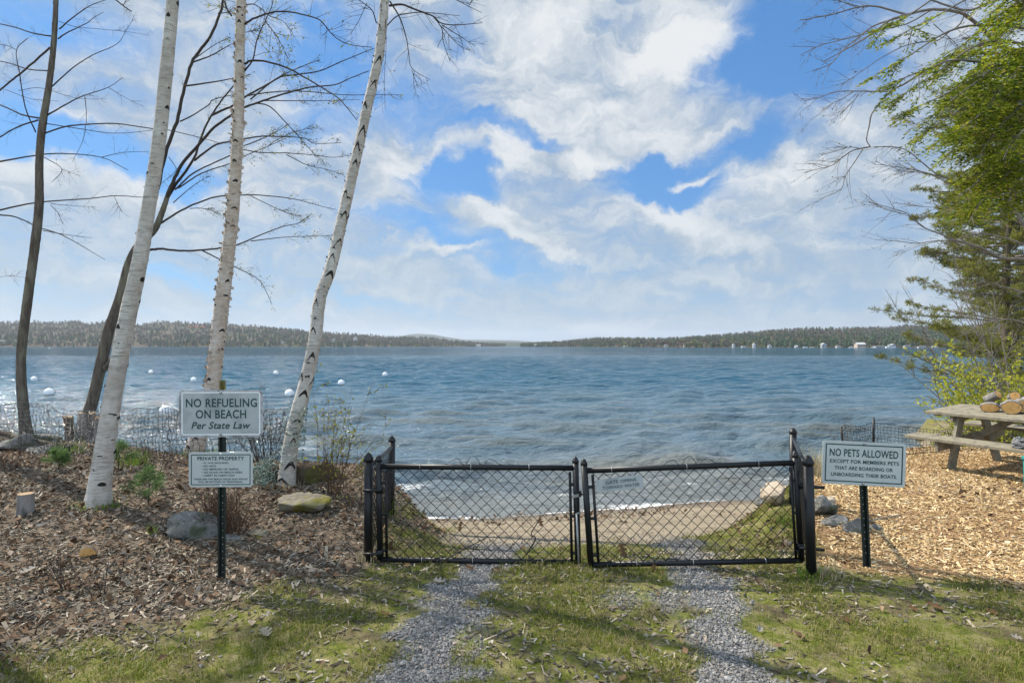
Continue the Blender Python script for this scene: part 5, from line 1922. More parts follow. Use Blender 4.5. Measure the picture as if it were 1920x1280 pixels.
YA_ = hit(48, 802).y
tA = thing('bare_tree', 'slim dark trunk with bare side branches at the left edge of the bank', 'tree', hit(48, 802))
pixA = [(52, 830, 30), (48, 800, 25), (41, 730, 21), (40, 660, 20), (52, 560, 19.5), (64, 470, 19), (73, 390, 18), (74, 300, 16), (79, 240, 15.5), (91, 165, 13), (100, 90, 11.5), (105, 0, 10), (110, -180, 8), (108, -420, 3)]
o, CA, TA = bark_trunk('trunk', pixA, YA_, M['bark_dark'], tA, no_marks, 31, seg=24, ds=.03, rough=.016, flare=1.15)
mb = MB(); lv = []
A_BR = [
    ([(109, 73), (125, 62), (162, 44), (175, 34), (194, 23)], 3.6, 1.0, -.6), ([(111, 55), (137, 33), (169, 11), (205, -2)], 3.2, 1.2, .4),
    ([(95, 68), (60, 62), (30, 52), (-10, 43)], 3.4, 2.2, .5), ([(94, 89), (47, 131), (19, 153), (-12, 180)], 4.6, 3.6, -.5),
    ([(67, 248), (47, 200), (36, 134), (31, 94), (52, 72)], 3.2, 1.4, .3), ([(31, 94), (14, 86), (-5, 83)], 1.4, .9, 0),
    ([(72, 225), (31, 239), (-10, 264)], 3.8, 2.6, -.5), ([(89, 133), (53, 130), (19, 119), (-10, 113)], 2.8, 2.0, .4),
    ([(75, 222), (44, 216), (19, 205), (-10, 193)], 4.0, 3.0, .5), ([(98, 162), (137, 127), (175, 103), (219, 83), (236, 58), (250, 36)], 3.4, .7, -.8),
    ([(89, 216), (125, 195), (156, 180), (203, 164), (231, 145)], 3.8, .9, .7), ([(203, 164), (240, 186), (268, 199)], 1.2, .5, .2), ([(159, 181), (162, 219), (156, 262), (135, 304)], 1.6, .6, -.2),
    ([(84, 250), (125, 237), (172, 233), (219, 232), (284, 241), (316, 244), (390, 262), (416, 270)], 3.8, 1.2, -1.0), ([(88, 232), (140, 240), (215, 250), (290, 244)], 2.2, .8, .5),
    ([(-10, 305), (62, 292), (116, 288), (190, 295), (240, 319)], 4.2, 1.2, .3), ([(190, 295), (231, 286), (280, 284)], 1.6, .7, .2), ([(83, 295), (116, 317), (98, 341)], 2.2, .9, -.3), ([(116, 317), (150, 330)], 1.0, .5, 0),
    ([(-10, 396), (67, 380), (172, 372), (216, 367), (269, 370)], 4.2, 1.4, .3), ([(95, 385), (108, 398), (118, 420)], 1.6, .7, 0), ([(214, 368), (228, 398)], 1.0, .5, 0), ([(95, 382), (140, 386), (180, 388)], 1.3, .6, .2),
    ([(-10, 402), (30, 407), (70, 425), (115, 440), (160, 465), (197, 487)], 3.8, .9, .4), ([(80, 432), (125, 440), (172, 446)], 2.0, .7, .2),
    ([(210, -6), (231, 11), (247, 22)], 3.2, 2.2, .2), ([(231, 11), (242, -8)], 1.5, .8, .1),
    ([(35, 170), (75, 165), (120, 178), (150, 185), (200, 186)], 1.3, .6, .4), ([(10, 168), (60, 186), (110, 190)], 1.2, .6, .3), ([(-10, 520), (25, 517), (50, 521)], 1.0, .5, 0),
    ([(110, 40), (140, 50), (190, 55), (240, 60), (282, 67)], 1.3, .5, .3),
]
for pts, w0, w1, dy in A_BR:
    c = path3(pts, YA_, w0, w1, dy, rpt); limb(mb, c, 6)
    twig_out(mb, c, rngt, 9, .55, .003, lv, -.05, .9, 2, .25, .16)
mb.build('branches', M['twig_dark'], tA)
add_leaves('buds', lv, .018, LEAF_DRY, tA, rngt, .6, .22, .008)

# dark tree B behind the thick birch, fanning to the right
YB = hit(156, 822).y
tB = thing('bare_tree', 'dark forked trunk leaning right behind the thickest birch, branches fanned over the lake', 'tree', hit(156, 822))
pixB = [(140, 850, 38), (152, 826, 30), (162, 790, 26), (175, 745, 24), (188, 690, 23.5), (203, 622, 22), (224, 560, 19), (243, 490, 17), (264, 455, 16), (290, 430, 13.5), (306, 392, 11), (317, 358, 8), (324, 340, 4)]
o, CB, TB = bark_trunk('trunk', pixB, YB, M['bark_dark'], tB, no_marks, 37, seg=24, ds=.03, rough=.018, flare=1.2)
m = MB()
c = path3([(200, 690), (206, 682), (209, 672)], YB - .06, 17, 11, -.05, rpt); limb(m, c, 10)
m.build('branch_stub', M['bark_dark'], tB)
mb = MB(); lv = []
B_BR = [
    ([(262, 462), (285, 395), (300, 335), (309, 290), (331, 228), (344, 175), (359, 119), (375, 94), (394, 69), (409, 34), (417, 9), (420, -40)], 10, 4.5, .5, 1),
    ([(337, 228), (362, 216), (391, 197), (400, 187), (437, 178)], 3.2, 1.3, .4, 1), ([(348, 161), (394, 155), (437, 147), (470, 140)], 4.0, 1.4, -.5, 1), ([(361, 117), (394, 105), (434, 83)], 3.6, 1.4, .4, 1), ([(362, 112), (403, 84), (431, 70)], 2.2, 1.0, .2, 1), ([(409, 26), (424, 24), (440, 20)], 2.4, 1.0, .2, 1),
    ([(298, 412), (308, 385), (325, 353), (362, 300), (381, 247), (397, 216), (419, 184), (437, 162), (470, 120)], 7.5, 2.0, .4, 2),
    ([(310, 378), (322, 348), (340, 310), (372, 272), (403, 238), (434, 216), (456, 203), (494, 189), (537, 175), (581, 164), (628, 159), (656, 147), (692, 133)], 8.0, 1.4, -.8, 4),
    ([(397, 216), (419, 206), (434, 200), (461, 181), (494, 163), (525, 145), (550, 141), (600, 133), (637, 117), (700, 91)], 5.0, 1.2, .8, 4),
    ([(469, 187), (519, 147), (566, 125), (600, 112)], 3.0, 1.1, .5, 3), ([(459, 181), (500, 174), (560, 171), (644, 178), (700, 178), (753, 178)], 2.8, .7, -.8, 4), ([(494, 189), (550, 189), (600, 189), (675, 187)], 2.2, .7, .4, 4),
    ([(481, 194), (506, 200), (537, 231), (569, 266), (590, 290), (606, 301)], 2.8, .9, -.5, 4),
    ([(364, 301), (394, 278), (412, 269), (431, 266), (455, 261), (487, 256), (519, 256), (569, 259), (590, 269), (640, 268)], 4.6, .9, -.7, 4),
    ([(430, 277), (453, 275), (494, 259), (519, 247), (544, 231)], 3.0, .9, .6, 4), ([(328, 356), (362, 325), (400, 306), (431, 292), (453, 281), (487, 286), (537, 287), (581, 290), (625, 295), (656, 291)], 3.6, .8, .6, 4), ([(537, 290), (575, 309), (610, 317), (644, 328)], 2.0, .7, .2, 3),
    ([(334, 353), (378, 325), (428, 308), (453, 295), (494, 278), (537, 259)], 3.2, .9, -.4, 3),
    ([(295, 422), (312, 412), (330, 400), (362, 384), (406, 369), (450, 366), (487, 366), (550, 373), (600, 386), (625, 392)], 4.6, .9, .6, 3), ([(470, 367), (500, 382), (535, 398), (565, 405)], 1.8, .7, .2, 4), ([(356, 391), (381, 391), (412, 400)], 1.8, .9, .2, 2),
    ([(258, 470), (278, 469), (300, 466), (325, 469), (360, 470), (415, 465), (450, 457), (490, 440), (530, 425), (560, 418), (585, 400)], 6.0, 1.0, -.6, 4), ([(470, 452), (530, 445), (575, 443), (620, 442)], 2.2, .7, .4, 3), ([(380, 470), (400, 480), (440, 500), (470, 515), (490, 530), (510, 570)], 3.0, .8, .3, 3),
    ([(325, 380), (360, 350), (392, 330)], 2.2, .9, .2, 2), ([(316, 294), (330, 320), (300, 345)], 1.6, .8, .1, 1), ([(502, 275), (520, 262), (560, 245), (600, 238)], 1.6, .7, .3, 4),
]
for pts, w0, w1, dy, k in B_BR:
    c = path3(pts, YB, w0, w1, dy, rpt); limb(mb, c, 7)
    twig_out(mb, c, rngt, 3 + 5 * k, .58, .0034, lv, -.05, .85, 2, .35 if k > 1 else .4, .13, (.25, 0, 0))
mb.build('branches', M['twig_dark'], tB)
add_leaves('young_leaves', lv, .046, LEAF_BUD, tB, rngt, .7, .26, .05)
add_leaves('buds', lv, .034, LEAF_DRY, tB, rngt, .7, .36, .03)


# ---- trees standing left of the picture: their crowns shade the near ground
def shade_tree(x, y, hgt, r, seed, label, leaf=.06, n=20, L=3.0, keep=.6, lean=(0, 0), s0=.35, up=.45, cast=None):
    rg = np.random.default_rng(seed)
    z0 = gz(x, y)
    root = thing('birch_tree' if seed % 2 else 'bare_tree', label, 'tree', (x, y, z0))
    s = np.linspace(0, 1, 160)
    C = np.stack([x + lean[0] * s + .12 * np.sin(s * 7 + seed), y + lean[1] * s + .1 * np.sin(s * 5), z0 - .2 + hgt * s, r * (1 - .88 * s) * (1 + .5 * np.exp(-s * hgt / .25))], 1)
    m = MB()
    m.tube([Vector(q[:3]) for q in C], list(C[:, 3]), 18)
    m.build('trunk', M['bark_grey'], root)
    crown('branches', 'crown', root, C, s0, n, L, .03, rg, LEAF_BUD, leaf, M['twig_grey'], up, keep)
    return root


q = hit(-8, 1242)
shade_tree(q.x - .060, q.y, 10.5, .135, 5, 'grey trunk cut off by the left edge of the picture in the front mulch', leaf=.075, n=26, L=3.0, s0=.42, keep=.75, lean=(-2.0, .5))
shade_tree(-9.2, 4.6, 12.0, .15, 6, 'tall grey tree standing left of the view, shading the mulch', leaf=.10, n=30, L=3.6, s0=.36, keep=.85)
shade_tree(-7.0, 7.9, 11.5, .13, 8, 'grey tree on the bank left of the view behind the dark trunks', leaf=.09, n=22, L=2.8, s0=.52, keep=.8)
shade_tree(-5.6, 1.2, 12.0, .14, 12, 'grey tree beside the drive left of the camera', leaf=.10, n=26, L=3.4, s0=.4, keep=.8)

# ------------------------------------------------------------------ conifers and shrubs on the right
rngr = np.random.default_rng(77)


def spray(path, rng, tw_len, per_m, out_v, out_f, offs, needle=.032, wid=.010, droop=.25, flat=.25, plane=None, dens=1.0):
    """flat hemlock spray along a bough path; fills out_v / out_f lists with needle facets, returns twig polylines"""
    seglen = np.r_[0, np.cumsum(np.linalg.norm(np.diff(path[:, :3], axis=0), axis=1))]
    L = seglen[-1]
    n = max(4, int(L * per_m))
    u = np.sort(rng.random(n)) * L
    p = np.stack([np.interp(u, seglen, path[:, k]) for k in range(3)], 1)
    q = np.stack([np.interp(np.minimum(u + .05, L), seglen, path[:, k]) for k in range(3)], 1)
    t_ = unit(q - p + 1e-9)
    t_[-1] = t_[-2]
    up = np.array([0, 0, 1.0]) if plane is None else np.array(plane)
    side = unit(np.cross(t_, up)) * np.where(rng.random(n) < .5, 1, -1)[:, None]
    dirs = unit(t_ * rng.uniform(.4, 1.0, (n, 1)) + side * rng.uniform(.5, 1.1, (n, 1)) + rng.normal(0, flat, (n, 3)) * .5)
    ln = tw_len * (1 - .65 * u / L) * rng.uniform(.5, 1.2, n)
    twigs = []
    for i in range(n):
        k = max(4, int(ln[i] / .016 * dens))
        s = np.linspace(.05, 1, k)[:, None]
        pos = p[i] + dirs[i] * ln[i] * s + np.array([0, 0, -1]) * droop * ln[i] * s ** 2
        twigs.append((p[i], pos[-1], ln[i]))
        sd_ = np.cross(dirs[i], up); sd_ = sd_ / max(np.linalg.norm(sd_), 1e-6)
        sg = np.where(np.arange(k) % 2 == 0, 1, -1)[:, None]
        nd = unit(dirs[i] * .75 + sd_ * sg * .8 + rng.normal(0, .22, (k, 3)))
        v, f = leaf_quads(pos, needle * rng.uniform(.7, 1.3, k), rng, wid / needle, nd, up_bias=1.2)
        out_v.append(v); out_f.append(f + offs[0]); offs[0] += len(v)
    return twigs


HX, HYd = 4.95, 5.55       # hemlock trunk stands right of the frame
hz0 = gz(HX, HYd)
th_ = thing('hemlock_tree', 'bright yellow green hemlock whose drooping boughs enter at the upper right corner', 'tree', (HX, HYd, hz0))
s = np.linspace(0, 1, 60)
m = MB(); m.tube([Vector((HX + .1 * math.sin(3 * q), HYd, hz0 - .2 + 8.4 * q)) for q in s], [.17 * (1 - .9 * q) for q in s], 14)
m.build('trunk', M['bark_grey'], th_)
ov_, of_, oo = [], [], [0]
mbw = MB()
# bough tips: px, py, depth
tips = [(1634, 60, 4.9, .16, 1), (1655, 84, 5.0, .2, 0), (1617, 156, 5.2, .2, 1), (1640, 172, 4.7, .25, 1), (1668, 195, 5.2, .28, 1), (1690, 215, 4.8, .26, 1), (1697, 272, 5.0, .25, 1),
        (1725, 235, 5.4, .3, 1), (1745, 275, 4.8, .3, 1), (1760, 312, 5.1, .3, 1), (1770, 345, 5.4, .3, 1), (1772, 388, 5.0, .3, 1), (1790, 405, 5.3, .28, 1),
        (1815, 420, 4.9, .26, 1), (1745, 150, 5.5, .3, 1), (1770, 118, 5.2, .3, 1), (1800, 90, 4.8, .3, 1), (1830, 55, 5.2, .3, 1), (1862, 25, 5.4, .3, 1), (1880, -15, 5.0, .3, 1), (1900, -60, 4.8, .35, 1), (1875, -110, 5.3, .35, 1),
        (1780, 190, 4.6, .3, 1), (1810, 150, 4.9, .32, 1), (1840, 120, 5.5, .32, 1), (1820, 230, 5.2, .32, 1), (1850, 200, 4.7, .32, 1), (1870, 90, 4.9, .32, 1), (1800, 280, 5.5, .32, 1), (1830, 310, 4.8, .3, 1),
        (1860, 260, 5.3, .32, 1), (1850, 350, 5.1, .3, 1), (1880, 300, 4.7, .3, 1), (1890, 180, 5.0, .32, 1), (1900, 370, 5.4, .3, 1), (1835, 380, 5.5, .28, 1), (1805, 345, 5.0, .28, 1), (1900, 60, 5.6, .32, 1), (1785, 250, 5.0, .3, 1), (1880, 400, 5.2, .25, 1), (1815, 190, 5.6, .32, 1)]
for (px, py, Y, tw, dens) in tips:
    if px > 1740 and rngr.random() < .22:
        continue
    tipv = P(px, py, Y)
    for rep in range(1):
        root_z = tipv.z + rngr.uniform(.15, .75)
        a = np.array([HX, HYd, min(root_z, hz0 + 8)])
        b = np.array(tipv)
        mid = a * .5 + b * .5 + np.array([0, rngr.normal(0, .12), .28])
        m2 = a * .2 + b * .8 + np.array([0, rngr.normal(0, .06), .13])
        path = spline([tuple(a), tuple(mid), tuple(m2), tuple(b)], 8)
        thin = px < 1735
        rr = np.linspace(.013, .002, len(path))
        mbw.tube([Vector(q) for q in path], list(rr), 5, cap=False)
        k0 = int(len(path) * (.62 if thin else .30))
        tws = spray(path[k0:], rngr, tw * (.55 if thin else 1.2), 62, ov_, of_, oo, dens=.75, needle=.042, wid=.0115, droop=.32)
        # secondary sprays hanging from the bough
        for _ in range(3 if thin else 7):
            i = int(len(path) * rngr.uniform(.7 if thin else .35, .93))
            d2 = unit(np.array([rngr.uniform(-1, .2), rngr.normal(0, .7), rngr.uniform(-.75, .1)]))
            L2 = rngr.uniform(.22, .5) * (1.15 - i / len(path))
            p2 = np.stack([path[i] + d2 * L2 * q + np.array([0, 0, -.25 * L2 * q * q]) for q in np.linspace(0, 1, 7)])
            mbw.tube([Vector(q) for q in p2], [.004, .0038, .0035, .003, .0026, .002, .0014], 4, cap=False)
            spray(p2, rngr, tw * .62, 80, ov_, of_, oo, dens=.9, needle=.036, wid=.0105, droop=.35, flat=.12)
mbw.build('branches', M['twig_grey'], th_)
np_mesh('needles', np.vstack(ov_), np.vstack(of_), LEAF_HEM, th_)

# bare broadleaf tree reaching in from the right edge
YD = 7.2
tD = thing('bare_tree', 'bare grey limbs reaching in from the upper right behind the hemlock boughs', 'tree', (7.3, YD + .4, gz(7.3, YD + .4)))
m = MB()
pts = [Vector((7.3 + .25 * math.sin(q * 2.2), YD + .4, gz(7.3, YD + .4) - .2 + 11 * q)) for q in np.linspace(0, 1, 40)]
m.tube(pts, [.15 * (1 - .8 * q) for q in np.linspace(0, 1, 40)], 14); m.build('trunk', M['bark_grey'], tD)
mb = MB(); lv = []
D_BR = [
    ([(2120, 200), (1990, 150), (1900, 100), (1860, 72), (1832, 45), (1800, 24), (1750, 18), (1700, 28), (1665, 40), (1640, 60), (1600, 85), (1545, 115)], 17, 1.6, -.6, 4),
    ([(2160, 60), (1990, -40), (1900, -10), (1850, 8), (1815, 20), (1780, 12), (1740, -2)], 15, 3.5, .4, 2),
    ([(1700, 28), (1640, 12), (1600, 16), (1560, 28), (1500, 38)], 5, 1.2, .3, 4), ([(1620, 15), (1580, 4), (1545, -8)], 2.4, 1, .2, 3),
    ([(1690, 32), (1640, 48), (1610, 70), (1580, 95), (1560, 118), (1525, 134)], 4.5, 1.2, -.4, 4),
    ([(1745, 20), (1700, 45), (1650, 56), (1600, 70), (1540, 85), (1500, 104)], 3.4, 1.0, .4, 4),
    ([(2100, 130), (1960, 110), (1870, 85), (1830, 86), (1795, 100), (1760, 118), (1730, 135), (1700, 155), (1670, 170)], 12, 4, .3, 2),
    ([(1795, 100), (1770, 130), (1720, 138)], 4, 1.8, .2, 2), ([(1850, 78), (1825, 72), (1804, 72)], 6, 3.5, .1, 1),
    ([(1812, 18), (1800, 45), (1780, 60), (1760, 75), (1740, 78), (1700, 85), (1650, 110), (1600, 145), (1577, 158)], 3.6, 1.0, .5, 4),
    ([(1750, 45), (1790, 80), (1800, 96)], 2.0, 1.2, .1, 1), ([(1700, 48), (1750, 66), (1790, 72), (1830, 50)], 1.8, 1.0, .2, 2),
    ([(1680, 170), (1650, 172), (1610, 171), (1570, 172), (1540, 182), (1505, 190)], 3.6, 1.0, .3, 4), ([(1600, 172), (1580, 185), (1560, 195), (1530, 218)], 2.0, .7, 0, 3), ([(1610, 178), (1595, 195), (1572, 218)], 2.0, .7, 0, 2),
    ([(1645, 200), (1634, 215), (1630, 235), (1625, 262), (1632, 275)], 3.6, 2.0, 0, 0), ([(1632, 275), (1600, 282), (1580, 295), (1560, 310), (1530, 318), (1508, 324)], 3.4, .9, .2, 4), ([(1620, 276), (1605, 300), (1585, 330), (1577, 355), (1545, 370), (1530, 380)], 2.8, .7, -.2, 3), ([(1610, 278), (1590, 276), (1560, 285), (1540, 290)], 1.8, .7, 0, 3),
    ([(1760, 330), (1735, 310), (1700, 282), (1670, 275), (1640, 276)], 3.0, 1.5, 0, 2), ([(1780, 335), (1740, 325), (1700, 316), (1660, 310), (1640, 302)], 3.0, .9, .3, 4), ([(1790, 350), (1750, 330), (1710, 322), (1680, 322)], 2.6, .9, -.2, 3),
    ([(1770, 250), (1740, 245), (1700, 225), (1660, 222)], 2.4, .9, .4, 3), ([(1690, 400), (1660, 392), (1630, 378)], 2.4, .9, .2, 2),
    ([(1800, 460), (1770, 442), (1730, 425), (1700, 400), (1670, 390), (1628, 378)], 3.6, 1.0, .2, 2), ([(1790, 450), (1750, 452), (1720, 456), (1680, 452), (1640, 449)], 2.8, .8, .3, 2), ([(1760, 452), (1720, 462), (1680, 478)], 1.4, .6, 0, 1),
    ([(2040, 500), (1920, 487), (1875, 483), (1840, 465), (1796, 452), (1770, 444)], 12, 4, .3, 4), ([(2000, 540), (1925, 430), (1901, 391), (1890, 360)], 11, 6, .2, 3), ([(1960, 560), (1890, 540), (1840, 530), (1790, 545)], 6, 1.4, .4, 4), ([(1960, 620), (1900, 600), (1850, 605), (1800, 630)], 6, 1.4, .4, 4), ([(1950, 470), (1880, 445), (1820, 440), (1750, 470)], 5, 1.2, .5, 4),
    ([(1830, 385), (1790, 390), (1740, 388), (1700, 384)], 2.4, .8, .3, 3),
]
for pts, w0, w1, dy, k in D_BR:
    c = path3(pts, YD, w0, w1, dy, rpt); limb(mb, c, 7)
    if k:
        twig_out(mb, c, rngt, 3 + 3 * k, .48, .003, lv, -.15, .8, 2, .3, .11, (-.3, 0, -.1))
mb.build('branches', M['twig_grey'], tD)
add_leaves('buds', lv, .018, LEAF_DRY, tD, rngr, .6, .35, .008)


def tuft_fan(pos, dirs, n, length, wid, rng):
    N = len(pos)
    p = np.repeat(np.asarray(pos), n, 0)
    d_ = unit(np.repeat(np.asarray(dirs), n, 0) + rng.normal(0, .75, (N * n, 3)))
    return leaf_quads(p, length * rng.uniform(.6, 1.15, N * n), rng, wid / length, d_)


# pine behind, on the point
def pine(x, y, hgt, seed, label, lo, hi, nb, reach, needles=LEAF_PINE):
    rg = np.random.default_rng(seed)
    z0 = gz(x, y)
    r = thing('pine_tree', label, 'tree', (x, y, z0), 'pines on the point')
    m = MB(); s = np.linspace(0, 1, 50)
    wob = [Vector((x + .1 * math.sin(4 * q + seed), y + .08 * math.sin(3 * q), z0 - .3 + hgt * q)) for q in s]
    m.tube(wob, [.11 * (1 - .88 * q) for q in s], 14); m.build('trunk', M['bark_dark'], r)
    mb = MB(); mt = MB(); pos = []; dr = []; lv = []
    for k in range(nb):
        u = lo + (hi - lo) * (k + rg.random()) / nb
        zb = z0 + hgt * u
        an = rg.uniform(0, 6.283)
        L = reach * (1.05 - .6 * u) * rg.uniform(.6, 1.1)
        dv = np.array([math.cos(an), math.sin(an), rg.uniform(-.02, .2)])
        pts = [np.array([x, y, zb])]
        for j in range(8):
            dv = unit(dv + rg.normal(0, .06, 3) + np.array([0, 0, .02]))
            pts.append(pts[-1] + dv * L / 8)
        mb.tube([Vector(q) for q in pts], [.026 * (1 - .8 * j / 8) for j in range(9)], 6, cap=False)
        dead = u < .42 and rg.random() < .22
        for j in range(2, 9):
            for q in range(4 if not dead else 2):
                d2 = unit(np.array([dv[0] * .6 + rg.normal(0, .7), dv[1] * .6 + rg.normal(0, .7), rg.uniform(-.05, .22)]))
                L2 = rg.uniform(.2, .55) * (1.2 - j / 12)
                e = pts[j] + d2 * L2
                mt.tube([Vector(pts[j]), Vector(pts[j] * .5 + e * .5 + rg.normal(0, .02, 3)), Vector(e)], [.007, .005, .003], 4, cap=False)
                if not dead:
                    for w_ in (.45, .62, .78, .9, 1.0):
                        pos.append(pts[j] + d2 * L2 * w_ + rg.normal(0, .025, 3)); dr.append(d2 * .8 + np.array([0, 0, .35]))
    mb.build('branches', M['twig_grey'], r)
    mt.build('twigs', M['twig_grey'], r)
    v, f = tuft_fan(pos, dr, 9, .11, .013, rg)
    np_mesh('needles', v, f, needles, r)
    return r


pine(10.9, 13.6, 8.0, 41, 'dark pine with layered boughs nearest the water behind the picnic table', .14, .98, 84, 2.6)
pine(12.9, 16.4, 9.4, 43, 'taller pine standing behind the nearest pine at the right edge', .14, .98, 84, 3.0)
pine(14.6, 17.5, 8.0, 45, 'farther pine between the two nearer pines on the point', .2, .98, 36, 2.3)


def shrub(name, loc, n, height, spread, rng, label, wood, leafm, leaf_size, keep, twigs=6, r0=.007, lean=(0, 0), cat='shrub', droop=.0, tl=.4, leaf_every=.05, group=None, sub=1):
    loc = Vector(loc)
    r = thing(name, label, cat, loc, group)
    mb = MB(); lv = []
    for k in range(n):
        an = rng.uniform(0, 6.283); st = rng.uniform(0, .12) * spread
        p = np.array([loc.x + math.cos(an) * st, loc.y + math.sin(an) * st, loc.z - .04])
        dv = unit(np.array([math.cos(an) * spread / height * rng.uniform(.1, .8) + lean[0], math.sin(an) * spread / height * rng.uniform(.1, .8) + lean[1], 1.0]))
        L = height * rng.uniform(.55, 1.08)
        pts = [p]
        for j in range(9):
            dv = unit(dv + rng.normal(0, .09, 3) + np.array([0, 0, droop]))
            pts.append(pts[-1] + dv * L / 9)
        cc = np.array([[*q, max(.0014, r0 * (1 - .8 * j / 9))] for j, q in enumerate(pts)])
        mb.tube([Vector(q) for q in pts], list(cc[:, 3]), 5, cap=False)
        twig_out(mb, cc, rng, twigs, tl * height, r0 * .45, lv, .05, .7, sub, .2, leaf_every)
    mb.build('stems', wood, r)
    if keep > 0:
        add_leaves('leaves', lv, leaf_size, leafm, r, rng, .6, keep, .012)
    return r


# bare twiggy trees in front of the pines
for k, (px, Y, hgt, lab) in enumerate([(1930, 11.2, 4.8, 'bare grey many stemmed tree in front of the pines at the right edge'), (1885, 12.6, 4.0, 'smaller bare grey twiggy tree left of the many stemmed one by the water')]):
    b = P(px, 700, Y); b.z = gz(b.x, Y)
    shrub('bare_tree', b, 9, hgt, 2.6, rngr, lab, M['twig_grey'], LEAF_DRY, .02, .2, 15, .020, (-.04, -.03), cat='tree', tl=.26, leaf_every=.12, sub=2)

# yellow green shrubs at the water behind the table
for k, (px, py, Y, n, hgt, spr, lab) in enumerate([
        (1872, 770, 11.5, 26, 2.3, 2.0, 'bright yellow green budding shrub over the water behind the picnic table'),
        (1905, 765, 12.0, 26, 2.7, 2.3, 'taller yellow green budding shrub at the right edge behind the firewood'),
        (1888, 740, 13.0, 22, 2.6, 2.1, 'yellow green shrub below the pine boughs, set back behind the other two')]):
    b = P(px, py, Y); b.z = gz(b.x, Y)
    shrub('shrub', b, n, hgt, spr, rngr, lab, M['twig_grey'], LEAF_SHRUB, .075, .75, 9, .010, (-.16, -.05), group='budding shrubs behind the table', leaf_every=.035, tl=.34)

q = P(1926, 684, 9.0)
bh = thing('birdhouse', 'small dark green box on a post at the right edge among the shrub leaves', 'box', (q.x + .06, q.y, gz(q.x, q.y)))
m = MB(); m.beam(Vector((q.x + .06, 9.05, gz(q.x, 9.0) - .1)), Vector((q.x + .06, 9.05, q.z - .05)), .06, .06, Vector((0, 1, 0))); m.build('post', M['plank'], bh)
m = MB(); m.beam(Vector((q.x + .06, 9.0, q.z - .08)), Vector((q.x + .06, 9.0, q.z + .09)), .14, .12, Vector((0, 1, 0))); m.build('box', M['box_green'], bh, .004)
m = MB(); m.beam(Vector((q.x - .03, 9.0, q.z + .105)), Vector((q.x + .15, 9.0, q.z + .105)), .17, .02); m.build('lid', M['box_green'], bh, .003)

# ------------------------------------------------------------------ left bank plants
def at_px(px, py):
    return hit(px, py)


shrub('shrub', at_px(624, 925), 15, 1.34, .8, rngr, 'thin stemmed budding shrub between the right birch and the left gate post', M['twig_red'], LEAF_BUD, .034, .7, 8, .0046, (-.02, .06), tl=.30, leaf_every=.06)
shrub('shrub', at_px(664, 955), 12, .62, .7, rngr, 'low sprawling twiggy shrub beside the left gate post', M['twig_red'], LEAF_BUD, .022, .35, 6, .0035, (.1, .1), tl=.4, leaf_every=.06)
shrub('shrub', at_px(500, 890), 16, 1.2, .7, rngr, 'wispy bare shrub left of the right birch behind the signs', M['twig_dark'], LEAF_DRY, .018, .35, 6, .0048, (-.03, .12), tl=.3)
shrub('shrub', at_px(398, 985), 30, .46, .62, rngr, 'tangled leafless brown shrub around the foot of the left sign post', M['twig_red'], LEAF_DRY, .022, .3, 8, .0055, (0, .2), tl=.5)
shrub('shrub', at_px(438, 1000), 26, .48, .5, rngr, 'upright leafless brown shrub just right of the left sign post', M['twig_red'], LEAF_DRY, .022, .3, 7, .0055, (.05, .1), tl=.4)
shrub('shrub', at_px(290, 905), 10, .75, .5, rngr, 'sparse bare shrub at the net fence right of the thick birch', M['twig_dark'], LEAF_DRY, .016, .3, 5, .0036, (.05, .2), tl=.35)
shrub('shrub', at_px(105, 870), 7, .55, .5, rngr, 'scraggly bare shrub behind the net beside the stumps', M['twig_dark'], LEAF_DRY, .02, .4, 5, .004, (.1, .2), tl=.4)
shrub('shrub', at_px(14, 880), 9, .55, .6, rngr, 'bare brown shrub in front of the logs at the left edge', M['twig_red'], LEAF_DRY, .016, .2, 6, .0035, (0, 0), tl=.5)
shrub('shrub', at_px(128, 1105), 6, .38, .30, rngr, 'small dead brown shoots near the half log on the mulch', M['twig_dark'], LEAF_DRY, .016, .1, 3, .0034, (-.1, 0), tl=.4)
shrub('shrub', at_px(190, 1115), 6, .36, .28, rngr, 'dead dark shoots in the mulch right of the half log', M['twig_dark'], LEAF_DRY, .016, .1, 3, .0034, (-.1, 0), tl=.4)
shrub('shrub', at_px(1520, 880), 12, .55, .45, rngr, 'pale dry shrub between the right chain link wing and the NO PETS sign', M['twig_grey'], LEAF_TAN, .03, .5, 6, .003, (.05, .1), tl=.4)
shrub('shrub', at_px(1590, 850), 8, .55, .5, rngr, 'wispy pale bare shrub at the net behind the NO PETS sign', M['twig_grey'], LEAF_DRY, .014, .2, 6, .0026, (-.25, 0), tl=.5)


def blades(name, loc, n, hgt, spread, mat, label, rng, wid=.008, cat='grass tuft', group='grass tufts', bend=.35):
    loc = np.array(loc)
    an = rng.uniform(0, 6.283, n); st = rng.random(n) ** .6 * spread
    p = loc + np.stack([np.cos(an) * st, np.sin(an) * st, np.zeros(n) - .01], 1)
    o = np.stack([np.cos(an), np.sin(an), np.zeros(n)], 1) * rng.uniform(.1, 1.0, (n, 1)) * bend + rng.normal(0, .12, (n, 3))
    h_ = hgt * rng.uniform(.4, 1.1, (n, 1))
    up = np.array([0, 0, 1.0])
    side = unit(np.cross(o + 1e-6, up)) * wid / 2
    p1 = p + (up + o * .5) * h_ * .55; p2 = p + (up * .9 + o * 1.5) * h_
    v = np.stack([p - side, p + side, p1 + side * .8, p1 - side * .8, p2 + side * .1, p2 - side * .1], 1).reshape(-1, 3)
    base = (np.arange(n) * 6)[:, None, None]
    f = (base + np.array([[0, 1, 2, 3], [3, 2, 4, 5]])[None]).reshape(-1, 4)
    ob = np_mesh(name, v, f, mat)
    tag(ob, label, cat, group)
    return ob


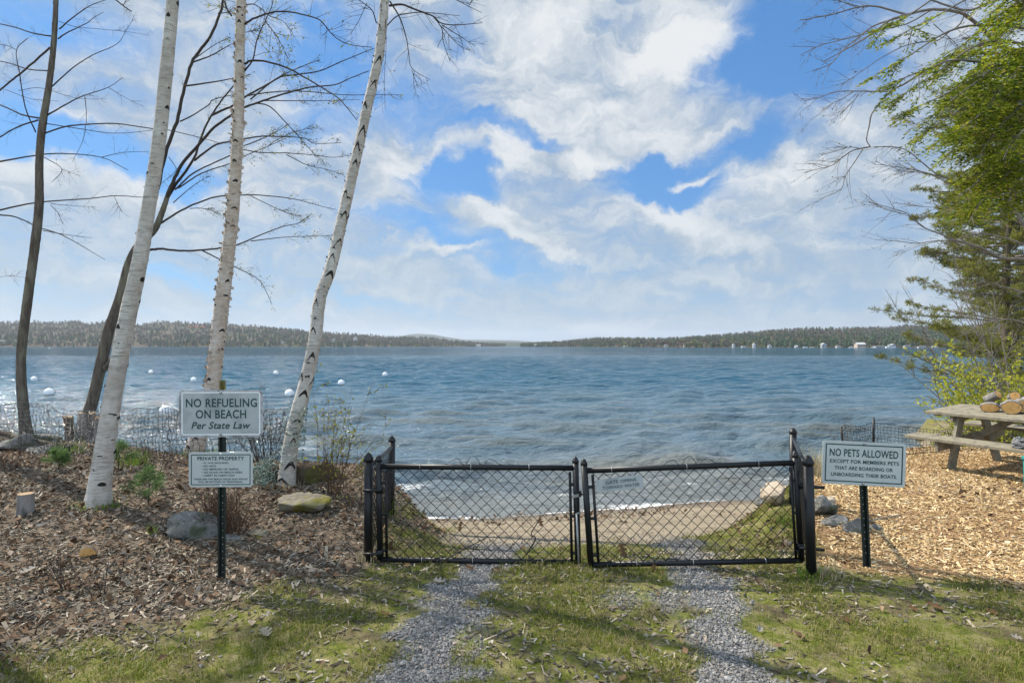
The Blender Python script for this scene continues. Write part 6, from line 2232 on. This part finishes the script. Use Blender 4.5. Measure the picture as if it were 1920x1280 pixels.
for px, py, n, hh_, sp_2, mt, lab in [
        (724, 965, 90, .17, .10, LEAF_WEED, 'fresh green grass tuft on the bank just inside the left chain link wing'),
        (580 // 2 + 0, 1000, 26, .10, .05, LEAF_WEED, 'small bright grass tuft left of the grey boulder'),
        (1500 + 22, 1085, 80, .10, .10, LEAF_WEED, 'green grass tuft at the foot of the right gate post'),
        (1550, 1078, 130, .10, .12, LEAF_TAN, 'pale dry grass clump right of the right gate post'),
        (690, 1052, 90, .12, .10, LEAF_TAN, 'dry grass clump around the foot of the left gate post'),
        (1530, 890, 200, .36, .16, LEAF_TAN, 'tall pale dry grass clump left of the NO PETS sign'),
        (372, 856, 160, .15, .30, LEAF_WEED, 'green growth at the foot of the peeling birch'),
        (252, 872, 110, .22, .18, LEAF_WEED, 'fresh weeds right of the thick birch at the net fence'),
        (130, 850, 120, .24, .22, LEAF_WEED, 'fresh green weeds below the broken snag'),
        (215, 952, 24, .07, .06, LEAF_WEED, 'few green shoots at the foot of the thick birch'),
        (1480, 985, 60, .16, .10, LEAF_WEED, 'green grass tuft at the foot of the post by the tan boulder'),
        (1770, 838, 60, .16, .2, LEAF_WEED, 'green tuft under the picnic table at the net')]:
    b = at_px(px, py)
    blades('grass_tuft', tuple(b), n, hh_, sp_2, mt, lab, rngr)


def seedling(px, py, hgt, label, seed):
    b = at_px(px, py); rg = np.random.default_rng(seed)
    r = thing('pine_seedling', label, 'seedling', b, 'white pine seedlings')
    mb = MB(); pos = []; dr = []
    top = np.array([b.x, b.y, b.z + hgt])
    mb.tube([b, Vector((b.x + .01, b.y, b.z + hgt * .5)), Vector(top)], [.006, .0045, .002], 6)
    for k in range(13):
        z = b.z + hgt * (.28 + .72 * k / 13)
        an = rg.uniform(0, 6.283); L = hgt * .62 * (1.1 - k / 14) * rg.uniform(.7, 1.1)
        a = np.array([b.x, b.y, z]); e = a + np.array([math.cos(an) * L, math.sin(an) * L, L * .35])
        mb.tube([Vector(a), Vector(e)], [.003, .0015], 4, cap=False)
        for w_ in np.linspace(.35, 1, 5):
            pos.append(a + (e - a) * w_); dr.append(unit(e - a) * .9)
    mb.build('stem', M['twig_dark'], r)
    v, f = tuft_fan(pos, dr, 18, .085, .0052, rg)
    np_mesh('needles', v, f, LEAF_SEED, r)


seedling(278, 948, .34, 'soft green pine seedling in the mulch right of the thick birch', 2)
seedling(222, 880, .30, 'darker green pine seedling close behind the thick birch', 3)
seedling(110, 880, .22, 'small pale pine seedling by the low rock at the net fence', 4)


# litter and moss heaped against the trunks
for q, rr_, lab in ((t1.location, .26, 'moss and dry grass against the foot of the thick birch'), (t3.location, .22, 'dry grass and roots around the foot of the right birch'), (t2.location, .28, 'green and dry grass at the foot of the peeling birch behind the signs')):
    b = Vector((q.x + .02, q.y - .02, gz(q.x, q.y)))
    blades('grass_tuft', tuple(b), 170, .075, rr_, LEAF_WEED if rr_ > .25 else LEAF_TAN, lab, rngr, .005)

# stumps and logs
def stump(px, py, wpx, hpx, label, seed, mat, top, lean=0.0, jag=.0, cat='stump', group=None, back=0):
    b = at_px(px, py) + Vector((0, back, 0)); b.z = gz(b.x, b.y)
    r = wpx / 2 / F * b.y; h_ = hpx / F * b.y
    rg = random.Random(seed)
    rt = thing('stump', label, cat, b, group)
    n = 22; prof = [1 + rg.uniform(-.07, .07) for _ in range(n)]
    topz = [h_ * (1 + rg.uniform(-jag, jag)) for _ in range(n)]
    rings = []
    for q, sc in ((-.1, 1.25), (.12, 1.08), (.5, 1.0), (1.0, .97)):
        rings.append([b + Vector((math.cos(6.2832 * k / n) * r * sc * prof[k] + lean * max(q, 0) * h_, math.sin(6.2832 * k / n) * r * sc * prof[k], (topz[k] if q == 1.0 else h_ * q))) for k in range(n)])
    m = MB(); vs = [v for g in rings for v in g]
    m.add(vs, [(i * n + k, i * n + (k + 1) % n, (i + 1) * n + (k + 1) % n, (i + 1) * n + k) for i in range(3) for k in range(n)], 0, True)
    m.build('bark', mat, rt)
    m = MB(); cc = b + Vector((lean * h_, 0, h_ * 1.005))
    top_r = [v + Vector((0, 0, .002)) for v in rings[3]]
    m.add(top_r + [cc], [(k, (k + 1) % n, n) for k in range(n)]); m.build('cut_top', top, rt)
    return rt, b, h_


stump(48, 962, 27, 36, 'short pale stump with a fresh cut top in the left mulch', 1, M['bark_grey'], M['cut_old'])
rt, b, h_ = stump(96, 836, 30, 62, 'broad cut stump with a ragged top behind the net fence', 2, M['bark_grey'], M['cut_old'], .18, .06, back=.7)
stump(74, 838, 17, 48, 'thin dark stump between the left trunk and the broad stump', 3, M['bark_dark'], M['cut_old'], -.1, .05, back=.7)
rt, b, h_ = stump(124, 838, 15, 52, 'splintered snag with an orange torn top beside the broad stump', 4, M['bark_grey'], M['cut_wood'], .12, .12, back=.7)
m = MB()
tp = b + Vector((.12 * h_, 0, h_ * .95))
for k in range(5):
    o_ = Vector((rpt.uniform(-.03, .03), rpt.uniform(-.03, .03), 0))
    m.tube([tp + o_, tp + o_ * .7 + Vector((.015, 0, rpt.uniform(.10, .17)))], [.022, .004], 5)
m.build('splinter', M['cut_wood'], rt)
# half log lying in the mulch, cut face to the camera
b = at_px(166, 1046)
hl_ = thing('half_log', 'half round cut log lying in the mulch, tan cut face towards the camera', 'log', b)
n = 14; r_ = .072
sec = [(math.cos(math.pi * k / n) * r_, math.sin(math.pi * k / n) * r_ * .95) for k in range(n + 1)]
rotl = R(14)
sec = [(x * math.cos(rotl) - y * math.sin(rotl), x * math.sin(rotl) + y * math.cos(rotl)) for x, y in sec]
f0 = [b + Vector((x, y * -.25, y + .015)) for x, y in sec]; f1 = [b + Vector((x - .15, .22 + y * -.25, y - .03)) for x, y in sec]
m = MB(); k_ = n + 1
m.add(f0 + f1, [(k, k + k_, (k + 1) % k_ + k_, (k + 1) % k_) for k in range(k_)] + [tuple(reversed(range(k_, 2 * k_)))]); m.build('bark', M['bark_dark'], hl_)
m = MB(); m.add([p + Vector((0, -.002, 0)) for p in f0], [tuple(range(k_))]); m.build('cut_face', M['cut_wood'], hl_)
# old logs at the left end of the bank
for k, (a, c, w_, lab) in enumerate([((-40, 800, 10.2), (135, 838, 9.2), 15, 'long dark fallen log sloping down to the net fence at the left edge'), ((-40, 826, 9.6), (70, 822, 9.6), 11, 'thin fallen log lying across the rocks at the left edge')]):
    c_ = path3([(a[0], a[1]), ((a[0] + c[0]) / 2, (a[1] + c[1]) / 2 + 4), (c[0], c[1])], a[2], w_, w_ * .6, c[2] - a[2], rpt)
    c_[:, 2] = np.maximum(c_[:, 2], ground_z(c_[:, 0], c_[:, 1]) + c_[:, 3] * .5)
    m = MB(); limb(m, c_, 12)
    tag(m.build('fallen_log', M['bark_dark']), lab, 'log')


# sticks
def stick(p, r, label, mat):
    m = MB()
    c_ = spline([tuple(q) for q in p], 6)
    m.tube([Vector(q) for q in c_], list(np.linspace(r, r * .5, len(c_))), 6)
    tag(m.build('stick', mat), label, 'stick', 'loose sticks')


stick([P(795, 1071, 4.66), P(850, 1040, 4.74), P(910, 1008, 4.84)], .007, 'long dark stick poking through the left gate mesh near the bottom rail', M['twig_dark'])
stick([P(986, 1040, 4.78), P(1004, 1010, 4.74), P(996, 1000, 4.72), P(1010, 975, 4.72), P(1013, 962, 4.72)], .006, 'crooked dark twig caught upright in the left gate mesh', M['twig_dark'])
for (pa, pb, r_, lab) in [((640, 962), (636, 950), .008, 'pale bent stick right of the mossy boulder'), ((520, 985), (545, 948), .007, 'thin grey stick leaning on the mossy boulder'),
                          ((610, 1060), (570, 1000), .007, 'pale stick on the mulch left of the gate'), ((640, 1020), (672, 1048), .007, 'short tan stick near the left gate post'),
                          ((930, 1192), (965, 1178), .006, 'small bark stick on the gravel edge'), ((250, 1150), (345, 1060), .008, 'grey stick in the mulch near the half log'),
                          ((640, 1170), (660, 1160), .004, 'little pale stick on the left grass'), ((470, 1120), (510, 1124), .008, 'flat pale stick in front of the left sign post'), ((1600, 985), (1690, 968), .012, 'tan stick lying across the wood chips behind the NO PETS post')]:
    a = at_px(*pa); b2 = at_px(*pb)
    mid = (a + b2) / 2; mid.z = gz(mid.x, mid.y)
    up = Vector((0, 0, r_))
    stick([a + up, mid + up + Vector((.01, .01, 0)), b2 + up], r_, lab, M['twig_grey'])


# dead oak leaves
M['oak'] = mottled('dead_oak_leaf', (.10, .055, .028), (.19, .11, .055), 40, .85, .2, trans=.25)
M['oak_pale'] = mottled('bleached_oak_leaf', (.30, .27, .23), (.42, .38, .33), 40, .85, .2, trans=.25)


def oak_leaf(c, L, rng_, mat, label, up=Vector((0, 0, 1)), along=None):
    along = Vector(along) if along else Vector((rng_.uniform(-1, 1), rng_.uniform(-1, 1), 0))
    x = (along - up * along.dot(up)).normalized(); y = up.cross(x)
    out_ = [(0, .02), (.10, .05), (.16, .20), (.24, .24), (.30, .09), (.38, .12), (.46, .30), (.56, .31), (.60, .12), (.68, .13), (.76, .24), (.84, .20), (.88, .09), (1, 0)]
    vs = []; fs_ = []
    curl = rng_.uniform(.15, .5); tw = rng_.uniform(-.3, .3)
    for u, w_ in out_:
        z = curl * L * (u - .5) ** 2
        for s in (-1, 0, 1):
            vs.append(Vector(c) + x * (u - .5) * L + y * (s * w_ * L) + up * (z + abs(s) * w_ * L * .5 + s * tw * w_ * L + .004))
    for k in range(len(out_) - 1):
        fs_ += [(3 * k, 3 * k + 3, 3 * k + 4, 3 * k + 1), (3 * k + 1, 3 * k + 4, 3 * k + 5, 3 * k + 2)]
    m = MB(); m.add(vs, fs_, 0, True)
    tag(m.build('oak_leaf', mat), label, 'leaf', 'dead oak leaves')


rl = random.Random(6)
oak_leaf(P(1166, 1030, 4.60), .11, rl, M['oak'], 'curled brown oak leaf stuck in the right gate mesh below the gate sign', Vector((0, -1, .2)), (0.3, 0, -1))
oak_leaf(P(1226, 1068, 4.58), .10, rl, M['oak'], 'brown oak leaf hanging under the bottom rail of the right gate leaf', Vector((.1, -1, .2)), (0.1, 0, -1))
oak_leaf(P(1013, 978, 4.70), .07, rl, M['oak'], 'small brown oak leaf at the top of the crooked twig in the left gate', Vector((.2, -1, .2)), (0.2, 0, -1))
oak_leaf(P(862, 988, 4.72), .06, rl, M['oak'], 'small brown oak leaf caught in the left gate mesh over the bank', Vector((.2, -1, .2)), (-.2, 0, -1))
for px, py, L, mt, lab in [(498, 1192, .12, 'oak_pale', 'bleached oak leaf with lobes on the near left grass'), (824, 1094, .10, 'oak_pale', 'pale curled oak leaf at the edge of the left gravel track'), (880, 1068, .08, 'oak', 'dark oak leaf under the left gate leaf'),
                           (930, 1072, .08, 'oak', 'dark oak leaf on gravel under the left gate leaf'), (722, 1156, .07, 'oak', 'reddish dark oak leaf on the left grass'), (1424, 1186, .07, 'oak_pale', 'small tan oak leaf beside the right gravel track'),
                           (1752, 1142, .11, 'oak', 'brown crumpled oak leaf on the right hand grass'), (1588, 1168, .08, 'oak', 'dark oak leaf on bare soil at the lower right'), (1712, 1146, .06, 'oak', 'small orange brown oak leaf on the right grass'), (1380, 1145, .06, 'oak_pale', 'pale leaf on the right gravel track'),
                           (1860, 1152, .07, 'oak', 'orange brown leaf at the right edge of the grass'), (1905, 1200, .06, 'oak_pale', 'tan leaf at the lower right corner'), (1240, 1080, .06, 'oak', 'dark little leaf on the ground below the right gate leaf'), (52, 1075, .12, 'oak_pale', 'large pale curled leaf on the mulch below the half log'), (135, 1105, .10, 'oak', 'curled brown leaf on the mulch right of the large pale leaf')]:
    b = at_px(px, py)
    oak_leaf(b + Vector((0, 0, .012)), L, rl, M[mt], lab, Vector((rl.uniform(-.2, .2), rl.uniform(-.4, .0), 1)).normalized())

# ------------------------------------------------------------------ ground cover nobody could count
rngg = np.random.default_rng(101)


def scatter(n, x0, x1, y0, y1, wfun):
    """random points near the camera kept with probability wfun; more of them where the view is close"""
    y = y0 + (y1 - y0) * rngg.random(n) ** 1.25
    x = rngg.uniform(x0, x1, n)
    keep = rngg.random(n) < wfun(x, y)
    x, y = x[keep], y[keep]
    inview = np.abs(x) < 1.15 * y + .5
    x, y = x[inview], y[inview]
    return np.stack([x, y, ground_z(x, y)], 1)


def scatter_mat(name, stops, rough=.9):
    m, t, bs = material(name, rough, .15)
    g = t.new('ShaderNodeNewGeometry')
    tcn = t.new('ShaderNodeTexCoord')
    n_ = t.noise(tcn.outputs['Object'], 70, 3, .6)
    c_ = t.ramp(g.outputs['Random Per Island'], stops)
    c_ = t.mix(t.maprange(n_, .3, .7, 0, .45), c_, t.mix(1.0, c_, (.45, .42, .40), 'MULTIPLY'))
    t.l.new(c_, bs.inputs['Base Color'])
    return m


CH_L = scatter_mat('dark_wood_chip', [(0, (.060, .050, .038)), (.3, (.14, .115, .084)), (.6, (.25, .208, .152)), (.82, (.38, .325, .245)), (.95, (.54, .475, .37)), (1, (.60, .54, .47))])  # darker, greyer chips than the right bed
CH_R = scatter_mat('golden_wood_chip', [(0, (.20, .125, .06)), (.25, (.42, .275, .13)), (.6, (.65, .465, .235)), (.85, (.77, .60, .345)), (1, (.84, .72, .50))])
p = scatter(200000, -9, -.6, 2.3, 11, lambda x, y: zones(x, y)[0] * .66 * (.3 + .7 * ss(.36, .56, fbm(x * 2.6, y * 2.6, 71, 4))))
n = len(p)
v, f = chips(p + np.array([0, 0, .006]), rngg.gamma(1.6, .019, n) + .008, rngg.gamma(2, .0042, n) + .004, np.full(n, .0022), rngg, .38)
tag(np_mesh('wood_mulch', v, f, CH_L), 'dark grey brown wood chip mulch on the left bank', 'mulch', kind='stuff')
p = scatter(240000, 1.9, 10.5, 2.6, 11, lambda x, y: zones(x, y)[1] * .66 * (.4 + .6 * ss(.36, .54, fbm(x * 2.4, y * 2.4, 73, 4))))
n = len(p)
v, f = chips(p + np.array([0, 0, .006]), rngg.gamma(1.7, .0155, n) + .008, rngg.gamma(2, .0045, n) + .004, np.full(n, .0025), rngg, .32)
tag(np_mesh('wood_mulch', v, f, CH_R), 'golden wood chip mulch around the right sign and picnic table', 'mulch', kind='stuff')
# chips straying on to the grass
p = scatter(60000, -4, 4.2, 2.3, 5.6, lambda x, y: zones(x, y)[2] * .30 * ss(.30, .62, fbm(x * 2, y * 2, 88, 3)))
n = len(p)
v, f = chips(p + np.array([0, 0, .006]), rngg.gamma(3, .009, n) + .01, rngg.gamma(3, .003, n) + .004, np.full(n, .002), rngg, .3)
tag(np_mesh('stray_wood_chips', v, f, CH_L), 'scattered wood chips lying in the thin grass', 'wood chips', kind='stuff')

# dead leaves and twigs in the left mulch
LITTER = scatter_mat('leaf_litter', [(0, (.07, .042, .025)), (.4, (.15, .092, .055)), (.75, (.25, .165, .10)), (1, (.40, .33, .26))])
p = scatter(19000, -8, -.6, 2.3, 10, lambda x, y: zones(x, y)[0] * .75)
p2 = scatter(2600, -2.6, 4.2, 2.3, 6, lambda x, y: zones(x, y)[2] * .10)
p3 = scatter(2500, -1.2, 3.2, 7.0, 10.0, lambda x, y: ss(.26, .16, np.abs(ground_z(x, y, False) - WATER_Z - .16)) * .8 * ss(.45, .62, fbm(x * 1.5, y * 3, 66, 3)))
p4 = scatter(5000, -2.0, 3.6, 5.2, 8.5, lambda x, y: ss(.02, .2, corridor(x, y)) * ss(.98, .7, corridor(x, y)) * .55)
p5 = scatter(4200, 2, 9, 3.5, 10, lambda x, y: zones(x, y)[1] * .8 * ss(.48, .62, fbm(x * .9, y * .9, 45, 3)))
p = np.vstack([p, p2, p3, p4, p5]); n = len(p)
v, f = leaf_quads(p + np.array([0, 0, .014]), rngg.uniform(.022, .075, n), rngg, .62, unit(np.stack([rngg.normal(size=n), rngg.normal(size=n), rngg.normal(0, .28, n)], 1)), up_bias=2.2)
v = v.reshape(-1, 4, 3); v[:, 1, 2] += rngg.uniform(.0, .02, n); v[:, 3, 2] += rngg.uniform(.0, .02, n); v[:, 2, 2] += rngg.uniform(-.004, .02, n); v = v.reshape(-1, 3)
tag(np_mesh('leaf_litter', v, f, LITTER), 'dry fallen leaves scattered over the mulch, grass and tide line', 'leaves', kind='stuff')
mb = MB()
p = scatter(4500, -7, -.7, 2.4, 9, lambda x, y: zones(x, y)[0] * .6)
for q in p:
    L = rngg.gamma(3, .035); an = rngg.uniform(0, 6.283)
    e = q + np.array([math.cos(an) * L, math.sin(an) * L, 0]); e[2] = gz(e[0], e[1])
    mid = (q + e) / 2 + np.append(rngg.normal(0, .1 * L, 2), .008)
    r_ = rngg.uniform(.0016, .0042)
    mb.tube([Vector(q) + Vector((0, 0, .01)), Vector(mid) + Vector((0, 0, .008)), Vector(e) + Vector((0, 0, .012))], [r_, r_ * .9, r_ * .6], 4, cap=False)
tag(mb.build('fallen_twigs', M['twig_grey']), 'small fallen twigs strewn over the left mulch', 'twigs', kind='stuff')

# gravel
GRAV = scatter_mat('crushed_gravel', [(0, (.10, .097, .092)), (.35, (.225, .215, .20)), (.7, (.31, .30, .285)), (.9, (.42, .40, .38)), (1, (.38, .29, .22))], .85)
p = scatter(170000, -1.6, 2.4, 2.2, 6.6, lambda x, y: np.clip(zones(x, y)[3] * 1.0 + zones(x, y)[2] * .012, 0, 1) * .78)
n = len(p)
n0 = n
pb = scatter(14000, -1.6, 3.4, 5.3, 9.2, lambda x, y: zones(x, y)[4] * .8 * ss(7.4, 5.6, y + .5 * fbm(x * 2, y * 2, 12)) + .05 * zones(x, y)[4])
p = np.vstack([p, pb]); n = len(p)
oct_ = np.array([[1, 0, 0], [-1, 0, 0], [0, 1, 0], [0, -1, 0], [0, 0, 1], [0, 0, -1.0]])
of8 = np.array([[0, 2, 4], [2, 1, 4], [1, 3, 4], [3, 0, 4], [2, 0, 5], [1, 2, 5], [3, 1, 5], [0, 3, 5]])
sz = rngg.gamma(3.2, .0017, n)[:, None, None] + .0018
V = oct_[None] * sz * rngg.uniform(.55, 1.25, (n, 6, 1)) + rngg.normal(0, .18, (n, 6, 3)) * sz
an = rngg.uniform(0, 6.283, n); tl2 = rngg.normal(0, .5, n)
ca, sn = np.cos(an)[:, None], np.sin(an)[:, None]
X2 = V[:, :, 0] * ca - V[:, :, 1] * sn; Y2_ = V[:, :, 0] * sn + V[:, :, 1] * ca
V = np.stack([X2, Y2_, V[:, :, 2] * .8 + tl2[:, None] * X2 * .5], 2) + p[:, None, :] + np.array([0, 0, .004])
f = (np.arange(n) * 6)[:, None, None] + of8[None]
tag(np_mesh('gravel', V.reshape(-1, 3), f.reshape(-1, 3), GRAV), 'grey crushed gravel in the two wheel tracks through the gate', 'gravel', kind='stuff')

# grass
GRASS = leafy('spring_grass_blade', [(0, (.085, .125, .015)), (.35, (.14, .18, .02)), (.6, (.20, .215, .03)), (.78, (.29, .25, .08)), (1, (.44, .37, .20))], .4)


def grass_w(x, y):
    g_ = zones(x, y)
    cl = fbm(x * 3.1, y * 3.1, 301, 4)
    lawn = ss(.41, .62, cl)
    bank = ss(4.9, 5.4, y)
    return np.clip(g_[2] * (.12 + .88 * lawn), 0, 1) * (1 - .3 * bank)


p = np.vstack([scatter(330000, -4.5, 4.6, 2.2, 7.4, grass_w), scatter(90000, -1.9, 3.4, 5.2, 8.3, lambda x, y: grass_w(x, y) * ss(1.0, .9, corridor(x, y)))])
n = len(p)
an = rngg.uniform(0, 6.283, n)
hgt = rngg.gamma(4, .0056, n)[:, None] * (.6 + .8 * fbm(p[:, 0] * 3.1, p[:, 1] * 3.1, 301, 4))[:, None] + .006
o_ = np.stack([np.cos(an), np.sin(an), np.zeros(n)], 1) * rngg.uniform(.15, 1.3, (n, 1))
side = np.stack([-np.sin(an), np.cos(an), np.zeros(n)], 1) * rngg.uniform(.0012, .0024, (n, 1))
up = np.array([0, 0, 1.0])
p1 = p + (up + o_ * .35) * hgt * .55; p2 = p + (up * .85 + o_ * 1.0) * hgt
v = np.stack([p - side, p + side, p1 + side * .8, p1 - side * .8, p2 + side * .12, p2 - side * .12], 1).reshape(-1, 3)
f = ((np.arange(n) * 6)[:, None, None] + np.array([[0, 1, 2, 3], [3, 2, 4, 5]])[None]).reshape(-1, 4)
tag(np_mesh('grass', v, f, GRASS), 'thin patchy spring grass between and beside the gravel tracks', 'grass', kind='stuff')

# ------------------------------------------------------------------ the air over the lake
HAZE_DENSITY = 6.5e-5
hm = bpy.data.materials.new('haze_air')
hm.use_nodes = True
t = NT(hm.node_tree)
for nd in list(t.n):
    if nd.type == 'BSDF_PRINCIPLED':
        t.n.remove(nd)
pv = t.new('ShaderNodeVolumePrincipled')
pv.inputs['Color'].default_value = (.80, .88, 1.0, 1)
pv.inputs['Density'].default_value = HAZE_DENSITY
pv.inputs['Anisotropy'].default_value = .2
t.l.new(pv.outputs[0], t.n['Material Output'].inputs['Volume'])
m = MB()
m.beam(Vector((0, -80, 190)), Vector((0, 19000, 190)), 30000, 480)
hz_ = m.build('haze', hm)
tag(hz_, 'pale blue air over the lake fading the far hills', 'haze', kind='stuff')
